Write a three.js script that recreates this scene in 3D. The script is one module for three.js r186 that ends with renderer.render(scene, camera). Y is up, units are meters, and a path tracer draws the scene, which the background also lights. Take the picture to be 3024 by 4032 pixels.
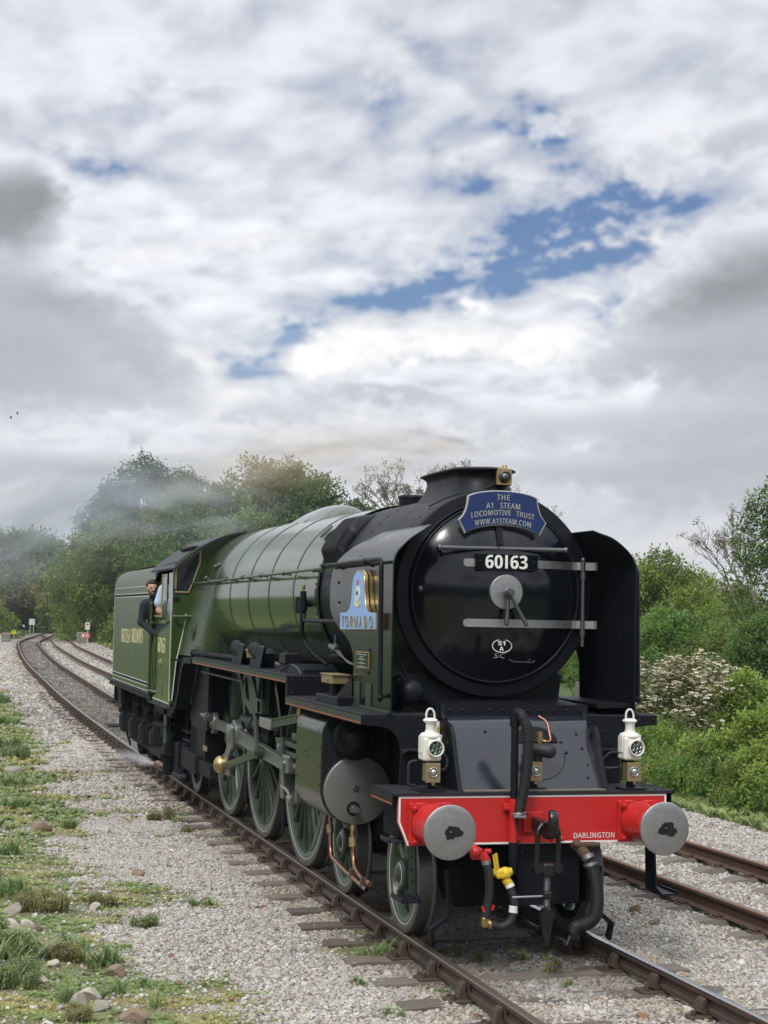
import * as THREE from 'three';
import { mergeGeometries } from 'three/addons/utils/BufferGeometryUtils.js';
import { RoundedBoxGeometry } from 'three/addons/geometries/RoundedBoxGeometry.js';
import { FontLoader } from 'three/addons/loaders/FontLoader.js';
import { MarchingCubes } from 'three/addons/objects/MarchingCubes.js';

// ---------------------------------------------------------------- camera, sky, sun, exposure
const scene = new THREE.Scene();
const camera = new THREE.PerspectiveCamera(2 * Math.atan(2016 / 6400) * 180 / Math.PI, 0.75, 0.1, 3000);
camera.position.set(-4.6606, 2.5858, 11.4892);
camera.rotation.set(0.063926, -0.274735, 0.02005, 'YXZ');
const renderer = new THREE.WebGLRenderer();
renderer.toneMapping = THREE.LinearToneMapping;
renderer.toneMappingExposure = 1.06;
renderer.shadowMap.enabled = true;

const sun = new THREE.DirectionalLight(new THREE.Color(1, 0.965, 0.9), 1.9);
sun.position.set(-34, 60, 38);
sun.target.position.set(0, 0, -8);
sun.shadow.radius = 24;
sun.castShadow = true;
Object.assign(sun.shadow.camera, { left: -30, right: 30, top: 30, bottom: -30, near: 1, far: 200 });
sun.shadow.mapSize.set(2048, 2048);
scene.add(sun, sun.target);

// ---------------------------------------------------------------- random numbers and noise
function rng(seed) { let s = seed >>> 0; return () => { s = (s + 0x6d2b79f5) | 0; let t = Math.imul(s ^ (s >>> 15), 1 | s); t = (t + Math.imul(t ^ (t >>> 7), 61 | t)) ^ t; return ((t ^ (t >>> 14)) >>> 0) / 4294967296; }; }
const perm = new Uint8Array(512);
{ const r = rng(11), p = [...Array(256).keys()]; for (let i = 255; i > 0; i--) { const j = Math.floor(r() * (i + 1)); [p[i], p[j]] = [p[j], p[i]]; } for (let i = 0; i < 512; i++) perm[i] = p[i & 255]; }
const gx = [], gy = []; for (let i = 0; i < 32; i++) { gx.push(Math.cos(i / 32 * 6.28319)); gy.push(Math.sin(i / 32 * 6.28319)); }
function noise(x, y) {      // gradient noise, about -1..1
  const xi = Math.floor(x), yi = Math.floor(y), fx = x - xi, fy = y - yi, X = xi & 255, Y = yi & 255;
  const u = fx * fx * fx * (fx * (fx * 6 - 15) + 10), v = fy * fy * fy * (fy * (fy * 6 - 15) + 10);
  const d = (h, a, b) => gx[h & 31] * a + gy[h & 31] * b;
  const a = d(perm[perm[X] + Y], fx, fy), b = d(perm[perm[X + 1] + Y], fx - 1, fy), c = d(perm[perm[X] + Y + 1], fx, fy - 1), e = d(perm[perm[X + 1] + Y + 1], fx - 1, fy - 1);
  return (a + (b - a) * u + (c - a) * v + (a - b - c + e) * u * v) * 1.5;
}
function fbm(x, y, oct, gain = 0.5) { let s = 0, a = 1, n = 0; for (let i = 0; i < oct; i++) { s += a * noise(x + i * 17.3, y - i * 9.1); n += a; a *= gain; x *= 2.03; y *= 2.03; } return s / n; }
const { clamp, lerp } = THREE.MathUtils;
const smoothstep = (x, a, b) => { const t = clamp((x - a) / (b - a), 0, 1); return t * t * (3 - 2 * t); };
const mix3 = (a, b, t) => [lerp(a[0], b[0], t), lerp(a[1], b[1], t), lerp(a[2], b[2], t)];
// ---------------------------------------------------------------- the sky: broken altocumulus over blue, low grey and white cumulus; written by azimuth and elevation in degrees
const skySoft = (az, el, list) => {
  let s = 1;
  for (const [a, e, ra, re, turn, k] of list) {
    const c = Math.cos(turn * Math.PI / 180), n = Math.sin(turn * Math.PI / 180), dx = az - a, dy = el - e, x = (dx * c + dy * n) / ra, y = (-dx * n + dy * c) / re, q = x * x + y * y;
    if (q < 6) s *= 1 - Math.min(0.97, k * Math.exp(-q * 1.1));
  }
  return 1 - s;
};
// openings to the blue
const skyOpen = [[20.8, 12.6, 4.4, 1.15, 12, 1.05], [22.8, 13.6, 2.6, 1.5, -8, 1.0], [17.2, 11.3, 2.8, 0.7, 8, 0.95], [12.6, 9.9, 1.25, 0.62, 0, 0.95], [10.6, 8.65, 1.7, 0.5, 5, 0.9], [23.6, 10.3, 0.8, 0.9, -40, 0.75],
  [24.0, 15.0, 3.0, 0.8, -18, 0.62], [18.5, 15.4, 1.4, 0.7, -15, 0.56], [4.2, 11.4, 1.1, 0.4, 0, 0.62], [20.4, 16.8, 2.2, 0.5, -12, 0.56], [21.0, 17.4, 1.2, 0.9, 15, 0.5], [15.5, 17.8, 0.9, 1.2, 10, 0.5], [5.3, 15.2, 2.2, 0.5, -8, 0.58], [7.6, 17.6, 2.0, 1.0, 20, 0.42], [17, 19.3, 2.0, 0.6, -30, 0.46], [26.5, 10.5, 0.9, 0.5, 20, 0.6], [23.6, 8.2, 0.5, 0.5, 0, 0.65], [-30, 17, 6, 2, 8, 0.95], [-62, 22, 9, 4, -10, 1], [66, 18, 8, 2, 10, 0.95], [110, 26, 12, 5, 0, 1], [160, 20, 10, 3, 8, 0.95], [-140, 24, 11, 4, -8, 1], [-100, 14, 8, 2, 0, 0.9]];
// bright low cumulus
const skyWhite = [[18.0, 9.5, 3.6, 0.95, 0, 1], [14.5, 9.6, 1.7, 0.9, 10, 0.95], [21.5, 9.7, 2.0, 0.95, 6, 1], [10.3, 7.25, 1.6, 0.85, 12, 1.05], [13.4, 8.8, 1.6, 0.6, 0, 0.9], [7.5, 12.4, 4.2, 0.7, 6, 0.6], [12.5, 13.2, 3.0, 0.5, 5, 0.6], [19.2, 11.1, 0.8, 0.42, -20, 0.8], [22.7, 11.2, 1.1, 0.36, -10, 0.8], [25.0, 13.3, 1.4, 0.5, -8, 0.75], [22.4, 12.9, 0.9, 0.3, 8, 0.7], [25.2, 2.6, 2.8, 1.1, 5, 0.8], [12.6, 6.2, 3.0, 0.7, 0, 0.7], [11, 4.7, 3.2, 0.7, 0, 0.7], [9, 8.6, 1.5, 1.2, 0, 0.7], [4.5, 9.2, 1.5, 0.6, 0, 0.55]];
// darker cloud: left heap, left bank, right banks, low bands
const skyGrey = [[2.9, 13.8, 1.5, 1.5, 0, 0.9], [1.2, 13.3, 2.4, 1.5, 0, 0.95], [-2, 13.2, 3.0, 1.4, 0, 0.9], [4.9, 10.2, 3.0, 1.0, -14, 0.8], [2.6, 8.6, 3.6, 2.0, -6, 0.95], [-1.5, 9.2, 6, 2.4, 0, 0.95], [7.4, 8.6, 2.0, 0.9, -25, 0.7], [6.0, 7.6, 2.6, 0.8, -10, 0.5], [4.0, 4.95, 3.0, 0.6, 3, 0.55], [0, 4.7, 4, 0.8, 0, 0.65],
  [26.6, 10.9, 3.0, 0.9, 16, 0.85], [28.8, 12.0, 3.4, 1.8, 10, 0.8], [26.0, 9.0, 3.8, 0.8, 4, 0.85], [28.8, 9.4, 3.6, 1.6, 0, 0.85], [27, 6.6, 5.0, 1.2, 4, 0.7], [27.4, 5.4, 4.8, 0.7, 6, 0.75], [23.5, 4.9, 5.5, 0.6, -4, 0.55], [15.8, 7.8, 3.2, 0.4, -4, 0.6], [12.5, 7.2, 4.4, 0.8, 4, 0.4], [20, 6.7, 6, 0.8, 0, 0.45], [18, 5.2, 7, 0.6, 0, 0.3], [27.5, 4.2, 5, 0.9, 4, 0.6], [22, 3.2, 4, 0.6, 0, 0.4], [29, 2.2, 4, 0.7, 0, 0.4], [3, 2.6, 5, 0.8, 0, 0.45], [28, 16.5, 4.6, 1.1, 10, 0.5], [23, 17.4, 3.0, 0.7, 10, 0.3], [10, 11.2, 2.6, 0.5, 4, 0.25], [7, 6.0, 0.9, 0.35, 0, 0.5],
  [34, 7, 6, 3, 5, 0.9], [45, 12, 8, 3, 5, 0.9], [-12, 7, 6, 2, 0, 0.9], [-28, 9, 9, 3, 0, 0.9], [-70, 9, 10, 3, 4, 0.9], [80, 8, 12, 3, 0, 0.9], [130, 12, 12, 4, 0, 0.9], [180, 9, 12, 3, 0, 0.9], [-170, 12, 12, 4, 0, 0.9], [-120, 9, 10, 3, 0, 0.9]];
function skyAt(az, el, fine) {
  const o = fine ? 7 : 4, e = Math.max(el, 0.3) * Math.PI / 180, a = az * Math.PI / 180;
  const t = 1 / (Math.sin(e) + 0.10), X = Math.sin(a) * Math.cos(e) * t, Z = Math.cos(a) * Math.cos(e) * t;
  // high layer: rows of soft puffs and thin places
  const wx = fbm(X * 2.2 + 5, Z * 2.2, 3) * 0.07, wz = fbm(X * 2.2 - 8, Z * 2.2 + 4, 3) * 0.07;
  const big = fbm(X * 1.3 + 3.1, Z * 1.3, 3), puff = fbm((X + wx) * 10 - Z * 1.2, (Z + wz) * 6.0 + X * 2.2, o, 0.5), lines = fbm((X + wx) * 4.0 + Z * 1.0 + 9, (Z + wz) * 4.6 - X * 0.4, o, 0.45);
  const ragged = fbm(az * 0.6 + 3, el * 1.25, o, 0.6), fineRag = fbm(az * 1.6, el * 2.8 + 7, fine ? 6 : 2, 0.6);
  const open = skySoft(az + ragged * 0.8, el + fineRag * 0.4, skyOpen);
  const far = smoothstep(el, 1, 8);                      // the rows of puffs melt together far off
  const cover = 0.98 + big * 0.22 + far * (puff * 0.62 + lines * 0.5) - open * (1.0 + 0.75 * ragged - 0.65 * fineRag - 0.6 * puff);
  const alto = 1 - Math.exp(-Math.max(0, cover - 0.12) * 2.0);
  const blue = mix3([0.17, 0.30, 0.50], [0.092, 0.198, 0.42], smoothstep(el + 1.2 * ragged, 8, 14.5));
  const up = 1 + 1.5 * smoothstep(el, 19, 70);           // a clouded sky is brightest overhead
  const lit = 0.79 + far * (0.17 * smoothstep(cover, 0.55, 1.35) - 0.09 + 0.04 * puff) + 0.07 * big + 0.08 * smoothstep(el, 20, 11);
  let c = mix3(blue, [lit * 0.985 * up, lit * 1.0 * up, lit * 1.04 * up], clamp(0.08 + 0.92 * alto, 0, 1));
  // bright cumulus
  const heap = fbm(az * 0.5 + 40, el * 0.95 + 11, o, 0.6), cauli = fbm(az * 1.5 + 9, el * 2.4 + 2, fine ? 6 : 2, 0.6);
  const wq = skySoft(az + heap * 1.2, el + heap * 0.5 + cauli * 0.12, skyWhite), wd = wq + heap * 0.34 + cauli * 0.22, w = smoothstep(wd, 0.30, 0.78);
  const wl = 0.78 + 0.20 * smoothstep(wd, 0.4, 1.0) + 0.10 * cauli + 0.10 * heap;
  c = mix3(c, [wl * 1.0 * up, wl * 1.0 * up, wl * 1.01 * up], w * 0.94);
  // pale air near the horizon
  const low = smoothstep(el, 9.5, 1), lowl = 0.585 + 0.10 * fbm(az * 0.2, el * 0.8, 3) + 0.12 * Math.exp(-(((az - 11) / 6) ** 2));
  c = mix3(c, [lowl * 1.0, lowl * 1.0, lowl * 1.02], low * 0.72);
  // grey cloud, paler towards its torn upper edge
  const gq = skySoft(az + heap * 1.5 + cauli * 0.25, el + heap * 0.55 + cauli * 0.3, skyGrey), gd = gq * 1.12 + heap * 0.34 + cauli * 0.16, g = smoothstep(gd, 0.22, 0.56);
  const gl = lerp(0.72, 0.27, smoothstep(gd + 0.08 * cauli, 0.22, 1.15)) + 0.09 * cauli + 0.12 * heap;
  const glow = lerp(gl, 0.475 + (gl - 0.3) * 0.5, smoothstep(el, 11.6, 9.8));   // lower cloud is paler through more air
  const rim = smoothstep(gd, 0.16, 0.34) * smoothstep(gd, 0.62, 0.36) * smoothstep(el, 4, 8) * 0.55;
  c = mix3(c, [0.86 * up, 0.87 * up, 0.89 * up], rim);
  c = mix3(c, [glow * 0.955, glow * 0.99, glow * 1.06], g * 0.95);
  return c;
}
const skyW = 4096, skyH = 2048, skyData = new Float32Array(skyW * skyH * 4);
{
  const azOf = (col) => { const r = ((col + 0.5) / skyW - 0.5) * 2 * Math.PI; return Math.atan2(Math.cos(r), -Math.sin(r)) * 180 / Math.PI; }, elOf = (row) => ((row + 0.5) / skyH - 0.5) * 180;
  const step = 8, gw = skyW / step, gh = skyH / 2 / step + 1, grid = [];
  for (let j = 0; j <= gh; j++) for (let i = 0; i < gw; i++) grid.push(skyAt(azOf(i * step), Math.max(0, elOf(skyH / 2 + j * step)), false));
  for (let row = 0; row < skyH; row++) {
    const el = elOf(row);
    for (let col = 0; col < skyW; col++) {
      const az = azOf(col), k = (row * skyW + col) * 4; let c;
      if (el < 0) c = [0.22, 0.22, 0.20];
      else {
        const fi = col / step, fj = (row - skyH / 2) / step, i0 = Math.floor(fi), j0 = Math.floor(fj), u = fi - i0, v = fj - j0, i1 = (i0 + 1) % gw;
        const A = grid[j0 * gw + i0], B = grid[j0 * gw + i1], C = grid[(j0 + 1) * gw + i0], D = grid[(j0 + 1) * gw + i1];
        c = [0, 1, 2].map((n) => (A[n] * (1 - u) + B[n] * u) * (1 - v) + (C[n] * (1 - u) + D[n] * u) * v);
        if (az > -3 && az < 36 && el < 27) { const f = skyAt(az, el, true), t = Math.min(smoothstep(az, -3, 0), smoothstep(az, 36, 32), smoothstep(el, 27, 24)); c = mix3(c, f, t); }
      }
      skyData[k] = c[0]; skyData[k + 1] = c[1]; skyData[k + 2] = c[2]; skyData[k + 3] = 1;
    }
  }
}
const skyTexture = new THREE.DataTexture(skyData, skyW, skyH, THREE.RGBAFormat, THREE.FloatType);
skyTexture.mapping = THREE.EquirectangularReflectionMapping;
skyTexture.magFilter = skyTexture.minFilter = THREE.LinearFilter;
skyTexture.needsUpdate = true;
scene.background = skyTexture;
scene.environment = skyTexture;
// ---------------------------------------------------------------- helpers
const v3 = (x, y, z) => new THREE.Vector3(x, y, z);
const font = await new FontLoader().loadAsync('fonts/droid/droid_sans_bold.typeface.json');
const fontThin = await new FontLoader().loadAsync('fonts/droid/droid_sans_regular.typeface.json');
const origin = new WeakMap(), used = new Map();
function numbered(name) { const n = used.get(name) || 0; used.set(name, n + 1); return n ? name + '_' + String(n).padStart(3, '0') : name; }
function tag(o, label, category, group) { Object.assign(o.userData, { label, category }); if (group) o.userData.group = group; return o; }
function thing(name, label, category, x, y, z, group) {
  const o = new THREE.Group(); o.name = numbered(name); o.position.set(x, y, z); origin.set(o, v3(x, y, z)); scene.add(o);
  return tag(o, label, category, group);
}
function setting(name, x = 0, y = 0, z = 0) { const o = new THREE.Group(); o.name = numbered(name); o.position.set(x, y, z); origin.set(o, v3(x, y, z)); o.userData.kind = 'structure'; scene.add(o); return o; }
// only position, normal and uv; uv in metres from the side a face looks to
function metric(g0) {
  const g = g0.index ? g0.toNonIndexed() : g0.clone();
  if (!g.attributes.normal) g.computeVertexNormals();
  const p = g.attributes.position, uv = new Float32Array(p.count * 2), a = v3(), b = v3(), c = v3(), n = v3();
  for (let i = 0; i < p.count; i += 3) {
    a.fromBufferAttribute(p, i); b.fromBufferAttribute(p, i + 1); c.fromBufferAttribute(p, i + 2);
    n.copy(b).sub(a).cross(v3().copy(c).sub(a)); const x = Math.abs(n.x), y = Math.abs(n.y), z = Math.abs(n.z);
    const N = g.attributes.normal, sx = N.getX(i) + N.getX(i + 1) + N.getX(i + 2), sy = N.getY(i) + N.getY(i + 1) + N.getY(i + 2), sz = N.getZ(i) + N.getZ(i + 1) + N.getZ(i + 2);
    if (n.x * sx + n.y * sy + n.z * sz < 0) for (const at of [p, N]) { const t = [at.getX(i + 1), at.getY(i + 1), at.getZ(i + 1)]; at.setXYZ(i + 1, at.getX(i + 2), at.getY(i + 2), at.getZ(i + 2)); at.setXYZ(i + 2, ...t); }   // winding follows the normals
    for (let k = 0; k < 3; k++) { const X = p.getX(i + k), Y = p.getY(i + k), Z = p.getZ(i + k); uv[(i + k) * 2] = x >= y && x >= z ? Z : X; uv[(i + k) * 2 + 1] = y > x && y > z ? Z : Y; }
  }
  const out = new THREE.BufferGeometry();
  out.setAttribute('position', p.clone()); out.setAttribute('normal', g.attributes.normal.clone()); out.setAttribute('uv', new THREE.BufferAttribute(uv, 2));
  return out;
}
const flat = (l) => l.flat(9).filter(Boolean);
// a named part: geometries in world places, merged into one mesh under parent
function part(parent, name, geos, mat, label) {
  const list = flat([geos]).map(metric); let g = list.length > 1 ? mergeGeometries(list) : list[0];
  const o = origin.get(parent) || v3(0, 0, 0); if (o.lengthSq()) g.translate(-o.x, -o.y, -o.z);
  const m = new THREE.Mesh(g, mat); m.name = name; parent.add(m); origin.set(m, o); if (label) m.userData.label = label;
  return m;
}
const each = (parent, name, list, mat, label) => list.filter(Boolean).map((g) => part(parent, name, g, mat, label));   // alike pieces, a part each
function loose(name, geos, mat, label, category, x, y, z, group) { // a thing that is one mesh
  const list = flat([geos]).map(metric), g = list.length > 1 ? mergeGeometries(list) : list[0]; g.translate(-x, -y, -z);
  const m = new THREE.Mesh(g, mat); m.name = numbered(name); m.position.set(x, y, z); scene.add(m); origin.set(m, v3(x, y, z)); return tag(m, label, category, group);
}
// a piece that shares its geometry with alike pieces
function piece(parent, name, geo, mat, x, y, z, rx = 0, ry = 0, rz = 0) {
  const o = origin.get(parent) || v3(0, 0, 0), m = new THREE.Mesh(geo, mat); m.name = name; m.position.set(x - o.x, y - o.y, z - o.z); m.rotation.set(rx, ry, rz); parent.add(m); origin.set(m, v3(x, y, z)); return m;
}
const stuff = (m) => { m.userData.kind = 'stuff'; return m; };
function box(x0, x1, y0, y1, z0, z1, b = 0) {
  const w = Math.abs(x1 - x0), h = Math.abs(y1 - y0), d = Math.abs(z1 - z0), g = b ? new RoundedBoxGeometry(w, h, d, 2, Math.min(b, w / 2.1, h / 2.1, d / 2.1)) : new THREE.BoxGeometry(w, h, d);
  return g.translate((x0 + x1) / 2, (y0 + y1) / 2, (z0 + z1) / 2);
}
function rod(a, b, r, r2 = r, seg = 14, open = false) {
  const A = v3(...a), B = v3(...b), d = B.clone().sub(A), g = new THREE.CylinderGeometry(r2, r, d.length(), seg, 1, open);
  g.applyQuaternion(new THREE.Quaternion().setFromUnitVectors(v3(0, 1, 0), d.clone().normalize()));
  return g.translate((A.x + B.x) / 2, (A.y + B.y) / 2, (A.z + B.z) / 2);
}
function bar(a, b, h, t, up = [0, 1, 0]) {     // a flat bar between two points: h along up, t across
  const A = v3(...a), B = v3(...b), d = B.clone().sub(A), L = d.length(), X = d.clone().normalize(), Z = X.clone().cross(v3(...up)).normalize(), Y = Z.clone().cross(X);
  const g = new RoundedBoxGeometry(L, h, t, 1, Math.min(h, t) * 0.18); g.applyMatrix4(new THREE.Matrix4().makeBasis(X, Y, Z)); return g.translate((A.x + B.x) / 2, (A.y + B.y) / 2, (A.z + B.z) / 2);
}
function hose(points, r, seg = 40, sides = 12, tension = 0.5) { const c = new THREE.CatmullRomCurve3(points.map((p) => v3(...p)), false, 'catmullrom', tension); return [new THREE.TubeGeometry(c, seg, r, sides, false), ball(points[0], r), ball(points[points.length - 1], r)]; }
function bend(points, r, corner = 0.05, sides = 10) {   // straight pipe with rounded corners
  const path = new THREE.CurvePath(), P = points.map((p) => v3(...p)); let from = P[0];
  for (let i = 1; i < P.length - 1; i++) {
    const a = P[i].clone().sub(P[i - 1]), b = P[i + 1].clone().sub(P[i]), k = Math.min(corner, a.length() / 2.1, b.length() / 2.1), p = P[i].clone().sub(a.normalize().multiplyScalar(k)), q = P[i].clone().add(b.normalize().multiplyScalar(k));
    path.add(new THREE.LineCurve3(from, p)); path.add(new THREE.QuadraticBezierCurve3(p, P[i], q)); from = q;
  }
  path.add(new THREE.LineCurve3(from, P[P.length - 1]));
  return path.curves.map((c) => new THREE.TubeGeometry(c, c.isLineCurve3 ? 1 : 6, r, sides, false));
}
const ball = (p, r, sy = 1, ws = 14, hs = 10) => new THREE.SphereGeometry(r, ws, hs).scale(1, sy, 1).translate(...p);
function lathe(profile, seg = 48, from = 0, arc = Math.PI * 2) { return new THREE.LatheGeometry(profile.map(([r, y]) => new THREE.Vector2(r, y)), seg, from, arc); }  // about y
const latheZ = (profile, cx, cy, seg = 64) => lathe(profile, seg).rotateX(Math.PI / 2).translate(cx, cy, 0);   // profile (r, z), about z
const latheX = (profile, cy, cz, seg = 48) => lathe(profile, seg).rotateZ(-Math.PI / 2).translate(0, cy, cz);  // profile (r, x), about x
function shapeOf(pts, holes = []) { if (pts instanceof THREE.Shape) return pts; holes ??= []; const s = new THREE.Shape(pts.map(([a, b]) => new THREE.Vector2(a, b))); for (const h of holes) s.holes.push(new THREE.Path(h.map(([a, b]) => new THREE.Vector2(a, b)))); return s; }
function slabXY(pts, z0, z1, holes, bevel = 0) { const s = pts instanceof THREE.Shape ? pts : shapeOf(pts, holes), d = z1 - z0; return new THREE.ExtrudeGeometry(s, { depth: d - 2 * bevel, bevelEnabled: bevel > 0, bevelSize: bevel, bevelThickness: bevel, bevelOffset: -bevel, bevelSegments: 2, curveSegments: 20 }).translate(0, 0, z0 + bevel); }
// points (z, y), thickness along x
function slabZY(pts, x0, x1, holes, bevel = 0) { return flip(slabXY(pts, x0, x1, holes, bevel)); }
function flip(g0) {   // (a, b, c) -> x = c, y = b, z = a, turned inside out again
  const g = g0.index ? g0.toNonIndexed() : g0, p = g.attributes.position, n = g.attributes.normal;
  for (let i = 0; i < p.count; i++) { const a = p.getX(i), c = p.getZ(i); p.setX(i, c); p.setZ(i, a); const na = n.getX(i), nc = n.getZ(i); n.setX(i, nc); n.setZ(i, na); }
  for (const at of [p, n]) for (let i = 0; i < at.count; i += 3) { const x = at.getX(i + 1), y = at.getY(i + 1), z = at.getZ(i + 1); at.setXYZ(i + 1, at.getX(i + 2), at.getY(i + 2), at.getZ(i + 2)); at.setXYZ(i + 2, x, y, z); }
  return g;
}
const rivetGeo = (() => { const g = new THREE.SphereGeometry(1, 8, 4, 0, Math.PI * 2, 0, Math.PI / 2); return g; })();
function rivets(list, dir, r = 0.012, high = 0.7) { const q = new THREE.Quaternion().setFromUnitVectors(v3(0, 1, 0), v3(...dir).normalize()); return list.map((p) => rivetGeo.clone().scale(r, r * high, r).applyQuaternion(q).translate(...p)); }
const between = (a, b, n) => Array.from({ length: n }, (_, i) => a.map((x, k) => lerp(x, b[k], n > 1 ? i / (n - 1) : 0)));
function loft(rings, closed = false) {   // rings of equally many points
  const pos = [], m = rings[0].length, idx = [];
  rings.forEach((r) => r.forEach((p) => pos.push(...p)));
  for (let i = 0; i < rings.length - 1; i++) for (let j = 0; j < (closed ? m : m - 1); j++) { const a = i * m + j, b = i * m + (j + 1) % m, c = a + m, d = b + m; idx.push(a, b, d, a, d, c); }
  const g = new THREE.BufferGeometry(); g.setAttribute('position', new THREE.Float32BufferAttribute(pos, 3)); g.setIndex(idx); g.computeVertexNormals(); return g;
}
// lettering: flat raised letters about the middle, facing +z, fitted to a width and height
function letters(text, w, h, depth, f = font, gap = 0) {
  let shapes = [];
  if (gap) { let x = 0; for (const ch of text) { if (ch !== ' ') { for (const s of f.generateShapes(ch, 1)) { const g = s; shapes.push([g, x]); } } x += f.data.glyphs[ch]?.ha / f.data.resolution * (1 + gap) || 0.3; } }
  else shapes = f.generateShapes(text, 1).map((s) => [s, 0]);
  const g = mergeGeometries(shapes.map(([s, x]) => { const e = depth > 0 ? new THREE.ExtrudeGeometry(s, { depth: 1, bevelEnabled: false, curveSegments: 6 }) : new THREE.ShapeGeometry(s, 6); return (e.index ? e.toNonIndexed() : e).translate(x, 0, 0); }));
  g.computeBoundingBox(); const b = g.boundingBox; g.translate(-(b.min.x + b.max.x) / 2, -(b.min.y + b.max.y) / 2, 0); g.scale(w / (b.max.x - b.min.x), h / (b.max.y - b.min.y), depth || 1);
  if (depth > 0) { g.deleteAttribute('normal'); g.computeVertexNormals(); }
  return g;
}
function ellipseRing(rx, ry, t, depth, seg = 40) { const s = new THREE.Shape(); s.absellipse(0, 0, rx, ry, 0, Math.PI * 2); const h = new THREE.Path(); h.absellipse(0, 0, rx - t, ry - t, 0, Math.PI * 2); s.holes.push(h); return new THREE.ExtrudeGeometry(s, { depth, bevelEnabled: false, curveSegments: seg }); }

// ---------------------------------------------------------------- textures and materials
function data(w, fn, srgb = false) {
  const d = new Uint8Array(w * w * 4); for (let y = 0; y < w; y++) for (let x = 0; x < w; x++) { const c = fn(x / w, y / w, x, y), k = (y * w + x) * 4; const t = Array.isArray(c) ? c : [c, c, c]; for (let i = 0; i < 3; i++) d[k + i] = clamp(t[i], 0, 1) * 255; d[k + 3] = 255; }
  const t = new THREE.DataTexture(d, w, w); t.wrapS = t.wrapT = THREE.RepeatWrapping; t.magFilter = THREE.LinearFilter; t.minFilter = THREE.LinearMipmapLinearFilter; if (srgb) t.colorSpace = THREE.SRGBColorSpace; t.needsUpdate = true; return t;
}
const again = (t, s) => { const c = t.clone(); c.repeat.set(s, s); c.needsUpdate = true; return c; };
// tileable noise: four shifted copies blended
const tile = (f) => (u, v) => { const a = u * u * (3 - 2 * u), b = v * v * (3 - 2 * v); return lerp(lerp(f(u, v), f(u - 1, v), a), lerp(f(u, v - 1), f(u - 1, v - 1), a), b); };
const blotch = data(256, (u, v) => 0.5 + 0.55 * tile((x, y) => fbm(x * 5, y * 5, 5, 0.55))(u, v));
const grime = data(512, (u, v) => 0.5 + 0.5 * tile((x, y) => fbm(x * 9, y * 9, 6, 0.6))(u, v));
const streaks = data(512, (u, v) => 0.5 + 0.5 * tile((x, y) => fbm(x * 26, y * 1.6, 4, 0.55) * 0.8 + fbm(x * 5, y * 4, 3) * 0.3)(u, v));
const tint = (t, lo, hi) => { const d = t.image.data, w = t.image.width; const q = data(w, (u, v, x, y) => { const k = d[(y * w + x) * 4] / 255; return mix3(lo, hi, k); }); return q; };
const std = (r, g, b, roughness, metalness = 0, extra = {}) => new THREE.MeshStandardMaterial({ color: new THREE.Color(r, g, b), roughness, metalness, ...extra });
const phys = (r, g, b, roughness, spec, extra = {}) => new THREE.MeshPhysicalMaterial({ color: new THREE.Color(r, g, b), roughness, specularIntensity: spec, ...extra });
const rough = (lo, hi, s = 1, src = blotch) => again(tint(src, [lo, lo, lo], [hi, hi, hi]), s);
const M = {};
const roughGloss = rough(0.07, 0.2, 0.9), roughSatin = rough(0.35, 0.62, 1.3), roughMatt = rough(0.6, 0.95, 2, grime), wavy = again(blotch, 0.7), bumpFine = again(grime, 5);
M.black = std(0.006, 0.0078, 0.0125, 1, 0, { map: again(tint(streaks, [0.5, 0.5, 0.5], [1, 1, 1]), 0.4), roughnessMap: roughGloss, bumpMap: wavy, bumpScale: 0.0022 });
M.satin = phys(0.0075, 0.0098, 0.0155, 1, 0.5, { map: again(tint(grime, [0.45, 0.45, 0.45], [1, 1, 1]), 0.8), roughnessMap: roughSatin, bumpMap: wavy, bumpScale: 0.002 });
M.matt = phys(0.0085, 0.0095, 0.012, 1, 0.6, { roughnessMap: roughMatt, bumpMap: bumpFine, bumpScale: 0.0008 });
M.frame = phys(0.004, 0.005, 0.0075, 1, 0.35, { roughnessMap: roughMatt, bumpMap: bumpFine, bumpScale: 0.0015 });
M.plate = phys(0.019, 0.021, 0.026, 1, 0.8, { map: again(tint(grime, [0.55, 0.55, 0.55], [1, 1, 0.97]), 1.4), roughnessMap: roughMatt });
M.green = new THREE.MeshPhysicalMaterial({ color: new THREE.Color(0.034, 0.062, 0.017), roughness: 1, roughnessMap: rough(0.1, 0.22, 0.8), bumpMap: wavy, bumpScale: 0.0008, clearcoat: 0.35, clearcoatRoughness: 0.07 });
M.greenDark = std(0.022, 0.034, 0.02, 1, 0, { roughnessMap: roughSatin });
M.tenderGreen = std(0.055, 0.09, 0.027, 1, 0, { map: again(tint(streaks, [0.72, 0.74, 0.72], [1, 1, 1]), 0.5), roughnessMap: rough(0.2, 0.5, 0.5, streaks) });
M.wheelGreen = std(0.046, 0.07, 0.046, 1, 0, { roughnessMap: rough(0.22, 0.55, 2.2, grime), map: again(tint(grime, [0.6, 0.62, 0.6], [1, 1, 1]), 1.6) });
M.red = std(0.58, 0.026, 0.026, 1, 0, { roughnessMap: rough(0.16, 0.45, 1.2), map: again(tint(grime, [0.74, 0.7, 0.7], [1, 1, 1]), 0.9) });
M.white = std(0.78, 0.78, 0.75, 0.4);
M.cream = std(0.74, 0.68, 0.36, 0.45);
M.lining = std(0.7, 0.7, 0.64, 0.4);
M.redLine = std(0.5, 0.09, 0.04, 0.45);
M.steel = std(0.52, 0.53, 0.54, 1, 1, { roughnessMap: rough(0.3, 0.6, 3, grime), map: again(tint(grime, [0.6, 0.6, 0.6], [1, 1, 1]), 3) });
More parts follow.
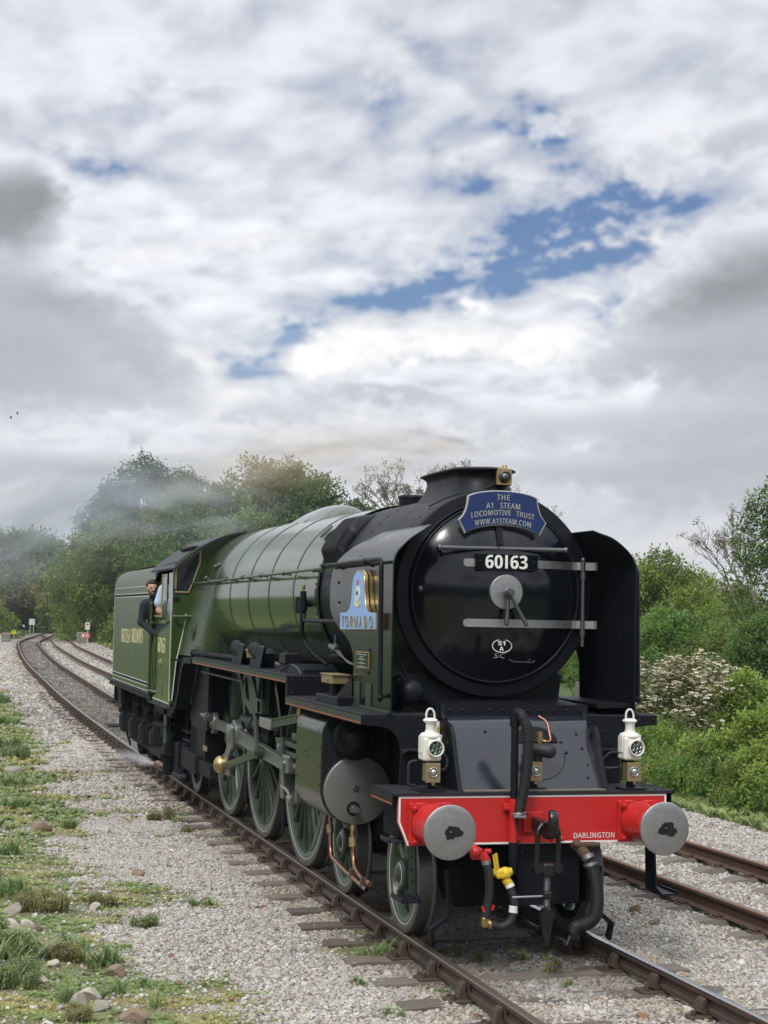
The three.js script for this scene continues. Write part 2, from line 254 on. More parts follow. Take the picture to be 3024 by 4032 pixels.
M.brushed = std(0.5, 0.5, 0.5, 1, 0.9, { roughnessMap: rough(0.3, 0.6, 2.5, grime), map: again(tint(grime, [0.55, 0.55, 0.56], [1, 1, 1]), 2.5) });
M.darkSteel = std(0.15, 0.155, 0.165, 1, 0.85, { roughnessMap: rough(0.28, 0.55, 3, grime) });
M.rodSteel = std(0.24, 0.25, 0.245, 1, 0.8, { roughnessMap: rough(0.25, 0.5, 3, grime) });
M.rodGreen = std(0.035, 0.05, 0.034, 0.4, 0.15);
M.brass = std(0.5, 0.37, 0.17, 1, 1, { roughnessMap: rough(0.25, 0.5, 6, grime) });
M.oldBrass = std(0.36, 0.29, 0.16, 1, 0.75, { roughnessMap: rough(0.4, 0.65, 6, grime) });
M.copper = std(0.42, 0.21, 0.13, 1, 1, { roughnessMap: rough(0.25, 0.5, 6, grime) });
M.rubber = std(0.016, 0.016, 0.018, 0.6);
M.oily = std(0.012, 0.012, 0.012, 0.28);
M.glass = new THREE.MeshPhysicalMaterial({ color: new THREE.Color(0.9, 0.95, 0.95), roughness: 0.03, transmission: 1, thickness: 0, ior: 1.5 });
M.lens = std(0.5, 0.53, 0.52, 0.12, 0.75);
M.dark = std(0.004, 0.004, 0.005, 0.9);
M.blue = std(0.012, 0.03, 0.12, 0.35);
M.paleBlue = std(0.24, 0.42, 0.78, 0.35);
M.rust = std(0.115, 0.07, 0.048, 1, 0.1, { map: again(tint(grime, [0.55, 0.5, 0.48], [1.0, 1.0, 1.0]), 2.2), roughnessMap: roughMatt, bumpMap: bumpFine, bumpScale: 0.0015 });
M.railSide = std(0.085, 0.06, 0.045, 1, 0.1, { map: again(tint(grime, [0.6, 0.55, 0.5], [1.0, 1.0, 1.0]), 1.5), roughnessMap: roughMatt, bumpMap: bumpFine, bumpScale: 0.001 });
M.railTop = std(0.5, 0.5, 0.5, 1, 1, { roughnessMap: rough(0.18, 0.34, 2, grime) });
M.railTopRusty = std(0.26, 0.17, 0.12, 1, 0.3, { map: again(tint(grime, [0.6, 0.55, 0.5], [1, 1, 1]), 2), roughnessMap: roughMatt });
const wood = data(256, (u, v) => { const n = tile((x, y) => fbm(x * 3, y * 40, 5, 0.6))(u, v); return 0.5 + 0.6 * n; });
M.timber = std(0.25, 0.215, 0.18, 0.9, 0, { map: again(tint(wood, [0.38, 0.36, 0.35], [1, 1, 0.98]), 1), bumpMap: again(wood, 1), bumpScale: 0.012 });
M.timberDark = std(0.17, 0.145, 0.12, 0.9, 0, { map: again(tint(wood, [0.35, 0.34, 0.33], [1, 1, 0.98]), 1), bumpMap: again(wood, 1), bumpScale: 0.012 });
M.concrete = std(0.2, 0.18, 0.155, 0.95, 0, { map: again(tint(grime, [0.6, 0.58, 0.55], [1, 1, 1]), 1), bumpMap: bumpFine, bumpScale: 0.006 });
// ---------------------------------------------------------------- the ground
// a smooth curve through a few (z, x) marks
const through = (marks) => (z) => { const n = marks.length; if (z >= marks[0][0]) return marks[0][1]; if (z <= marks[n - 1][0]) { const [a, b] = [marks[n - 2], marks[n - 1]]; return b[1] + (z - b[0]) * (b[1] - a[1]) / (b[0] - a[0]); } let i = 0; while (marks[i + 1][0] > z) i++; const p = marks[i], q = marks[i + 1], o = marks[Math.max(0, i - 1)], r = marks[Math.min(n - 1, i + 2)], t = (z - p[0]) / (q[0] - p[0]), m0 = (q[1] - o[1]) / (q[0] - o[0]) * (q[0] - p[0]), m1 = (r[1] - p[1]) / (r[0] - p[0]) * (q[0] - p[0]), t2 = t * t, t3 = t2 * t; return (2 * t3 - 3 * t2 + 1) * p[1] + (t3 - 2 * t2 + t) * m0 + (-2 * t3 + 3 * t2) * q[1] + (t3 - t2) * m1; };
const bendTo = through([[5, 0], [-20, 0], [-36, 0.16], [-50, 0.5], [-66, 0.93], [-79, 1.42], [-94, 2.1], [-113, 3.05], [-127, 4.1], [-145, 6.05], [-168, 8.75], [-189, 11.5], [-221, 15.9], [-300, 27]]);   // the line swings to the right far behind
const apart = through([[5, 3.42], [-8, 3.42], [-60, 2.95], [-100, 2.72], [-122, 2.6], [-135, 2.1], [-146, 1.3], [-158, 0.3], [-164, 0.02], [-170, 0]]);   // and the far track joins the near one
const mossAt = (x, z) => smoothstep(fbm(x * 0.55 + 2, z * 0.5 + 9, 4) * 1.4 + fbm(x * 2.2, z * 2.2, 3) * 0.5 + smoothstep(x, -1.9, -3.9) * 1.35 - 0.12 + 0.35 * smoothstep(z, -9, -14) * smoothstep(x, -1.5, -2.6), 0, 0.55);
const earthAt = (x, z) => smoothstep(fbm(x * 1.1 + 31, z * 1.1, 4) + 0.5 * smoothstep(x, -2.6, -3.8) - 0.28, 0, 0.4);
function groundY(x, z) {
  const b = bendTo(z), u = x - b;
  let y = -0.186 + 0.014 * noise(x * 0.9, z * 0.9) + 0.016 * noise(x * 2.7, z * 2.7);
  if (u > -0.62 && u < 0.62) y += 0.004 + 0.012 * noise(x * 1.7 + 5, z * 1.9);
  y -= 0.03 * smoothstep(Math.abs(u - apart(z)), 1.15, 0.9);
  y -= (0.012 + 0.016 * noise(x * 0.8, z * 0.45)) * smoothstep(u, -0.92, -1.1) * smoothstep(u, -1.75, -1.45);
  y -= 0.05 * smoothstep(u, -1.35, -1.9) - 0.05 * smoothstep(u, -2.6, -3.9) + 0;
  y += 0.03 * noise(x * 0.6 + 9, z * 0.6) * smoothstep(u, -1.7, -2.6);
  y += 0.9 * smoothstep(u, 6.4, 9.5) * smoothstep(z, 4, -8) * 0.35;
  y += 1.2 * smoothstep(u, 8, 20) + 1.5 * smoothstep(u, -7, -22);
  return y;
}
function axis(parts) { const out = []; for (const [a, b, s] of parts) for (let x = a; x < b - 1e-6; x += s) out.push(x); return out; }
{
  const xs = axis([[-300, -40, 20], [-40, -12, 2.5], [-12, -6, 0.6], [-6, 7.5, 0.09], [7.5, 12, 0.5], [12, 60, 3], [60, 301, 20]]);
  const zs = axis([[-2.6, 45, 4]]).map((z) => z).filter((z) => z > 4.2), near = [];
  for (let z = 4; z > -420; z -= Math.max(0.09, Math.abs(z - 11) * 0.0065 * (z < -40 ? 1.8 : 1))) near.push(z);
  for (const z of [-500, -600]) near.push(z);
  const rows = [60, 40, 25, 15, 9, 6, ...near], pos = [], col = [], uv = [], idx = [];
  for (const z of rows) for (const x of xs) {
    pos.push(x, groundY(x, z), z); uv.push(x / 1.6, z / 1.6);
    const u = x - bendTo(z), n = fbm(x * 0.8, z * 0.8, 4), fine = noise(x * 7, z * 7);
    let c = mix3([0.46, 0.435, 0.395], [0.36, 0.34, 0.305], 0.5 + n);
    c = mix3(c, [0.2, 0.172, 0.14], 0.75 * earthAt(x, z) * smoothstep(u, -1.5, -2.6));
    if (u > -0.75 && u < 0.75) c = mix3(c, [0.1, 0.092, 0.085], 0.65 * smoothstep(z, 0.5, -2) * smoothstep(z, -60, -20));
    c = mix3(c, [0.3, 0.17, 0.065], 0.6 * smoothstep(fbm(x * 0.9 + 77, z * 0.9, 4), 0.22, 0.5) * smoothstep(u, -1.4, -2));
    const m = u < 0 ? mossAt(x, z) : 0, yel = smoothstep(fbm(x * 1.3 + 50, z * 1.3, 3), -0.2, 0.35);
    c = mix3(c, mix3([0.19, 0.26, 0.065], [0.38, 0.33, 0.11], yel), m * clamp(0.75 + 0.35 * fine, 0, 1));
    const grassy = Math.max(smoothstep(u, 6.2, 7.4), smoothstep(u, -4.6, -7) * smoothstep(z, -2, -25), u > 5 ? 0 : smoothstep(z, -120, -150) * smoothstep(Math.abs(u - 1.8), 3.4, 5));
    c = mix3(c, [0.1, 0.155, 0.045], grassy);
    const k = 1 + 0.12 * fine; col.push(c[0] * k, c[1] * k, c[2] * k);
  }
  const W = xs.length; for (let j = 0; j < rows.length - 1; j++) for (let i = 0; i < W - 1; i++) { const a = j * W + i; idx.push(a, a + 1, a + W + 1, a, a + W + 1, a + W); }
  const g = new THREE.BufferGeometry(); g.setAttribute('position', new THREE.Float32BufferAttribute(pos, 3)); g.setAttribute('uv', new THREE.Float32BufferAttribute(uv, 2)); g.setAttribute('color', new THREE.Float32BufferAttribute(col, 3)); g.setIndex(idx);
  { const t = g.index.array; for (let i = 0; i < t.length; i += 3) { const q = t[i + 1]; t[i + 1] = t[i + 2]; t[i + 2] = q; } }
  g.computeVertexNormals(); if (g.attributes.normal.getY(W * 30 + 60) < 0) { const t = g.index.array; for (let i = 0; i < t.length; i += 3) { const q = t[i + 1]; t[i + 1] = t[i + 2]; t[i + 2] = q; } g.computeVertexNormals(); }
  // crushed stone: cells, each with its own tone
  const R = rng(5), N = 46, cx = [], cy = [], ct = []; for (let i = 0; i < N * N; i++) { cx.push(R()); cy.push(R()); ct.push(R()); }
  const cell = (u, v) => { let d1 = 9, d2 = 9, t = 0; const X = u * N, Y = v * N, xi = Math.floor(X), yi = Math.floor(Y); for (let a = -1; a < 2; a++) for (let b = -1; b < 2; b++) { const i = ((xi + a + N) % N) + ((yi + b + N) % N) * N, dx = xi + a + cx[i] - X, dy = yi + b + cy[i] - Y, d = dx * dx + dy * dy; if (d < d1) { d2 = d1; d1 = d; t = ct[i]; } else if (d < d2) d2 = d; } return [Math.sqrt(d1), Math.sqrt(d2), t]; };
  const tone = data(1024, (u, v) => { const [a, b, t] = cell(u, v), e = smoothstep(b - a, 0, 0.22); const k = (0.5 + 0.5 * t) * (0.45 + 0.55 * e); return [k, k * (0.985 - 0.03 * (t > 0.8)), k * (0.97 - 0.05 * (t > 0.7))]; }), height = data(1024, (u, v) => { const [a, b, t] = cell(u, v); return clamp((b - a) * 0.9, 0, 0.6) + 0.35 * t; });
  const m = new THREE.MeshStandardMaterial({ color: 0xffffff, vertexColors: true, map: tone, bumpMap: height, bumpScale: 0.02, roughness: 0.95 });
  const o = new THREE.Mesh(g, m); o.name = 'ground'; o.userData.kind = 'structure'; scene.add(o);
}

// loose crushed stone on it
{
  const R = rng(21), variants = [];
  for (let v = 0; v < 4; v++) { const g = new THREE.IcosahedronGeometry(0.5, 1), p = g.attributes.position, key = new Map(); for (let i = 0; i < p.count; i++) { const k = [p.getX(i), p.getY(i), p.getZ(i)].map((x) => x.toFixed(3)).join(); if (!key.has(k)) key.set(k, 0.72 + 0.5 * R()); const s = key.get(k); p.setXYZ(i, p.getX(i) * s * 1.15, p.getY(i) * s * 0.72, p.getZ(i) * s * 0.95); } g.computeVertexNormals(); variants.push(g); }
  const mat = std(1, 1, 1, 0.9, 0, { bumpMap: again(grime, 1), bumpScale: 0.003 }), lists = [[], [], [], []];
  const put = (x, z, s) => {
    const u = x - bendTo(z); if (u < 0 && R() < mossAt(x, z) * 0.93) return;
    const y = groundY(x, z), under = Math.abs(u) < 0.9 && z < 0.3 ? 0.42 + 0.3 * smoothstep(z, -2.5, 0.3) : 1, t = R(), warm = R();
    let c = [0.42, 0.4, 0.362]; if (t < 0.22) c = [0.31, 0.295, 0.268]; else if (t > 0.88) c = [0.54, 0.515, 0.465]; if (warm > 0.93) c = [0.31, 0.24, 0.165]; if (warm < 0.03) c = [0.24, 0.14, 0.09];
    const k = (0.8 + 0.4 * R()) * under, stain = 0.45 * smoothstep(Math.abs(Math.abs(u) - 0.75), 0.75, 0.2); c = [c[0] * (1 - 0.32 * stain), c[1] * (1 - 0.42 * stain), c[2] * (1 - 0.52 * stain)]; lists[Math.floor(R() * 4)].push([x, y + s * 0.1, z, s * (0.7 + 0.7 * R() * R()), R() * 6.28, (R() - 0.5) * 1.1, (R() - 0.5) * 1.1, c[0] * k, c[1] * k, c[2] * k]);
  };
  const fill = (n, x0, x1, z0, z1, s) => { for (let i = 0; i < n; i++) put(x0 + (x1 - x0) * R(), z0 + (z1 - z0) * R(), s); };
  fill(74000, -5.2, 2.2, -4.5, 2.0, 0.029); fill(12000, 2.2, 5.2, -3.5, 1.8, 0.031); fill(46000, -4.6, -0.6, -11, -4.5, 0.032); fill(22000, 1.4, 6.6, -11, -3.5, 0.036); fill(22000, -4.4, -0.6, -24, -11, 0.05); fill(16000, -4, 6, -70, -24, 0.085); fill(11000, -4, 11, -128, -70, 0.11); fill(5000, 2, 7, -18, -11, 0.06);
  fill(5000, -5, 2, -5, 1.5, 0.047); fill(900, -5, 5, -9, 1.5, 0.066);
  const mtx = new THREE.Matrix4(), q = new THREE.Quaternion(), e = new THREE.Euler(), c = new THREE.Color();
  const heap = new THREE.Group(); heap.name = 'gravel'; heap.userData.kind = 'stuff'; scene.add(heap);
  lists.forEach((l, v) => { const im = new THREE.InstancedMesh(variants[v], mat, l.length); l.forEach((a, i) => { mtx.compose(v3(a[0], a[1], a[2]), q.setFromEuler(e.set(a[5], a[4], a[6])), v3(a[3], a[3], a[3])); im.setMatrixAt(i, mtx); im.setColorAt(i, c.setRGB(a[7], a[8], a[9])); }); im.name = 'gravel_stones'; im.userData.kind = 'stuff'; heap.add(im); });
}
// ---------------------------------------------------------------- the two tracks
// sweep a closed section (x, y) along points with their sideways direction
function sweep(section, path) {
  const rings = path.map((p, i) => { const a = path[Math.max(0, i - 1)], b = path[Math.min(path.length - 1, i + 1)], dx = b[0] - a[0], dz = b[2] - a[2], l = Math.hypot(dx, dz), nx = -dz / l, nz = dx / l; return section.map(([x, y]) => [p[0] + nx * x, p[1] + y, p[2] + nz * x]); });
  const g = loft(rings, true).toNonIndexed(); g.deleteAttribute('normal'); g.computeVertexNormals(); return g;
}
const bullhead = [[0.034, -0.008], [0.034, -0.035], [0.011, -0.05], [0.01, -0.1], [0.03, -0.112], [0.03, -0.14], [-0.03, -0.14], [-0.03, -0.112], [-0.01, -0.1], [-0.011, -0.05], [-0.034, -0.035], [-0.034, -0.008]];
const flatfoot = [[0.034, -0.01], [0.034, -0.034], [0.009, -0.046], [0.009, -0.128], [0.065, -0.142], [0.07, -0.152], [-0.07, -0.152], [-0.065, -0.142], [-0.009, -0.128], [-0.009, -0.046], [-0.034, -0.034], [-0.034, -0.01]];
const headTop = [[0.034, -0.008], [-0.034, -0.008], [-0.029, -0.001], [-0.012, 0.001], [0.012, 0.001], [0.029, -0.001]], headFlat = headTop.map(([x, y]) => [x, y - 0.002]);
const zsOf = (a, b) => { const o = [a]; while (o[o.length - 1] > b) { const z = o[o.length - 1]; o.push(z - (z > -40 ? 4 : 2.5)); } return o; };
const track1 = (off) => (z) => [bendTo(z) + off, 0, z], track2 = (off) => (z) => [bendTo(z) + apart(z) + off, 0, z];
function rail(parent, f, a, b, sec, top, mat, topMat, label) { const path = zsOf(a, b).map(f), r = part(parent, 'rail', sweep(sec, path), mat, label); part(r, 'running_surface', sweep(top, path), topMat); return r; }
const near1 = setting('railway_track', 0, 0, -20), far1 = setting('railway_track', 3.42, 0, -20);
rail(near1, track1(-0.752), 4.2, -245, bullhead, headTop, M.railSide, std(0.24, 0.2, 0.165, 1, 0.75, { roughnessMap: rough(0.3, 0.5, 2, grime) }), 'rail with brown sides nearest the weedy verge');
rail(near1, track1(0.752), 4.2, -245, bullhead, headTop, M.railSide, M.railTop, 'rail with a bright polished top');
rail(far1, track2(-0.752), 4.2, -166, flatfoot, headFlat, M.rust, M.railTopRusty); rail(far1, track2(0.752), 4.2, -166, flatfoot, headFlat, M.rust, M.railTopRusty);
{
  const R = rng(33);
  const sleeperGeos = [0, 1, 2, 3].map((v) => {   // weathered timber with split ends
    const g = new THREE.BoxGeometry(2.6, 0.14, 0.25, 26, 2, 4), p = g.attributes.position;
    for (let i = 0; i < p.count; i++) { const x = p.getX(i), y = p.getY(i), z = p.getZ(i), e = smoothstep(Math.abs(x), 1.15, 1.3); p.setXYZ(i, x - Math.sign(x) * e * 0.05 * Math.abs(noise(z * 14 + v * 9, y * 20)), y + (y > 0 ? 0.012 * noise(x * 5 + v * 31, z * 22) - e * 0.02 * Math.abs(noise(z * 16, v * 7)) : 0), z + 0.012 * noise(x * 3 + v * 17, y * 9 + z * 3)); }
    const q = metric(g); const uv = q.attributes.uv; for (let i = 0; i < uv.count; i++) { const a = uv.getX(i), b = uv.getY(i); uv.setXY(i, a * 0.5 + v * 0.3, b * 1.0); } q.deleteAttribute('normal'); q.computeVertexNormals(); return q;
  });
  // cast chair: foot plate, tall outer jaw, low inner jaw, screws, spring key
  const jaw = (out) => slabXY(shapeOf([[0.036, 0.006], [0.075, 0.006], [0.105, 0.03], [0.085, 0.1], [0.072, 0.118], [0.05, 0.12], [0.04, 0.1], [0.052, 0.06], [0.036, 0.035]].map(([x, y]) => [x * out, y])), -0.05, 0.05, null, 0.008);
  const chairGeo = mergeGeometries(flat([box(-0.19, 0.19, -0.03, 0.008, -0.095, 0.095, 0.012), slabXY(shapeOf([[-0.19, 0], [-0.11, 0.03], [-0.09, 0.1], [-0.072, 0.125], [-0.05, 0.125], [-0.046, 0.1], [-0.052, 0.06], [-0.034, 0.03], [-0.034, 0]]), -0.045, 0.045, null, 0.007), jaw(1), rod([-0.15, 0, 0.05], [-0.15, 0.045, 0.05], 0.02), rod([0.15, 0, -0.05], [0.15, 0.045, -0.05], 0.02), rod([-0.15, 0, -0.05], [-0.15, 0.03, -0.05], 0.02)]).map(metric));
  const keyGeo = metric(mergeGeometries([new THREE.TorusGeometry(0.02, 0.008, 6, 14, Math.PI * 1.5).rotateX(Math.PI / 2).rotateZ(Math.PI / 2).translate(-0.022, 0.09, 0), new THREE.TorusGeometry(0.02, 0.008, 6, 14, Math.PI * 1.5).rotateX(Math.PI / 2).rotateZ(-Math.PI / 2).translate(-0.022, 0.055, 0), new THREE.CylinderGeometry(0.016, 0.02, 0.07, 8).translate(-0.022, 0.07, 0)].map((g) => metric(g))).scale(1, 1, 1.6));
  const stuffS = [], stuffC = []; let i = 0;
  for (let z = 3.2; z > -150; z -= 0.745 + 0.03 * (R() - 0.5)) {
    const x = bendTo(z) + (R() - 0.5) * 0.10, tilt = (R() - 0.5) * 0.02;
    if (z > -44) {
      const s = piece(near1, 'sleeper', sleeperGeos[i % 4], R() < 0.5 ? M.timber : M.timberDark, x, -0.24 + (R() - 0.5) * 0.012, z, 0, tilt, (R() - 0.5) * 0.01);
      for (const k of [-1, 1]) { const c = piece(near1, 'rail_chair', chairGeo, M.railSide, bendTo(z) + 0.752 * k, -0.155, z + (R() - 0.5) * 0.02, 0, k > 0 ? Math.PI : 0, 0); if (z > -16) piece(c, 'rail_key', keyGeo, M.rust, ...origin.get(c).toArray()); }
    } else { stuffS.push(sleeperGeos[i % 4].clone().translate(x, -0.253, z)); for (const k of [-1, 1]) stuffC.push(box(x + 0.752 * k - 0.13, x + 0.752 * k + 0.13, -0.17, -0.06, z - 0.08, z + 0.08)); }
    i++;
  }
  stuff(part(near1, 'distant_sleepers', stuffS, M.timber)); stuff(part(near1, 'distant_rail_chairs', stuffC, M.rust));
  // concrete sleepers: dished tops, dark end plates, steel clips
  const cs = (() => { const g = new THREE.BoxGeometry(2.5, 0.2, 0.26, 24, 2, 4), p = g.attributes.position; for (let k = 0; k < p.count; k++) { const a = Math.abs(p.getX(k)), top = p.getY(k) > 0.05; p.setY(k, p.getY(k) - (top ? 0.055 * smoothstep(a, 0.52, 0.25) + 0.03 * smoothstep(a, 1.0, 1.25) - 0.008 * noise(a * 9 + p.getX(k) * 3, p.getZ(k) * 9) : 0)); p.setZ(k, p.getZ(k) * (top ? 0.82 : 1.06)); } g.computeVertexNormals(); return metric(g); })();
  const clip = mergeGeometries([box(-0.16, 0.16, -0.012, 0.0, -0.09, 0.09, 0.004), rod([-0.12, 0.012, -0.05], [-0.12, 0.012, 0.06], 0.012), rod([-0.08, 0.018, -0.05], [-0.08, 0.018, 0.06], 0.012), rod([0.12, 0.012, -0.05], [0.12, 0.012, 0.06], 0.012), rod([0.08, 0.018, -0.05], [0.08, 0.018, 0.06], 0.012)].map(metric));
  const far = [];
  for (let z = 2.6; z > -115; z -= 0.72) {
    const x = track2(0)(z)[0];
    if (z > -12 || (z < -48 && z > -66)) { piece(far1, 'sleeper', cs, M.concrete, x + (R() - 0.5) * 0.03, -0.262, z, 0, (R() - 0.5) * 0.02, 0); for (const k of [-1, 1]) piece(far1, 'rail_clip', clip, M.rust, x + 0.752 * k, -0.15, z); }
    else far.push(cs.clone().translate(x, -0.262, z));
  }
  stuff(part(far1, 'distant_sleepers', far, M.concrete));
}
// ---------------------------------------------------------------- the locomotive; its front buffers stand at z = 0, the track runs along z, rail tops at y = 0
const CY = 2.797;
const loco = thing('steam_locomotive', 'large black and green steam locomotive with red buffer beam, standing on the near track', 'locomotive', 0, 0, -6.5);

// buffer beam
{
  const beamPts = [[-1.115, 1.214], [1.115, 1.214], [1.115, 1.02], [1.04, 0.84], [-1.04, 0.84], [-1.115, 1.02]];
  const beam = part(loco, 'buffer_beam', slabXY(beamPts, -0.56, -0.515, null, 0.003), M.red, 'bright red buffer beam edged in white');
  const inner = [[-1.1, 1.199], [1.1, 1.199], [1.1, 1.023], [1.03, 0.855], [-1.03, 0.855], [-1.1, 1.023]];
  part(beam, 'white_edging', slabXY(beamPts, -0.517, -0.5115, [inner]), M.white);
  part(beam, 'beam_lettering', letters('DARLINGTON', 0.345, 0.042, 0.003, fontThin, 0.06).translate(0.497, 0.895, -0.514), M.white, 'white letters DARLINGTON');
  part(loco, 'beam_back', [slabXY(beamPts.map(([x, y]) => [x * 0.995, y]), -0.62, -0.562), box(-1.08, 1.08, 0.88, 1.2, -1.05, -0.62)], M.frame);
  part(beam, 'draw_gear_plate', [box(-0.2, 0.2, 0.845, 0.905, -0.513, -0.5, 0.004), ...rivets([[-0.14, 0.875, -0.5], [0.13, 0.875, -0.5], [0.22, 0.875, -0.512]], [0, 0, 1], 0.022, 0.9), rivets([[-0.2, 0.875, -0.5], [0.19, 0.875, -0.5]], [0, 0, 1], 0.014)], M.red);
  for (const s of [-1, 1]) {
    const X = 0.8635 * s, Y = 1.004;
    const b = part(loco, 'buffer', [box(X - 0.172, X + 0.172, Y - 0.165, Y + 0.165, -0.515, -0.485, 0.03), latheZ([[0.0, -0.49], [0.165, -0.49], [0.16, -0.465], [0.152, -0.42], [0.145, -0.3], [0.145, -0.18], [0.152, -0.17], [0.152, -0.145], [0.13, -0.14], [0.06, -0.139], [0, -0.138]], X, Y, 40)], M.red);
    for (const [dx, dy] of [[-0.138, 0.128], [0.138, 0.128], [-0.138, -0.128], [0.138, -0.128]]) part(b, 'buffer_bolt', [rod([X + dx, Y + dy, -0.49], [X + dx, Y + dy, -0.455], 0.028, 0.028, 6), ball([X + dx, Y + dy, -0.452], 0.015), rod([X + dx, Y + dy, -0.487], [X + dx, Y + dy, -0.478], 0.036)], M.red);
    const head = part(b, 'buffer_head', latheZ([[0, -0.05], [0.05, -0.045], [0.07, -0.14], [0.075, -0.12], [0.09, -0.04], [0.19, -0.034], [0.2, -0.03], [0.2035, -0.022], [0.2035, -0.012], [0.199, -0.006], [0.17, -0.001], [0.09, 0.006], [0, 0.009]], X, Y, 64), M.brushed, 'bare steel buffer head with a dark grease patch');
    const patch = []; for (let k = 0; k < 40; k++) { const a = k / 40 * Math.PI * 2, r = 0.05 * (1 + 0.4 * noise(Math.cos(a) * 0.9 + s * 5, Math.sin(a) * 0.9 + 2) + 0.16 * noise(Math.cos(a) * 2.6, Math.sin(a) * 2.6 + s)) * (1 + 0.3 * Math.cos(a) ** 2 + 0.35 * smoothstep(Math.cos(a + 0.15), 0.94, 1)); patch.push([X + 0.012 + Math.cos(a) * r, Y + Math.sin(a) * r * 0.95]); }
    part(b, 'grease_patch', [slabXY(patch, 0.004, 0.0105), ball([X, Y, 0.009], 0.018, 0.9)], M.oily);
  }
}

// front platform over the beam, apron and its wing plates
{
  const pf = part(loco, 'front_platform', [box(-1.16, 1.16, 1.216, 1.242, -1.12, -0.5, 0.005)], M.plate);
  each(pf, 'platform_edge', [box(-1.165, -1.155, 1.14, 1.242, -1.12, -0.52), box(1.155, 1.165, 1.14, 1.242, -1.12, -0.52)], M.satin);
  part(pf, 'red_line', [box(-1.169, -1.1652, 1.155, 1.163, -1.12, -0.53)], M.redLine);
  stuff(part(pf, 'platform_rivets', [rivets(between([-1.12, 1.242, -0.56], [1.12, 1.242, -0.56], 30), [0, 1, 0], 0.013, 0.7), rivets(between([0.7, 1.242, -0.75], [1.1, 1.242, -0.75], 6), [0, 1, 0], 0.013), rivets(between([-1.1, 1.242, -0.75], [-0.7, 1.242, -0.75], 6), [0, 1, 0], 0.013), rivets(between([-1.12, 1.242, -0.62], [-1.12, 1.242, -1.08], 7), [0, 1, 0], 0.013), rivets(between([1.12, 1.242, -0.62], [1.12, 1.242, -1.08], 7), [0, 1, 0], 0.013)], M.plate));
  part(pf, 'wooden_tread', box(-0.58, 0.6, 1.241, 1.252, -0.585, -0.53, 0.004), M.timber);
  // apron: flat below, curved back at its top, then an upright strip
  const prof = [[1.243, -0.6], [1.5, -0.76], [1.7, -0.885], [1.76, -0.93], [1.79, -0.985], [1.80, -1.03]];
  const apronMat = new THREE.MeshPhysicalMaterial({ color: new THREE.Color(0.015, 0.018, 0.026), roughness: 1, ior: 1.58, roughnessMap: rough(0.08, 0.22, 0.8), bumpMap: wavy, bumpScale: 0.003 });
  const apron = part(loco, 'apron_plate', loft([-0.595, -0.3, 0, 0.3, 0.595].map((x) => prof.map(([y, z]) => [x, y, z]))), apronMat, 'sloping glossy dark grey plate between the frames');
  stuff(part(apron, 'apron_rivets', [rivets([[0.48, 1.66, -0.86], [0.5, 1.55, -0.79], [0.52, 1.42, -0.715], [0.5, 1.33, -0.655], [0.36, 1.52, -0.768], [0.33, 1.6, -0.82], [-0.3, 1.68, -0.87], [0.1, 1.72, -0.895], [0.25, 1.71, -0.89]], [0, 0.5, 0.85], 0.013)], M.satin));
  // round door in the apron with its dark opening
  part(apron, 'apron_opening', slabXY((() => { const p = []; for (let k = 0; k <= 24; k++) { const a = k / 24 * Math.PI; p.push([0.11 + 0.19 * Math.cos(a), 0.14 * Math.sin(a)]); } return p; })(), 0, 0.004).rotateX(-0.56).translate(0, 1.6, -0.812), M.dark);
  const ringTilt = (y) => -0.6 - (y - 1.243) * 0.622 + 0.004;
  { const p = []; for (let k = 0; k <= 22; k++) { const a = Math.PI + k / 22 * Math.PI; const y = 1.52 + 0.2 * Math.sin(a); p.push([0.11 + 0.23 * Math.cos(a), y, ringTilt(y)]); } part(apron, 'door_seam', new THREE.TubeGeometry(new THREE.CatmullRomCurve3(p.map((q) => v3(...q))), 40, 0.0025, 5), M.dark); }
  const up = part(loco, 'saddle_step', [box(-0.61, 0.61, 1.79, 1.885, -1.045, -1.02, 0.004), loft([[-0.61, 0.61], [-0.66, 0.66]].map(([a, b], i) => [[a, i ? 1.9 : 1.886, i ? -1.75 : -1.02], [b, i ? 1.9 : 1.886, i ? -1.75 : -1.02]])), box(-0.66, 0.66, 1.72, 1.88, -1.75, -1.05)], M.satin);
  stuff(part(up, 'step_rivets', [rivets(between([-0.55, 1.84, -1.02], [0.57, 1.84, -1.02], 11), [0, 0, 1], 0.015, 0.9), rivets(between([-0.57, 1.888, -1.06], [0.57, 1.888, -1.06], 10), [0, 1, 0], 0.013)], M.satin));
  for (const s of [-1, 1]) {
    const w = shapeOf([[-0.535, 1.243], [-0.64, 1.46], [-0.7, 1.6]]); w.bezierCurveTo(-0.73, 1.7, -0.78, 1.745, -0.9, 1.755); w.bezierCurveTo(-0.985, 1.765, -1.005, 1.79, -1.015, 1.845); w.lineTo(-1.02, 1.889); w.lineTo(-1.2, 1.889); w.lineTo(-1.2, 1.243);
    const hole = new THREE.Path(); hole.absellipse(-0.83, 1.63, 0.028, 0.05, 0, Math.PI * 2); w.holes.push(hole);
    part(loco, 'frame_wing_plate', slabZY(w, s * 0.613 - 0.016, s * 0.613 + 0.016, null, 0.003), M.satin);
  }
}

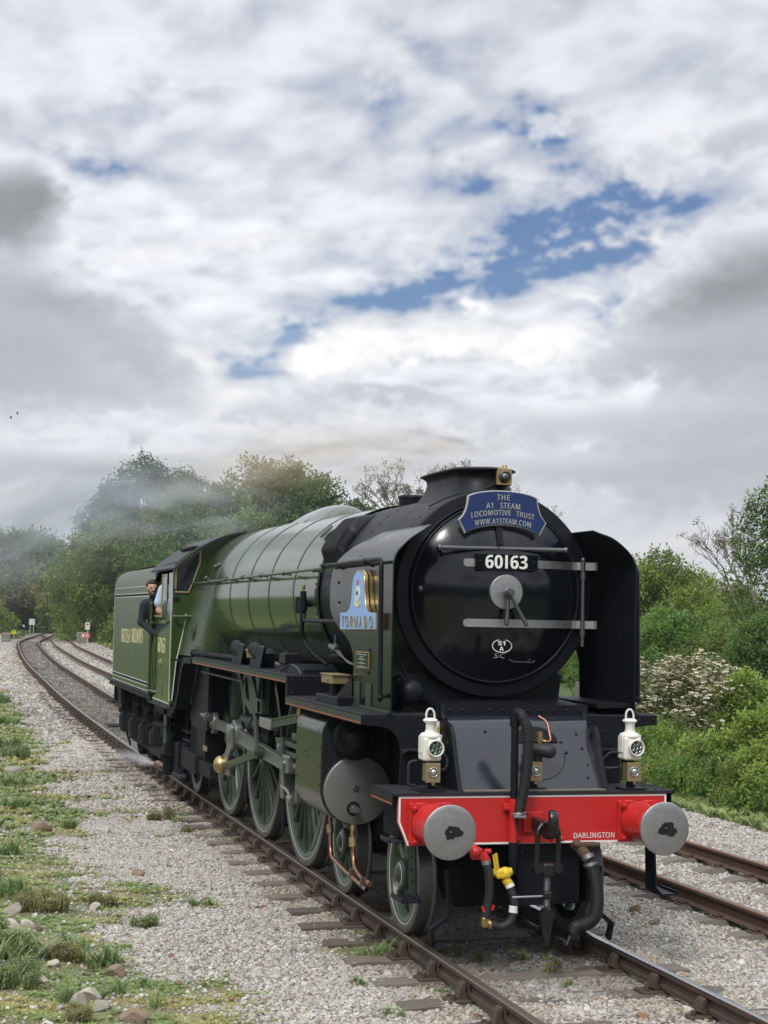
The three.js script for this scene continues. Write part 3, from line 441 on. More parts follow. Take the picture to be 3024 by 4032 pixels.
// running plate: front drop plate with its arches, two levels, curved fall at the cab
{
  for (const s of [-1, 1]) {
    const sh = new THREE.Shape(); sh.moveTo(0.6 * s, 1.79); sh.lineTo(1.28 * s, 1.79); sh.lineTo(1.28 * s, 1.722); sh.lineTo(1.16 * s, 1.712); sh.bezierCurveTo(1.02 * s, 1.70, 0.955 * s, 1.64, 0.95 * s, 1.5); sh.lineTo(0.955 * s, 1.23); sh.lineTo(0.6 * s, 1.23);
    const d = part(loco, 'drop_plate', slabXY(sh, -1.06, -1.045), M.satin);
    stuff(part(d, 'drop_plate_rivets', rivets([...between([0.7 * s, 1.765, -1.045], [1.25 * s, 1.765, -1.045], 5), [0.8 * s, 1.66, -1.045], [0.7 * s, 1.5, -1.045]], [0, 0, 1], 0.013), M.satin));
    part(d, 'bracket_shelf', [box(s * 0.66, s * 0.95, 1.515, 1.53, -1.045, -0.985, 0.004), bar([s * 0.95, 1.5, -0.99], [s * 0.9, 1.535, -0.985], 0.012, 0.05)], M.plate);
    // lower plate
    const lo = part(loco, 'running_plate', [box(s * 0.6, s * 1.28, 1.79, 1.806, -3.86, -1.045, 0.003), box(s * 0.56, s * 1.28, 1.985, 2.0, -9.75, -3.85, 0.003)], M.plate);
    part(lo, 'valance', [box(s * 1.268, s * 1.28, 1.722, 1.79, -3.84, -1.05), box(s * 1.268, s * 1.28, 1.925, 1.985, -9.55, -3.87), box(s * 1.268, s * 1.28, 1.722, 1.985, -3.868, -3.842)], M.greenDark);
    part(lo, 'red_line', [box(s * 1.2805, s * 1.2835, 1.732, 1.739, -3.84, -1.06), box(s * 1.2805, s * 1.2835, 1.934, 1.941, -9.4, -3.87)], M.redLine);
    part(lo, 'plate_riser', [box(s * 0.6, s * 1.28, 1.79, 1.99, -3.86, -3.845, 0.003)], M.satin);
    const rv = [...between([s * 1.2, 1.806, -3.75], [s * 1.2, 1.806, -1.1], 26), ...between([s * 1.13, 1.806, -3.75], [s * 1.13, 1.806, -1.1], 26)], rv2 = [...between([s * 1.22, 2.0, -9.5], [s * 1.22, 2.0, -3.95], 50), ...between([s * 1.14, 2.0, -9.5], [s * 1.14, 2.0, -3.95], 50)];
    stuff(part(lo, 'running_plate_rivets', [rivets([...rv, ...rv2], [0, 1, 0], 0.012, 0.6), rivets([[s * 1.22, 1.955, -3.845], [s * 1.1, 1.955, -3.845], [s * 0.98, 1.955, -3.845], [s * 1.22, 1.83, -3.845], [s * 0.9, 1.95, -3.845]], [0, 0, 1], 0.014)], M.plate));
    // curved fall to the cab
    const curve = new THREE.CatmullRomCurve3([[-9.7, 1.99], [-10.15, 1.985], [-10.4, 1.95], [-10.56, 1.83], [-10.75, 1.58], [-10.95, 1.38], [-11.15, 1.27], [-11.4, 1.245], [-13.2, 1.24]].map(([z, y]) => v3(0, y, z))).getPoints(60);
    const strip = (x0, x1, dy) => loft([x0, x1].map((x) => curve.map((p) => [x, p.y + dy, p.z])));
    const f = part(loco, 'curved_running_plate', [strip(s * 1.28, s * 1.06, 0), strip(s * 1.06, s * 1.28, -0.016), loft([curve.map((p) => [s * 1.281, p.y, p.z]), curve.map((p) => [s * 1.281, p.y - 0.016, p.z])]), loft([curve.slice(0, 52).map((p) => [s * 1.272, p.y - 0.01, p.z]), curve.slice(0, 52).map((p, i) => [s * 1.272, p.y - 0.01 - 0.07, p.z + (i > 12 && i < 40 ? 0.06 : 0)])])], M.satin);
    part(loco, 'cab_step_edge', [box(s * 1.18, s * 1.36, 1.228, 1.246, -13.2, -11.25, 0.004), box(s * 1.18, s * 1.25, 1.1, 1.23, -13.1, -11.4, 0.01)], M.plate);
  }
}

// frames and all that is dark between the wheels
{
  const fr = part(loco, 'main_frame', [-1, 1].map((s) => [box(s * 0.6, s * 0.63, 0.62, 1.79, -10.2, -1.05), box(s * 0.6, s * 0.63, 0.75, 1.25, -13.0, -10.2)]), M.frame);
  part(fr, 'frame_stretchers', [box(-0.6, 0.6, 0.66, 1.72, -1.35, -1.3), box(-0.6, 0.6, 0.5, 1.6, -2.2, -2.1), box(-0.6, 0.6, 0.6, 1.7, -4.0, -3.9), box(-0.6, 0.6, 0.6, 1.75, -6.2, -6.1), box(-0.6, 0.6, 0.6, 1.75, -8.4, -8.3), box(-0.55, 0.55, 1.0, 1.75, -9.6, -1.4)], M.frame);
  part(loco, 'ashpan', [-1, 1].map((s) => slabZY([[-10.35, 1.96], [-10.9, 1.36], [-11.0, 1.16], [-10.9, 1.06], [-10.5, 1.03], [-9.6, 1.05], [-9.55, 1.96]], s * 1.02 - 0.03, s * 1.02 + 0.03, null, 0.004)).concat([box(-1.0, 1.0, 0.56, 1.1, -11.2, -10.0), box(-1.0, 1.0, 1.05, 1.95, -11.2, -9.65)]), M.satin, 'black ashpan side below the firebox');
  part(loco, 'makers_plate', box(-1.012, -1.003, 0.76, 0.83, -10.1, -9.8, 0.002), M.oldBrass);
  const bog = part(loco, 'bogie_frame', [-1, 1].map((s) => slabZY([[-0.72, 0.62], [-0.72, 0.34], [-1.15, 0.33], [-1.3, 0.5], [-3.6, 0.5], [-4.1, 0.36], [-4.2, 0.6], [-2.9, 0.86], [-1.9, 0.86]], s * 0.54 - 0.015, s * 0.54 + 0.015)).concat([box(-0.53, 0.53, 0.3, 0.84, -0.92, -0.89), box(-0.5, 0.5, 0.4, 0.7, -4.1, -1.2)]), M.frame);
  stuff(part(bog, 'stay_bolts', rivets([[0.42, 0.4, -0.89], [0.2, 0.36, -0.89], [-0.3, 0.36, -0.89], [-0.42, 0.7, -0.89]], [0, 0, 1], 0.018), M.frame));
  const stay = part(loco, 'front_stay_plate', [slabXY([[-0.1, 0.83], [0.42, 0.83], [0.42, 0.36], [-0.1, 0.34]], -0.64, -0.62, null, 0.003), box(-0.12, -0.06, 0.78, 0.86, -0.62, -0.56), box(0.36, 0.42, 0.76, 0.86, -0.62, -0.56)], M.satin);
  each(stay, 'stay_bolt', rivets([[-0.09, 0.76, -0.56], [0.39, 0.74, -0.56], [0.3, 0.4, -0.62]], [0, 0, 1], 0.02, 0.8), M.satin);
  for (const s of [-1, 1]) part(loco, 'guard_iron', [bar([s * 0.64, 0.62, -0.74], [s * 0.62, 0.26, -0.74], 0.07, 0.03, [0, 0, 1]), bar([s * 0.62, 0.27, -0.74], [s * 0.765, 0.155, -0.76], 0.07, 0.03, [0, 0, 1]), bar([s * 0.762, 0.165, -0.76], [s * 0.74, 0.03, -0.78], 0.07, 0.03, [0, 0, 1])], M.satin);
  for (const s of [-1, 1]) { // steps hung under the beam
    const st = part(loco, 'hanging_step', [slabZY([[-0.62, 0.84], [-0.46, 0.84], [-0.42, 0.5], [-0.3, 0.46], [-0.6, 0.46]], s * 0.99 - 0.008, s * 0.99 + 0.008), box(s * 0.98, s * 1.13, 0.44, 0.456, -0.62, -0.32, 0.004), box(s * 1.12, s * 1.135, 0.44, 0.475, -0.62, -0.32, 0.004)], M.satin);
    if (s < 0) part(st, 'upper_step', [box(-1.16, -1.03, 0.85, 0.866, -0.82, -0.6, 0.004), box(-1.17, -1.155, 0.85, 0.885, -0.82, -0.6, 0.004)], M.plate);
    each(st, 'step_bolt', rivets([[s * 0.999, 0.76, -0.53], [s * 0.999, 0.66, -0.52], [s * 0.999, 0.58, -0.5]], [s, 0, 0], 0.014, 0.9), M.satin);
  }
}

// smokebox, its door and what is on it
let doorAt;
{
  const sb = part(loco, 'smokebox', latheZ([[0.885, -4.2], [0.885, -1.62], [0.88, -1.56]], 0, CY, 96), M.satin, 'matt black smokebox');
  part(sb, 'smokebox_saddle', [slabXY([[-0.62, 1.75], [-0.66, 2.1], [-0.5, 2.2], [0.5, 2.2], [0.66, 2.1], [0.62, 1.75]], -3.5, -1.65)], M.satin);
  part(sb, 'front_ring', latheZ([[0.88, -1.565], [0.878, -1.535], [0.868, -1.525], [0.79, -1.52], [0.778, -1.512], [0.772, -1.512], [0.765, -1.525], [0.73, -1.53]], 0, CY, 120), M.satin);
  const dish = (r) => -1.50 + 0.235 * (1 - (r / 0.745) ** 2);
  doorAt = (x, y, lift = 0) => [x, y, Math.max(-1.5, dish(Math.hypot(x, y - CY))) + lift];
  const prof = [[0.748, -1.53], [0.748, -1.505], [0.742, -1.494]]; for (let i = 18; i >= 0; i--) prof.push([0.735 * i / 18, dish(0.735 * i / 18)]);
  const door = part(loco, 'smokebox_door', latheZ(prof, 0, CY, 120), M.black, 'round domed glossy black smokebox door');
  part(door, 'door_rim', new THREE.TorusGeometry(0.748, 0.012, 8, 120).translate(0, CY, -1.498), M.satin);
  for (const [y, x0] of [[3.045, -0.35], [2.545, -0.345]]) {  // hinge straps follow the dish
    const xs = []; xs.push(x0, x0 + 0.005, x0 + 0.014, x0 + 0.028); for (let i = 1; i <= 30; i++) xs.push(lerp(x0 + 0.028, 0.885, i / 30));
    const zAt = (x) => x < 0.7 ? doorAt(x, y, 0.012)[2] : lerp(doorAt(0.7, y, 0.012)[2], -1.43, (x - 0.7) / 0.185);
    const h = (x, i) => [0.01, 0.02, 0.029][i] ?? 0.033;
    const ring = xs.map((x, i) => { const z = zAt(x), k = h(x, i); return [[x, y - k, z - 0.02], [x, y - k, z], [x, y + k, z], [x, y + k, z - 0.02]]; });
    const g = loft(ring, true).toNonIndexed(); g.deleteAttribute('normal'); g.computeVertexNormals();
    part(door, 'hinge_strap', [g, box(0.872, 0.888, y - 0.034, y + 0.034, -1.46, -1.42)], M.brushed, 'bare steel strap hinge');
  }
  part(door, 'hinge_pin', [rod([0.765, 2.36, -1.44], [0.765, 3.1, -1.44], 0.017), rod([0.765, 2.93, -1.44], [0.765, 2.99, -1.44], 0.026), rod([0.765, 2.45, -1.44], [0.765, 2.5, -1.44], 0.026), rod([0.765, 2.36, -1.44], [0.765, 2.42, -1.44], 0.012), ball([0.765, 3.1, -1.44], 0.022)], M.darkSteel);
  part(door, 'door_disc', latheZ([[0.145, -1.275], [0.146, -1.25], [0.138, -1.243], [0, -1.24]], 0, CY + 0.007, 64), M.brushed, 'round bare steel disc behind the handles');
  const dart = part(door, 'dart', [rod([0, CY, -1.26], [0, CY, -1.13], 0.032), rod([0, CY, -1.13], [0, CY, -1.1], 0.026, 0.026, 6), new THREE.TorusGeometry(0.036, 0.01, 8, 20).translate(0, CY, -1.18)], M.darkSteel);
  part(dart, 'dart_handle', [rod([0, CY - 0.02, -1.2], [-0.012, 2.545, -1.2], 0.015, 0.021), ball([-0.012, 2.545, -1.2], 0.021)], M.darkSteel);
  part(dart, 'dart_handle', [rod([0.01, CY - 0.02, -1.17], [0.15, 2.54, -1.17], 0.014, 0.02), ball([0.15, 2.54, -1.17], 0.02)], M.darkSteel);
  part(door, 'door_handrail', [rod([-0.56, 3.163, -1.335], [0.56, 3.172, -1.335], 0.019), ball([-0.56, 3.163, -1.335], 0.026), ball([0.56, 3.172, -1.335], 0.026), rod([-0.55, 3.163, -1.335], [-0.55, 3.163, -1.45], 0.014), rod([0.55, 3.17, -1.335], [0.55, 3.17, -1.45], 0.014)], M.darkSteel);
  const np = part(door, 'number_plate', box(-0.265, 0.285, 2.985, 3.128, -1.31, -1.262, 0.01), M.black, 'black plate with the white number 60163');
  part(np, 'plate_digits', [letters('60', 0.152, 0.112, 0.008).translate(-0.108, 3.056, -1.264), box(0.001 - 0.011, 0.001 + 0.011, 3.001, 3.112, -1.264, -1.256), letters('63', 0.152, 0.112, 0.008).translate(0.112, 3.056, -1.264)], M.white);
  each(np, 'plate_bolt', rivets([[-0.23, 3.056, -1.262], [0.25, 3.056, -1.262]], [0, 0, 1], 0.012), M.satin);
  part(door, 'lamp_iron', [bar([-0.03, 3.2, -1.325], [-0.03, 3.46, -1.4], 0.05, 0.012, [1, 0, 0]), rod([-0.05, 3.16, -1.3], [-0.05, 3.4, -1.36], 0.004)], M.satin);
  const shed = part(door, 'shed_plate', [slabXY((() => { const s = new THREE.Shape(); s.absellipse(0, 0, 0.092, 0.06, 0, Math.PI * 2); return s; })(), 0, 0.012).translate(0, 2.357, -1.348)], M.black, 'small oval plate reading 51A, SC painted below');
  part(shed, 'plate_lettering', [ellipseRing(0.088, 0.057, 0.006, 0.004).translate(0, 2.357, -1.334), letters('51', 0.062, 0.036, 0.004).translate(-0.004, 2.379, -1.334), letters('A', 0.036, 0.034, 0.004).translate(-0.004, 2.334, -1.334), rotateToDoor(letters('SC', 0.095, 0.042, 0.003, fontThin, 0.1), -0.004, 2.275)], M.white);
  part(door, 'shed_clip', [bend([doorAt(0.085, 2.243, 0.01), doorAt(0.12, 2.225, 0.03), doorAt(0.3, 2.22, 0.03), doorAt(0.325, 2.235, 0.03)], 0.005, 0.01), rod(doorAt(0.25, 2.22, 0.02), doorAt(0.28, 2.25, 0.03), 0.004)], M.darkSteel);
  part(door, 'door_stud', [ball([-0.685, 2.818, -1.46], 0.028), rod([-0.685, 2.818, -1.5], [-0.685, 2.818, -1.46], 0.018)], M.darkSteel);
  function rotateToDoor(g, x, y) { const a = Math.atan2(2 * 0.235 * (CY - y), 0.745 ** 2); return g.rotateX(a).translate(...doorAt(x, y, 0.002)); }
  // chimney: long oval with a flared foot and a lip
  const ov = (w, l, y, zc) => { const o = []; for (let k = 0; k < 48; k++) { const a = k / 48 * Math.PI * 2, c = Math.cos(a), s = Math.sin(a); o.push([w * c, y, zc + s * w + Math.sign(s) * (l - w) * Math.min(1, Math.abs(s) * 3)]); } return o; };
  const ch = part(loco, 'chimney', loft([ov(0.42, 0.74, 3.54, -2.33), ov(0.33, 0.68, 3.64, -2.33), ov(0.27, 0.63, 3.72, -2.33), ov(0.25, 0.61, 3.79, -2.33), ov(0.255, 0.615, 3.825, -2.33), ov(0.285, 0.65, 3.85, -2.33), ov(0.31, 0.68, 3.858, -2.33), ov(0.31, 0.68, 3.873, -2.33), ov(0.28, 0.65, 3.886, -2.33), ov(0.22, 0.59, 3.886, -2.33), ov(0.21, 0.58, 3.66, -2.33)].reverse(), true), M.satin, 'long black double chimney');
  const lamp = part(ch, 'chimney_lamp', [box(0.045, 0.185, 3.73, 3.875, -1.78, -1.655, 0.006), rod([0.14, 3.87, -1.72], [0.14, 3.91, -1.72], 0.025, 0.018)], M.brass, 'brass electric lamp');
  part(lamp, 'lamp_lens', [latheZ([[0.052, -1.66], [0.055, -1.64], [0.045, -1.632]], 0.118, 3.803, 28), ball([0.118, 3.803, -1.665], 0.045)], M.darkSteel);
  part(ch, 'lamp_cable', hose([[0.06, 3.76, -1.7], [-0.02, 3.71, -1.68], [-0.12, 3.685, -1.75], [-0.3, 3.64, -1.8], [-0.5, 3.54, -1.85]], 0.007, 30, 6), M.rubber);
  // small round cover behind the chimney
  part(loco, 'relief_valve_cover', lathe([[0.13, 3.6], [0.13, 3.76], [0.14, 3.765], [0.14, 3.785], [0.12, 3.8], [0, 3.805]], 32).translate(0.02, 0, -4.1), M.satin);
  stuff(part(sb, 'smokebox_rivets', [3.0, 3.94, 1.72].map((z) => { const l = []; for (let a = -100; a <= 100; a += 7) l.push([Math.sin(a * Math.PI / 180) * 0.886, CY + Math.cos(a * Math.PI / 180) * 0.886, -z]); return l.map((p) => rivets([p], [p[0], p[1] - CY, 0], 0.011, 0.7)); }), M.satin));
  part(sb, 'smokebox_pipe', hose([[-0.84, 2.3, -1.64], [-0.79, 2.18, -1.63], [-0.76, 2.1, -1.6], [-0.75, 1.95, -1.5]], 0.014, 20, 8), M.satin);
  // pump with round dome in front of the near deflector
  const pump = part(loco, 'steam_brake_drum', [latheZ([[0.1, -1.75], [0.1, -1.32], [0.115, -1.315], [0.115, -1.295], [0.108, -1.28], [0.1, -1.24], [0.075, -1.205], [0.035, -1.19], [0, -1.186]], -0.80, 1.972, 36), rod([-0.8, 1.972, -1.19], [-0.8, 1.972, -1.175], 0.016, 0.016, 6), box(-0.97, -0.82, 1.82, 2.09, -1.75, -1.4, 0.03), hose([[-0.93, 2.06, -1.4], [-0.88, 2.1, -1.36], [-0.85, 2.04, -1.3], [-0.86, 1.9, -1.3], [-0.9, 1.86, -1.36]], 0.018, 24, 8)], M.satin);
  stuff(part(pump, 'drum_bolts', rivets(Array.from({ length: 8 }, (_, k) => [-0.8 + 0.1 * Math.cos(k * 0.785 + 0.4), 1.972 + 0.1 * Math.sin(k * 0.785 + 0.4), -1.286]), [0, 0, 1], 0.011), M.satin));
}

// smoke deflectors, each a thin bent sheet with a foot
for (const s of [-1, 1]) {
  // outline in (z, y) below the bend, then the bent top towards the boiler
  const sh = new THREE.Shape(); sh.moveTo(-1.0, 1.806); sh.lineTo(-0.99, 2.99); sh.lineTo(-1.0, 3.0); sh.lineTo(-2.97, 3.0); sh.bezierCurveTo(-3.06, 2.93, -3.1, 2.8, -3.06, 2.68); sh.bezierCurveTo(-3.02, 2.55, -2.75, 2.49, -2.6, 2.445); sh.bezierCurveTo(-2.35, 2.37, -2.19, 2.32, -2.175, 2.15); sh.lineTo(-2.16, 1.806);
  const sheet = slabZY(sh, s * 1.052 - 0.005, s * 1.052 + 0.005), steps = [];
  for (let i = 0; i <= 14; i++) { const t = i / 14, y = lerp(2.995, 3.33, t), x = 1.052 - 0.34 * Math.pow(t, 2.1), zr = lerp(-2.975, -2.52, t), zf = -0.99 - 0.12 * smoothstep(t, 0.8, 1); steps.push([x * s, y, zf, zr]); }
  const tops = [0.005, -0.005].map((d) => loft(steps.map(([x, y, zf, zr]) => [[x + d * s, y + Math.abs(d) * 0.5, zf], [x + d * s, y + Math.abs(d) * 0.5, zr]])));
  const edge = new THREE.TubeGeometry(new THREE.CatmullRomCurve3(steps.map(([x, y, zf]) => v3(x, y, zf))), 20, 0.008, 6), edge2 = rod([s * 1.052, 1.81, -0.995], [s * 1.052, 2.995, -0.99], 0.007);
  const topE = rod([steps[14][0], 3.33, steps[14][2]], [steps[14][0], 3.33, steps[14][3]], 0.008);
  const d = part(loco, 'smoke_deflector', [sheet, ...tops, edge, edge2, topE], s < 0 ? phys(0.005, 0.0085, 0.007, 1, 0.75, { roughnessMap: rough(0.1, 0.26, 0.9), bumpMap: wavy, bumpScale: 0.001 }) : M.satin, s < 0 ? 'tall black smoke deflector carrying the name plate' : 'tall black smoke deflector curved in at its top');
  part(d, 'deflector_foot', [box(s * 1.03, s * 1.075, 1.806, 1.83, -2.2, -1.0, 0.004), ...(s < 0 ? [box(-1.068, -1.056, 1.83, 2.02, -2.1, -1.92, 0.003), box(-1.068, -1.056, 1.83, 2.02, -1.72, -1.56, 0.003)] : [box(0.70, 0.79, 1.88, 2.95, -2.2, -2.18, 0.003), box(0.74, 1.05, 1.86, 1.9, -2.2, -1.05, 0.003)])], s < 0 ? M.greenDark : M.satin);
  stuff(part(d, 'deflector_rivets', [rivets([[s * 1.058, 2.88, -2.75], [s * 1.058, 2.7, -2.72], [s * 1.058, 3.18, -2.4], [s * 1.058, 2.0, -2.02], [s * 1.058, 1.98, -1.62], [s * 1.058, 1.85, -2.0], [s * 1.058, 1.85, -1.62], [s * 1.058, 2.3, -1.65], [s * 1.058, 2.11, -1.67], [s * 1.058, 1.9, -1.3]], [s, 0, 0], 0.015, 0.8), rivets([[s * 1.045, 2.55, -1.3], [s * 1.045, 2.46, -1.3], [s * 1.045, 1.95, -1.15], [s * 1.045, 1.93, -1.3]], [-s, 0, 0], 0.013, 0.8), ...(s > 0 ? [rivets(between([0.77, 1.98, -2.18], [0.77, 2.9, -2.18], 12), [0, 0, 1], 0.008)] : [])], M.satin));
  part(d, 'deflector_handrail', [bend([[s * 1.12, 3.035, -3.08], [s * 1.12, 3.045, -1.12], [s * 1.12, 1.93, -1.08]], 0.02, 0.08, 12), rod([s * 1.12, 1.95, -1.08], [s * 1.05, 1.95, -1.08], 0.014), ball([s * 1.12, 1.935, -1.08], 0.027), ball([s * 1.075, 1.95, -1.08], 0.022), rod([s * 1.12, 3.036, -2.6], [s * 1.05, 3.0, -2.6], 0.014), rod([s * 1.12, 3.04, -1.62], [s * 1.05, 3.0, -1.62], 0.014), rod([s * 1.12, 3.04, -1.66], [s * 1.12, 3.04, -1.58], 0.026), rod([s * 1.12, 3.036, -3.1], [s * 1.12, 3.036, -3.02], 0.027)], M.satin);
}
// name plates on the near deflector: two plates, shaped like a bell, one in front of the other
{
  const bell = (k) => { const s = new THREE.Shape(); s.moveTo(-2.44, 2.455); s.lineTo(-1.235, 2.472); s.lineTo(-1.235, 2.61); s.lineTo(-1.44, 2.61); s.bezierCurveTo(-1.56, 2.62, -1.6, 2.68, -1.615, 2.74); s.bezierCurveTo(-1.635, 2.8, -1.63, 2.85, -1.65, 2.9); s.bezierCurveTo(-1.68, 3.0, -1.95, 3.0, -2.0, 2.9); s.bezierCurveTo(-2.03, 2.85, -2.04, 2.8, -2.05, 2.74); s.bezierCurveTo(-2.07, 2.68, -2.1, 2.62, -2.24, 2.608); s.lineTo(-2.44, 2.606); return s; };
  const back = slabZY(bell(), -1.072, -1.058), np = part(loco, 'name_plate', [slabZY(bell(), -1.118, -1.082, null, 0.004)], M.brass, 'bell shaped blue name plate with brass edge reading TORNADO');
  const inset = slabZY(bell(), 0, 0.004), c = [-1.84, 2.7]; inset.translate(0, -c[1], -c[0]).scale(1, 0.955, 0.965).translate(-1.1225, c[1] - 0.001, c[0]);
  part(np, 'plate_face', inset, M.paleBlue);
  part(loco, 'name_plate_backing', back, M.brass);
  const side = (g, z, y, x = -1.123) => g.rotateY(-Math.PI / 2).translate(x, y, z);
  part(np, 'name_letters', side(letters('TORNADO', 1.02, 0.098, 0.006, fontThin, 0.35), -1.84, 2.535), M.oldBrass);
  const el = (a, b) => { const s = new THREE.Shape(); s.absellipse(0, 0, a, b, 0, Math.PI * 2); return s; };
  const disc = (a, b, x, y, m, nm) => part(np, nm, side(new THREE.ExtrudeGeometry(el(a, b), { depth: 0.003, bevelEnabled: false, curveSegments: 20 }), -1.835, y, x), m);
  disc(0.088, 0.072, -1.1235, 2.765, M.lining, 'badge_ring'); disc(0.078, 0.064, -1.126, 2.765, std(0.55, 0.68, 0.6, 0.4), 'badge_face'); disc(0.035, 0.018, -1.129, 2.775, M.blue, 'badge_centre');
  part(np, 'badge_crown', [side(new THREE.ExtrudeGeometry(el(0.03, 0.017), { depth: 0.003, bevelEnabled: false }), -1.835, 2.872), side(new THREE.BoxGeometry(0.055, 0.014, 0.006), -1.835, 2.852)], M.redLine);
  part(np, 'badge_scroll', side((() => { const s = new THREE.Shape(); s.moveTo(-0.085, 0.025); s.quadraticCurveTo(0, -0.03, 0.085, 0.025); s.lineTo(0.095, 0.0); s.quadraticCurveTo(0, -0.06, -0.095, 0.0); return new THREE.ExtrudeGeometry(s, { depth: 0.004, bevelEnabled: false }); })(), -1.835, 2.685), M.cream);
  const wp = part(loco, 'works_plate', [slabZY([[-2.05, 2.135], [-1.615, 2.145], [-1.615, 2.285], [-2.05, 2.278]], -1.075, -1.057, null, 0.003)], M.brass, 'small black works plate with brass rim');
  part(wp, 'plate_face', slabZY([[-2.025, 2.145], [-1.64, 2.154], [-1.64, 2.276], [-2.025, 2.27]], -1.0775, -1.0745), M.black);
  part(wp, 'plate_lettering', [[0.3, 2.258], [0.11, 2.238], [0.22, 2.218], [0.03, 2.2], [0.24, 2.185], [0.02, 2.17], [0.26, 2.156]].map(([w, y]) => box(-1.08, -1.077, y - 0.003, y + 0.003, -1.832 - w / 2, -1.832 + w / 2)), std(0.4, 0.39, 0.34, 0.5));
}
// boiler: tapered clothing in rings with bands between, black cowl at the smokebox joint, long dome, wide firebox
{
  const rAt = (z) => lerp(0.905, 0.962, smoothstep(-z, 4.1, 8.8)), joints = [-4.22, -5.28, -6.45, -7.55, -8.68, -9.86];
  const bands = [];
  for (let i = 0; i < 5; i++) { const a = joints[i], b = joints[i + 1]; part(loco, 'boiler_cladding', latheZ(Array.from({ length: 7 }, (_, k) => { const z = lerp(b, a, k / 6); return [rAt(z), z]; }), 0, CY, 96), M.green, 'glossy green boiler clothing'); }
  for (let i = 0; i < 6; i++) {
    const z = joints[i], r = rAt(z); const b = part(loco, 'boiler_band', latheZ([[r - 0.002, z - 0.03], [r + 0.005, z - 0.029], [r + 0.006, z], [r + 0.005, z + 0.029], [r - 0.002, z + 0.03]], 0, CY, 96), i === 0 ? M.satin : M.green);
    each(b, 'band_lining', [-0.033, 0.033].map((d) => latheZ([[r + 0.001, z + d - 0.0035], [r + 0.004, z + d], [r + 0.001, z + d + 0.0035]], 0, CY, 96)), std(0.045, 0.055, 0.035, 0.4));
  }
  // cowls over the joint: thick curved strips low on each shoulder of the boiler
  for (const k of [-1, 1]) { const ring = []; for (let a = 30; a <= 70; a += 2) { const t = k * a * Math.PI / 180, e = smoothstep(a, 70, 63) * smoothstep(a, 30, 42), r = 0.905 + 0.08 * e, s = Math.sin(t), c = Math.cos(t), z0 = -3.60 - 0.14 * smoothstep(a, 50, 30), z1 = -4.24 - 0.1 * smoothstep(a, 50, 30); ring.push([[s * 0.89, CY + c * 0.89, z0 + 0.02], [s * (r - 0.02), CY + c * (r - 0.02), z0], [s * r, CY + c * r, z0 - 0.05], [s * r, CY + c * r, z1 + 0.05], [s * (r - 0.02), CY + c * (r - 0.02), z1], [s * 0.89, CY + c * 0.89, z1 - 0.02]]); }
    part(loco, 'superheater_cowl', [loft(ring), loft(ring.map((r) => [...r].reverse()))], M.satin, 'raised black cowl over the boiler joint'); }
  stuff(part(loco, 'joint_rivets', [-72, -76, -80, -84, -88, -93, -98, -103, -108, -113, -118].map((a) => { const t = a * Math.PI / 180; return [-4.3, -3.7].map((z) => rivets([[Math.sin(t) * 0.905, CY + Math.cos(t) * 0.905, z]], [Math.sin(t), Math.cos(t), 0], 0.012)); }), M.satin));
  // dome: long low teardrop
  const dm = []; for (let i = 0; i <= 28; i++) { const u = i / 28, z = lerp(-6.25, -9.25, u), p = Math.sin(Math.pow(u, 0.62) * Math.PI), h = 0.16 * Math.pow(p, 0.7) * (1 - 0.1 * u), w = 0.04 + 0.30 * Math.pow(p, 0.6), r = []; for (let k = 0; k <= 20; k++) { const t = k / 20 * 2 - 1, x = w * 1.25 * t, base = CY + Math.sqrt(rAt(z) ** 2 - x * x) - 0.015; r.push([x, base + h * Math.pow(Math.cos(t * Math.PI / 2), 1.3), z]); } dm.push(r); }
  part(loco, 'dome', [loft(dm), loft(dm.map((r) => [...r].reverse()))], M.green, 'long low green dome');
  part(loco, 'wash_out_plug', [latheZ([[0.09, 0], [0.085, 0.015], [0, 0.018]], 0, 0, 20).rotateX(-Math.PI / 2).scale(1, 1, 1).applyQuaternion(new THREE.Quaternion().setFromUnitVectors(v3(0, 1, 0), v3(-0.72, 0.7, 0).normalize())).translate(-0.665, CY + 0.646, -4.85)], M.greenDark);

  // firebox clothing: round top, sides spreading towards the foundation ring
  const sec = (z) => {
    const t = smoothstep(-z, 9.86, 10.25), u = clamp((-z - 10.0) / 1.35, 0, 1), r = 0.962, out = [];
    const side = [[2.95, lerp(0.95, 0.985, u)], [2.75, lerp(0.962, 1.03, u)], [2.5, lerp(0.985, 1.095, u)], [2.2, lerp(1.012, 1.15, u)], [1.99, lerp(1.033, 1.185, u)]];
    const round = [[2.95, 0.95], [2.75, 0.96], [2.5, 0.915], [2.2, 0.755], [1.99, 0.53]];
    for (let k = 0; k < 5; k++) { const i = 4 - k; out.push([-lerp(round[i][1], side[i][1], t), round[i][0], z]); }
    for (let a = -80; a <= 80; a += 8) { const q = a * Math.PI / 180; out.push([Math.sin(q) * (r - 0.015 + 0.015 * Math.abs(Math.cos(q))), CY + Math.cos(q) * (r + 0.0), z]); }
    for (let k = 0; k < 5; k++) out.push([lerp(round[k][1], side[k][1], t), round[k][0], z]);
    return out;
  };
  const zs = [-9.86, -9.95, -10.05, -10.15, -10.25, -10.5, -10.8, -11.1, -11.34].map(sec);
  const fb = part(loco, 'firebox', [loft(zs), loft(zs.map((r) => [...r].reverse()))], std(0.03, 0.054, 0.016, 1, 0, { roughnessMap: rough(0.28, 0.45, 0.8) }), 'wide green firebox ahead of the cab');
  part(fb, 'throat_plate', slabXY([[-0.9, 1.99], [-0.86, 2.3], [-0.6, 2.25], [0.6, 2.25], [0.86, 2.3], [0.9, 1.99]], -9.96, -9.93), M.greenDark);
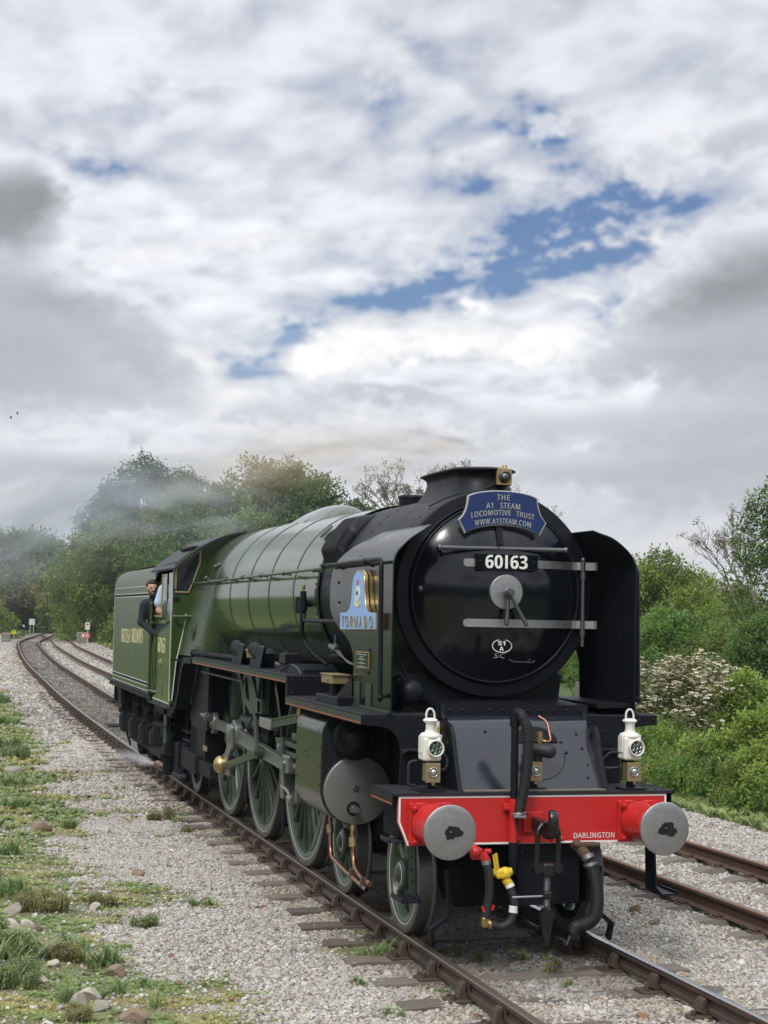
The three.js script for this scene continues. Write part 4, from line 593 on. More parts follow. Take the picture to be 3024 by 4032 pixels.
  const seam = []; for (let i = 1; i < 13; i++) { const y = lerp(3.2, 2.02, i / 12), p = sec(-10.27); let j = 0; while (j < 4 && p[j + 1][1] < y) j++; const a = p[j], b = p[j + 1], k = clamp((y - a[1]) / (b[1] - a[1]), 0, 1); seam.push([lerp(a[0], b[0], k), y, -10.27]); }
  stuff(part(fb, 'firebox_rivets', rivets(seam, [-1, 0, 0.3], 0.013), M.green));
  each(fb, 'wash_out_door', [[-10.75, 2.31, -1.062], [-10.45, 2.02, -1.05]].map(([z, y, x], i) => slabZY((() => { const s = new THREE.Shape(); s.absellipse(z, y + (i ? 0.05 : 0), i ? 0.13 : 0.09, i ? 0.07 : 0.13, 0, Math.PI * 2); return s; })(), x - 0.03, x + 0.02, null, 0.006)), M.greenDark);
  each(fb, 'plug_cover', [[-10.83, 2.86], [-10.2, 3.2], [-9.98, 3.22], [-10.65, 3.05]].map(([z, y]) => { const x = -Math.sqrt(Math.max(0.1, 0.968 ** 2 - (y - CY) ** 2)); return ball([x, y, z], 0.035, 1, 10, 8); }), M.green);

  // boiler handrail with its stanchions
  for (const s of [-1, 1]) part(loco, 'boiler_handrail', [rod([s * 1.015, 3.03, -3.1], [s * 1.015, 2.985, -11.3], 0.015), ...[-3.9, -5.3, -6.5, -7.6, -8.7, -9.9].map((z) => [rod([s * 1.015, 3.02, z], [s * 0.93, 3.0, z], 0.012), ball([s * 1.015, 3.018 + (z + 4) * 0.004, z], 0.024), rod([s * 1.015, 3.017, z - 0.06], [s * 1.015, 3.017, z + 0.06], 0.02)])], s < 0 ? std(0.05, 0.07, 0.045, 0.35) : M.satin);

  // clack valve and feed pipe
  const cv = part(loco, 'clack_valve', [rod([-0.98, 2.5, -4.5], [-0.98, 2.82, -4.5], 0.032), rod([-1.0, 2.62, -4.42], [-1.0, 2.74, -4.42], 0.045), ball([-0.98, 2.7, -4.5], 0.05), rod([-0.98, 2.7, -4.5], [-0.9, 2.7, -4.5], 0.04), rod([-1.01, 2.76, -4.6], [-1.01, 2.6, -4.6], 0.03), hose([[-0.98, 2.54, -4.5], [-0.98, 2.4, -4.52], [-0.95, 2.3, -4.5], [-0.88, 2.18, -4.35], [-0.8, 2.1, -4.2]], 0.022, 24, 8), bend([[-0.99, 2.6, -4.42], [-0.99, 2.525, -4.38], [-0.96, 2.525, -3.2]], 0.02, 0.05, 8)], M.satin);
  part(cv, 'brass_spindle', [rod([-0.98, 2.82, -4.5], [-0.98, 2.88, -4.5], 0.012), rod([-0.98, 2.875, -4.56], [-0.98, 2.875, -4.44], 0.01), rod([-0.98, 2.865, -4.5], [-0.98, 2.845, -4.5], 0.02)], M.brass);
  const lub = part(loco, 'oil_divider', [ball([-0.9, 2.27, -3.45], 0.05), rod([-0.9, 2.27, -3.45], [-0.9, 2.4, -3.45], 0.012), rod([-0.92, 2.29, -3.55], [-0.92, 2.26, -3.32], 0.03)], M.darkSteel);
  each(lub, 'oil_pipe', [0, 1, 2].map((k) => hose([[-0.92, 2.27 - k * 0.012, -3.4], [-0.96, 2.22 + k * 0.016, -3.05], [-0.98, 2.17, -2.6 - k * 0.05], [-0.98, 2.14, -2.3]], 0.007, 24, 6)), M.darkSteel);

  // on the running plate: two tilted lubricators, oil boxes, splasher
  for (const z of [-7.15, -6.05]) {
    const L = part(loco, 'mechanical_lubricator', [slabZY([[z + 0.28, 2.0], [z - 0.28, 2.0], [z + 0.1, 2.21], [z + 0.34, 2.16]], -1.14, -0.99, null, 0.006), slabZY([[z + 0.36, 2.0], [z - 0.3, 2.0], [z + 0.14, 2.23], [z + 0.56, 2.22]], -1.16, -1.14, null, 0.003), rod([-1.07, 2.1, z + 0.14], [-1.13, 2.2, z - 0.1], 0.085, 0.085, 28)], M.satin, 'tilted black drum on a wedge bracket');
    const q = v3(-0.06, 0.1, -0.24).normalize(), c = v3(-1.13, 2.2, z - 0.1); part(L, 'white_face', [new THREE.TorusGeometry(0.07, 0.012, 6, 30).applyQuaternion(new THREE.Quaternion().setFromUnitVectors(v3(0, 0, 1), q)).translate(c.x + q.x * 0.004, c.y + q.y * 0.004, c.z + q.z * 0.004), rod([c.x + q.x * 0.004, c.y - 0.06, c.z + 0.02], [c.x + q.x * 0.004, c.y + 0.06, c.z + 0.03], 0.008)], M.lining);
    part(L, 'edge_wire', bend([[-1.165, 2.235, z + 0.36], [-1.165, 2.235, z + 0.56], [-1.165, 2.0, z + 0.36]], 0.006, 0.02, 6), M.darkSteel);
  }
  part(loco, 'oil_cup', [rod([-1.08, 2.09, -6.62], [-1.08, 2.17, -6.62], 0.05, 0.06), rod([-1.08, 2.17, -6.62], [-1.08, 2.185, -6.62], 0.075)], M.oldBrass); part(loco, 'oil_cup_stem', hose([[-1.08, 2.09, -6.62], [-1.08, 2.05, -6.62], [-1.06, 2.03, -6.5], [-1.06, 2.0, -6.42]], 0.012, 12, 6), M.darkSteel);
  part(loco, 'oil_box', [box(-1.17, -1.01, 2.09, 2.19, -4.7, -4.42, 0.008), rod([-1.09, 2.0, -4.58], [-1.09, 2.1, -4.58], 0.035), hose([[-1.1, 2.08, -4.42], [-1.1, 2.02, -4.36], [-1.06, 2.01, -4.2]], 0.012, 12, 6)], M.satin);
  part(loco, 'splasher', [slabZY((() => { const s = new THREE.Shape(); s.moveTo(-4.9, 1.99); s.lineTo(-3.87, 1.99); s.bezierCurveTo(-4.0, 2.12, -4.4, 2.15, -4.9, 1.99); return s; })(), -1.12, -0.75), box(-1.1, -0.8, 2.0, 2.06, -4.3, -3.9, 0.01)], M.satin); part(loco, 'splasher_edge', bend([[-1.125, 2.005, -4.86], [-1.125, 2.07, -4.55], [-1.125, 2.095, -4.35], [-1.125, 2.06, -4.0], [-1.125, 2.005, -3.9]], 0.007, 0.15, 6), M.darkSteel);
  const ob = part(loco, 'brass_oil_box', [box(-1.2, -1.05, 1.985, 2.06, -2.75, -2.35, 0.005), box(-1.21, -1.04, 2.058, 2.068, -2.77, -2.33, 0.003), rod([-1.2, 2.02, -2.5], [-1.21, 2.02, -2.5], 0.022)], M.oldBrass, 'brass oil box on a black stand'); part(ob, 'box_stand', [rod([-1.12, 1.87, -2.55], [-1.12, 1.98, -2.55], 0.045), box(-1.2, -1.0, 1.806, 1.88, -2.95, -2.15, 0.01)], M.satin);
  part(loco, 'deflector_stay', loft([[[-1.06, 2.06, -2.2], [-1.06, 1.84, -2.2]], [[-1.06, 2.04, -2.21], [-1.2, 1.84, -2.34]]].map((r) => r)), M.plate);
  part(loco, 'reach_rod', [rod([-1.12, 2.035, -10.4], [-1.05, 2.05, -7.5], 0.035, 0.035, 10), ball([-1.12, 2.04, -10.4], 0.05)], M.matt);
}

// cab
{
  const cab = part(loco, 'cab', [slabZY([[-11.36, 1.245], [-13.16, 1.245], [-13.16, 2.52], [-12.42, 2.52], [-12.42, 3.13], [-11.95, 3.13], [-11.95, 2.55], [-11.75, 2.55], [-11.75, 3.14], [-11.36, 3.14]], -1.285, -1.272, null, 0.002), box(1.272, 1.285, 1.245, 3.14, -13.16, -11.36), slabXY((() => { const s = new THREE.Shape(); s.moveTo(-1.272, 1.3); s.lineTo(-1.28, 2.83); s.lineTo(-1.28, 3.24); s.bezierCurveTo(-1.1, 3.45, -0.7, 3.72, 0, 3.76); s.bezierCurveTo(0.7, 3.72, 1.1, 3.45, 1.28, 3.24); s.lineTo(1.272, 1.3); const h = new THREE.Path([[-1.24, 2.88], [-1.075, 2.875], [-1.02, 3.0], [-0.93, 3.28], [-0.925, 3.43], [-0.96, 3.42], [-1.23, 3.205]].map(([a, b]) => new THREE.Vector2(a, b))); s.holes.push(h); return s; })(), -11.37, -11.345)], M.green, 'green cab with brass window frames');
  const wf = part(cab, 'front_window', (() => { const o = [[-1.262, 2.855], [-1.06, 2.85], [-1.0, 2.99], [-0.903, 3.28], [-0.895, 3.475], [-0.97, 3.45], [-1.26, 3.225]], i = [[-1.24, 2.88], [-1.075, 2.875], [-1.02, 3.0], [-0.93, 3.28], [-0.925, 3.43], [-0.96, 3.42], [-1.23, 3.205]]; return slabXY(o, -11.345, -11.325, [i], 0.004); })(), M.oldBrass);
  part(wf, 'window_pane', slabXY([[-1.24, 2.88], [-1.075, 2.875], [-1.02, 3.0], [-0.93, 3.28], [-0.925, 3.43], [-0.96, 3.42], [-1.23, 3.205]], -11.36, -11.354), std(0.03, 0.036, 0.045, 0.05, 0.2));
  each(cab, 'window_catch', [box(-1.27, -1.2, 2.74, 2.8, -11.345, -11.32, 0.005), ball([-1.27, 2.9, -11.33], 0.02)], M.satin);
  // side window: brass sliding frame and fixed pane
  const sw = part(cab, 'side_window', [box(-1.292, -1.272, 2.5, 3.12, -12.45, -12.37, 0.006), box(-1.3, -1.28, 2.5, 2.535, -13.12, -12.4, 0.006), box(-1.292, -1.276, 3.09, 3.13, -12.45, -12.2, 0.004)], M.oldBrass); part(sw, 'window_pane', box(-1.281, -1.277, 2.55, 3.1, -12.36, -11.96), M.glass);
  const curveRoof = []; for (let k = 0; k <= 28; k++) { const x = lerp(-1.3, 1.3, k / 28), a = Math.abs(x) / 1.3; curveRoof.push([x, 3.765 - 0.565 * Math.pow(a, 2.35)]); }
  const roof = part(cab, 'roof', [loft([-11.2, -11.8, -12.4, -13.0, -13.7].map((z) => curveRoof.map(([x, y]) => [x, y, z]))), loft([-13.7, -11.2].map((z) => curveRoof.map(([x, y]) => [x, y - 0.02, z]))), loft([curveRoof.map(([x, y]) => [x, y, -11.2]), curveRoof.map(([x, y]) => [x, y - 0.03, -11.2])])], std(0.03, 0.032, 0.034, 1, 0.1, { roughnessMap: rough(0.3, 0.65, 1.2, grime), map: again(tint(grime, [0.5, 0.5, 0.5], [1.3, 1.25, 1.2].map((x) => Math.min(1, x))), 0.8) }), 'dark curved cab roof');
  each(roof, 'rain_strip', [[-11.25, -12.9, 0.0], [-11.35, -12.95, 0.07]].map(([a, b, up]) => bar([-1.24 + up * 0.6, 3.235 + up * 0.9, a], [-1.26 + up * 0.6, 3.2 + up * 0.9, b], 0.02, 0.03)), M.plate);
  part(roof, 'roof_vent', [box(-1.0, -0.78, 3.49, 3.53, -12.7, -11.5, 0.01)], M.matt);
  part(cab, 'white_lining', [box(-1.2885, -1.2855, 1.345, 2.82, -11.475, -11.462), box(-1.2885, -1.2855, 1.34, 1.352, -11.475, -11.375), ...[[[-1.274, 1.345], [-1.225, 1.9]], [[-1.225, 1.9], [-1.1, 2.5]], [[-1.1, 2.5], [-0.992, 2.91]]].map(([a, b]) => bar([a[0] + 0.012, a[1], -11.338], [b[0] + 0.012, b[1], -11.338], 0.011, 0.011)), box(-1.2885, -1.2855, 1.29, 1.3, -13.14, -11.5)], M.white);
  part(cab, 'black_edging', [[[-1.262, 1.345], [-1.208, 1.9]], [[-1.208, 1.9], [-1.085, 2.5]], [[-1.085, 2.5], [-0.975, 2.91]]].map(([a, b]) => bar([a[0] + 0.02, a[1], -11.33], [b[0] + 0.02, b[1], -11.33], 0.028, 0.028)), M.black);
  part(cab, 'cab_number', letters('60163', 0.73, 0.225, 0.003, fontThin, 0.12).rotateY(-Math.PI / 2).translate(-1.2855, 2.095, -12.33), M.cream, 'cream number 60163');
  part(cab, 'cab_emblem', [ball([-1.288, 1.83, -12.38], 0.02, 3.4, 8, 8), bar([-1.289, 1.84, -12.6], [-1.289, 1.84, -12.2], 0.012, 0.01)], M.oldBrass);
  part(cab, 'side_oval', slabZY((() => { const s = new THREE.Shape(); s.absellipse(-12.24, 1.48, 0.11, 0.11, 0, Math.PI * 2); return s; })(), -1.291, -1.285), M.green);
  part(cab, 'cab_handrail', [rod([-1.33, 1.36, -13.22], [-1.33, 2.7, -13.18], 0.026), ball([-1.33, 2.7, -13.18], 0.035), ball([-1.33, 1.37, -13.22], 0.035), rod([-1.33, 2.42, -13.18], [-1.3, 2.43, -11.75], 0.018), ball([-1.3, 2.43, -12.1], 0.035), rod([-1.33, 1.4, -13.2], [-1.28, 1.4, -12.6], 0.016)], M.green);
  part(cab, 'front_handrail', [rod([-1.26, 2.52, -11.28], [-1.02, 2.53, -11.0], 0.02), ball([-1.26, 2.52, -11.28], 0.028), ball([-1.12, 2.535, -11.15], 0.034)], M.green);
  part(cab, 'cab_interior', [box(-1.2, 1.2, 1.3, 2.4, -11.9, -11.5), box(-1.2, 1.2, 1.245, 1.27, -13.2, -11.4), box(0.2, 1.25, 1.3, 3.1, -13.16, -13.1)], M.dark);
  part(cab, 'cab_sandpipe', [rod([-1.29, 1.93, -11.2], [-1.12, 1.9, -11.05], 0.014), ball([-1.29, 1.93, -11.2], 0.024)], M.satin);
  // steps and pipes under the cab
  const st = part(loco, 'cab_steps', [bar([-1.2, 1.24, -12.05], [-1.2, 0.6, -12.05], 0.4, 0.02, [0, 0, 1]), box(-1.32, -1.1, 0.93, 0.95, -12.85, -11.95, 0.006), box(-1.33, -1.1, 0.55, 0.57, -12.95, -11.75, 0.006), box(-1.34, -1.325, 0.5, 0.57, -12.95, -11.75, 0.004), box(-1.2, -1.05, 0.75, 0.95, -12.8, -12.0)], M.matt);
  part(st, 'step_hanger', box(-1.25, -1.235, 0.6, 1.22, -12.15, -11.88, 0.004), M.greenDark);
  part(loco, 'injector', [rod([-1.18, 0.7, -11.85], [-1.18, 0.28, -11.95], 0.1, 0.1, 16), rod([-1.18, 0.7, -11.85], [-1.18, 0.86, -11.8], 0.06), box(-1.15, -1.0, 0.3, 0.75, -11.9, -11.4, 0.02), rod([-1.15, 0.3, -11.6], [-1.1, 0.3, -11.0], 0.05), rod([-1.1, 0.42, -11.2], [-1.1, 0.25, -11.2], 0.06), ball([-1.1, 0.3, -11.0], 0.07)], M.satin);
  part(loco, 'copper_overflow', hose([[-1.18, 0.36, -11.95], [-1.2, 0.355, -12.4], [-1.22, 0.35, -12.75], [-1.24, 0.31, -12.88]], 0.042, 24, 12), M.copper, 'copper overflow pipe blowing steam');
  part(loco, 'trailing_truck', [box(-1.08, -0.92, 0.36, 0.75, -12.3, -11.3, 0.02), box(-1.1, -0.9, 0.42, 0.68, -11.45, -10.2, 0.02), box(-1.05, -0.95, 0.45, 0.62, -10.3, -9.3, 0.01), ...[0.45, 0.56, 0.67, 0.78, 0.9].map((y) => box(-1.06, -0.92, y, y + 0.04, -11.6, -11.0, 0.006)), rod([-1.0, 1.2, -11.5], [-1.0, 0.5, -11.5], 0.03), rod([-1.0, 1.2, -11.0], [-1.0, 0.5, -11.0], 0.03), rod([-1.0, 1.05, -10.75], [-1.0, 0.7, -10.75], 0.018), box(0.9, 1.1, 0.36, 0.9, -12.3, -10.2)], M.matt);
  part(loco, 'drain_cock', [rod([-1.12, 1.26, -9.6], [-1.12, 1.26, -9.15], 0.03), rod([-1.12, 1.26, -9.2], [-1.12, 1.26, -9.05], 0.06, 0.06, 8), rod([-1.12, 1.26, -9.05], [-1.12, 1.26, -8.98], 0.04, 0.04, 6)], M.darkSteel);
}

// cylinders, motion and rods
for (const s of [-1, 1]) {
  const X = (x) => x * s;
  const prof = new THREE.Shape(); prof.moveTo(X(0.66), 1.7); prof.lineTo(X(1.1), 1.7); prof.bezierCurveTo(X(1.2), 1.7, X(1.262), 1.64, X(1.265), 1.52); prof.lineTo(X(1.268), 1.08); prof.bezierCurveTo(X(1.265), 0.86, X(1.1), 0.755, X(0.945), 0.755); prof.bezierCurveTo(X(0.78), 0.755, X(0.64), 0.88, X(0.64), 1.06);
  const casing = part(loco, 'cylinder_casing', slabXY(prof, -3.42, -2.42, null, 0.01), std(0.022, 0.032, 0.017, 1, 0, { roughnessMap: rough(0.1, 0.35, 1.4, grime), map: again(tint(grime, [0.6, 0.62, 0.6], [1, 1, 1]), 1) }), 'dark green cylinder casing');
  const front = new THREE.Shape(); front.moveTo(X(0.66), 1.69); front.lineTo(X(1.1), 1.69); front.bezierCurveTo(X(1.19), 1.69, X(1.25), 1.63, X(1.252), 1.52); front.lineTo(X(1.255), 1.08); front.bezierCurveTo(X(1.25), 0.87, X(1.1), 0.767, X(0.945), 0.767); front.bezierCurveTo(X(0.79), 0.767, X(0.65), 0.88, X(0.65), 1.06);
  part(casing, 'casing_front', slabXY(front, -2.424, -2.41), M.matt);
  stuff(part(casing, 'casing_rivets', [rivets([1.58, 1.42, 1.26, 1.1, 0.95].flatMap((y) => [[X(1.27), y, -2.47], [X(1.27), y, -3.37]]), [s, 0, 0], 0.012), rivets([[X(1.268), 1.35, -3.05], [X(1.268), 1.3, -2.95]], [s, 0, 0], 0.01)], M.greenDark));
  const cover = part(loco, 'cylinder_cover', latheZ([[0.295, -2.42], [0.3, -2.405], [0.3, -2.37], [0.29, -2.355], [0.12, -2.345], [0, -2.343]], X(0.945), 1.062, 72), std(0.3, 0.3, 0.3, 1, 0.85, { roughnessMap: rough(0.38, 0.58, 2, grime) }), 'round bare steel cylinder cover');
  part(cover, 'cover_plug', [rod([X(0.965), 1.075, -2.35], [X(0.965), 1.075, -2.325], 0.018, 0.018, 6), new THREE.TorusGeometry(0.026, 0.005, 6, 18).translate(X(0.965), 1.075, -2.342)], M.darkSteel);
  part(cover, 'relief_hole', [latheZ([[0.062, -2.341], [0, -2.341]], X(0.985), 0.905, 20)], M.dark); part(cover, 'relief_valve', [rod([X(0.985), 0.9, -2.345], [X(0.98), 0.9, -2.26], 0.042, 0.036, 8), rod([X(0.98), 0.9, -2.26], [X(0.98), 0.9, -2.23], 0.022, 0.022, 6), rod([X(0.95), 0.885, -2.29], [X(1.02), 0.885, -2.29], 0.01)], M.rodSteel);
  part(loco, 'valve_chest_cover', [latheZ([[0.185, -2.42], [0.19, -2.38], [0.19, -2.3], [0.17, -2.285], [0.09, -2.28], [0.085, -2.2], [0.06, -2.16], [0, -2.15]], X(0.99), 1.515, 40), ...Array.from({ length: 8 }, (_, k) => rivets([[X(0.99) + 0.155 * Math.cos(k * 0.785), 1.515 + 0.155 * Math.sin(k * 0.785), -2.288]], [0, 0, 1], 0.016))], M.satin);
  if (s > 0) continue;
  // drain pipes in copper
  const dp = part(loco, 'cylinder_drain_pipe', [bend([[-1.04, 0.78, -2.95], [-1.04, 0.42, -2.9], [-1.06, 0.38, -2.3], [-1.08, 0.345, -1.52]], 0.018, 0.1), bend([[-1.02, 0.74, -2.2], [-1.02, 0.46, -2.17], [-1.04, 0.4, -1.9], [-1.06, 0.395, -1.5]], 0.02, 0.1), rod([-1.06, 0.405, -1.52], [-1.06, 0.395, -1.48], 0.023)], M.copper, 'pair of bent copper drain pipes');
  each(dp, 'pipe_nut', [rod([-1.04, 0.62, -2.93], [-1.04, 0.69, -2.95], 0.034, 0.034, 6), [rod([-1.02, 0.6, -2.19], [-1.02, 0.68, -2.2], 0.038, 0.038, 6), rod([-1.02, 0.68, -2.2], [-1.02, 0.78, -2.21], 0.022)]], M.oldBrass);
  each(dp, 'pipe_clip', [box(-1.09, -1.03, 0.35, 0.43, -2.06, -2.03, 0.004), box(-1.1, -1.04, 0.34, 0.43, -1.66, -1.63, 0.004)], M.darkSteel);
  part(loco, 'slide_bars', [box(-1.06, -0.9, 1.25, 1.3, -5.3, -3.42, 0.006), box(-1.05, -0.9, 1.15, 1.2, -5.25, -3.42, 0.006), box(-1.08, -0.92, 1.0, 1.32, -4.95, -4.86, 0.006), box(-1.05, -0.95, 1.32, 1.4, -4.6, -4.35, 0.02), box(-1.02, -0.96, 1.38, 1.48, -4.4, -4.1, 0.02)], M.rodGreen);
  part(loco, 'crosshead', [box(-1.08, -0.94, 0.98, 1.16, -4.95, -4.62, 0.02), rod([-1.1, 1.06, -4.8], [-0.92, 1.06, -4.8], 0.07), rod([-1.0, 1.06, -4.6], [-0.98, 1.06, -3.42], 0.035), box(-1.06, -0.96, 0.7, 1.0, -5.02, -4.9, 0.015), hose([[-1.05, 0.82, -4.98], [-1.04, 0.8, -4.75], [-1.03, 0.75, -4.6], [-1.0, 0.78, -4.4]], 0.022, 16, 8), rod([-1.04, 0.74, -4.62], [-1.04, 0.74, -4.45], 0.045), box(-1.04, -0.98, 0.72, 1.1, -4.42, -4.36, 0.01)], M.rodSteel);
  // fluted rods: web with raised edges
  const fluted = (a, b, h0, h1, x, t) => { const dir = [b[1] - a[1], b[0] - a[0]]; const L = Math.hypot(b[0] - a[0], b[1] - a[1]), ux = (b[0] - a[0]) / L, uy = (b[1] - a[1]) / L; const P = (k, h) => [a[0] + ux * L * k - uy * h, a[1] + uy * L * k + ux * h]; const strip = (l0, l1, m0, m1, xa, xb) => slabZY([P(0, l0), P(1, m0), P(1, m1), P(0, l1)], xa, xb, null, 0.002); return [strip(-h0 * 0.7, h0 * 0.7, -h1 * 0.7, h1 * 0.7, x - t * 0.2, x + t * 0.4), strip(h0 * 0.66, h0, h1 * 0.66, h1, x - t * 0.5, x + t * 0.5), strip(-h0, -h0 * 0.66, -h1, -h1 * 0.66, x - t * 0.5, x + t * 0.5)]; };
  part(loco, 'coupling_rod', [fluted([-9.62, 1.15], [-7.52, 1.16], 0.062, 0.062, -0.945, 0.05), fluted([-7.4, 1.16], [-5.35, 1.165], 0.062, 0.062, -0.945, 0.05), ...[[-9.62, 1.15], [-7.5, 1.16], [-5.36, 1.165]].map(([z, y]) => latheX([[0.14, -0.915], [0.14, -0.975], [0.13, -0.985], [0.075, -0.99], [0.07, -1.02], [0, -1.025]], y, z, 32))], M.rodSteel);
  part(loco, 'connecting_rod', [fluted([-7.42, 1.162], [-4.8, 1.06], 0.085, 0.06, -1.06, 0.06), latheX([[0.17, -1.02], [0.17, -1.09], [0.16, -1.1], [0, -1.1]], 1.165, -7.5, 40)], M.rodSteel);
  const rc = part(loco, 'return_crank', [slabZY([[-7.62, 1.24], [-7.38, 1.24], [-7.36, 1.0], [-7.72, 0.74], [-7.82, 0.74], [-7.84, 0.86], [-7.62, 1.02]], -1.15, -1.1, null, 0.01), latheX([[0.11, -1.1], [0.11, -1.16], [0, -1.16]], 1.17, -7.5, 32), box(-1.14, -1.04, 0.66, 0.9, -7.95, -7.55, 0.03)], M.rodSteel);
  part(rc, 'brass_oil_cap', [ball([-1.17, 0.78, -7.82], 0.1, 1.1).scale(1, 1, 1)], M.brass);
  part(loco, 'eccentric_rod', [bar([-1.13, 0.77, -7.7], [-1.13, 1.08, -5.9], 0.085, 0.03), rod([-1.15, 1.09, -5.85], [-1.05, 1.09, -5.85], 0.07), rod([-1.17, 1.09, -5.85], [-1.15, 1.09, -5.85], 0.035)], M.rodGreen);
  part(loco, 'motion_bracket', [slabZY([[-6.85, 1.93], [-6.42, 1.93], [-6.05, 1.66], [-5.86, 1.66], [-5.84, 1.52], [-6.32, 1.47], [-6.73, 1.56], [-6.83, 1.73]], -1.12, -1.08, [[[-6.72, 1.87], [-6.6, 1.87], [-6.42, 1.6], [-6.63, 1.62], [-6.73, 1.72]]], 0.006), slabZY([[-6.18, 1.93], [-5.98, 1.93], [-6.1, 1.66], [-6.22, 1.66]], -1.1, -1.07, null, 0.005), box(-1.12, -1.0, 1.5, 1.66, -6.02, -5.82, 0.02), bar([-1.1, 1.5, -6.2], [-1.1, 1.12, -6.05], 0.09, 0.04, [0, 0, 1])], M.rodGreen);
  part(loco, 'expansion_link', [box(-1.03, -0.97, 1.02, 1.9, -6.2, -5.8, 0.01), box(-1.06, -0.95, 1.2, 1.28, -6.25, -5.7, 0.01)], M.frame);
  part(loco, 'radius_rod', [fluted([-5.45, 1.43], [-4.0, 1.59], 0.05, 0.045, -1.06, 0.05)], M.rodGreen); part(loco, 'valve_spindle_sleeve', box(-1.1, -1.0, 1.36, 1.47, -5.98, -5.42, 0.01), M.brushed);
  part(loco, 'brass_lubricator', [rod([-1.1, 1.56, -4.0], [-1.1, 1.68, -4.0], 0.022), rod([-1.1, 1.62, -4.0], [-1.1, 1.66, -4.0], 0.034, 0.034, 6)], M.brass);
  part(loco, 'brake_cylinder', [rod([-0.9, 1.3, -7.7], [-0.9, 1.3, -6.55], 0.1, 0.1, 20), latheZ([[0.12, -7.1], [0.13, -7.05], [0.12, -7.0]], -0.9, 1.3, 24)], M.satin);
  part(loco, 'steam_lance_pipe', bend([[-1.2, 1.83, -9.2], [-1.2, 1.825, -6.4]], 0.016, 0.03, 8), M.satin);
  each(loco, 'brake_hanger', [[-8.22, 0.25], [-6.1, 0.25], [-4.05, 0.25]].map(([z, y]) => [box(-0.79, -0.7, 0.3, 0.72, z - 0.06, z + 0.06, 0.02), rod([-0.76, 0.7, z], [-0.7, 1.3, z + 0.1], 0.028), rod([-0.78, y + 0.05, z], [0.78, y + 0.05, z], 0.035)]), M.frame);
}
// wheels: tyre, rim, hub and spokes; near and far side
{
  const geoCache = {};
  function wheel(name, z, R, n, s, balance, label) {
    const rim = R - 0.068;
    const prof = [[rim - 0.075, -0.06], [rim - 0.075, 0.055], [rim - 0.02, 0.062], [rim, 0.062]], tyre = [[rim, -0.07], [rim, 0.066], [rim + 0.01, 0.07], [R - 0.01, 0.068], [R, 0.058], [R + 0.003, -0.04], [R + 0.012, -0.05], [R + 0.032, -0.056], [R + 0.03, -0.075], [R + 0.015, -0.082], [rim, -0.08]];
        const L = (pr, seg = 96) => lathe(s < 0 ? pr.map(([r, x]) => [r, -x]).reverse() : pr, seg).rotateZ(-Math.PI / 2).translate(s * 0.725, R, z);
    const hubR = R > 0.8 ? 0.2 : 0.13, w = part(loco, name, [L(prof), L([[0, -0.09], [hubR * 0.9, -0.09], [hubR, -0.03], [hubR * 0.96, 0.075], [hubR * 0.8, 0.09], [hubR * 0.45, 0.1], [hubR * 0.4, 0.125], [0, 0.13]], 40)], M.wheelGreen, label);
    part(w, 'tyre', [L(tyre)], M.darkSteel);
    part(w, 'white_lining', [L([[rim - 0.012, 0.0625], [rim - 0.009, 0.0655], [rim - 0.0055, 0.0625]]), L([[hubR * 0.62, 0.098], [hubR * 0.64, 0.1], [hubR * 0.67, 0.0965]], 40)], M.lining);
    part(w, 'axle', [rod([0, R, z], [s * 0.7, R, z], 0.1)], M.frame);
    if (!geoCache[name]) { const r0 = hubR * 0.85, r1 = rim - 0.06, ww = R > 0.8 ? 1 : 0.72, rings = []; for (const [r, a, b] of [[r0, 0.07 * ww, 0.034], [r0 + (r1 - r0) * 0.25, 0.052 * ww, 0.026], [r0 + (r1 - r0) * 0.8, 0.046 * ww, 0.022], [r1 - 0.03, 0.05 * ww, 0.03], [r1 + 0.005, 0.055 * ww, 0.06]]) { const o = []; for (let k = 0; k < 12; k++) { const t = k / 12 * 6.2832; o.push([a * 0.9 * Math.cos(t), r, b * Math.sin(t)]); } rings.push(o); } geoCache[name] = metric(loft(rings, true)); geoCache[name].deleteAttribute('normal'); geoCache[name].computeVertexNormals(); const sm = loft(rings, true); geoCache[name] = metric(sm); }
    for (let k = 0; k < n; k++) piece(w, 'spoke', geoCache[name], M.wheelGreen, s * 0.725, R, z, (k + 0.5) / n * Math.PI * 2, 0, 0);
    if (balance) { const sh = new THREE.Shape(), r = rim - 0.07; sh.absarc(0, 0, r, balance[0], balance[1], false); const g = slabXY(sh, 0, 0.05).rotateY(s < 0 ? -Math.PI / 2 : Math.PI / 2).translate(s * 0.735 + (s < 0 ? 0 : 0), R, z); part(w, 'balance_weight', g, M.wheelGreen); }
    if (R > 0.8) { const p = [z - 0.3, R + 0.14]; part(w, 'crank_boss', [latheX([[0.15, s * 0.68], [0.15, s * 0.8], [0.12, s * 0.83], [0, s * 0.83]], p[1], p[0], 28), slabZY([[z - 0.02, R - 0.2], [z + 0.05, R + 0.2], [p[0] + 0.05, p[1] + 0.15], [p[0] - 0.05, p[1] - 0.15]], s * 0.735 - 0.05, s * 0.735 + 0.05, null, 0.01)], M.wheelGreen); }
    return w;
  }
  for (const s of [-1, 1]) {
    for (const z of [-1.46, -3.4]) wheel('bogie_wheel', z, 0.475, 10, s, null, 'small green spoked wheel under the front end');
    for (const [z, b] of [[-5.06, [-1.25, -0.25]], [-7.2, [-1.2, -0.35]], [-9.34, [-1.0, -0.4]]]) wheel('driving_wheel', z, 1.0, 20, s, b, 'large green spoked driving wheel');
    wheel('trailing_wheel', -11.9, 0.555, 10, s, null, 'dark spoked trailing wheel');
  }
}

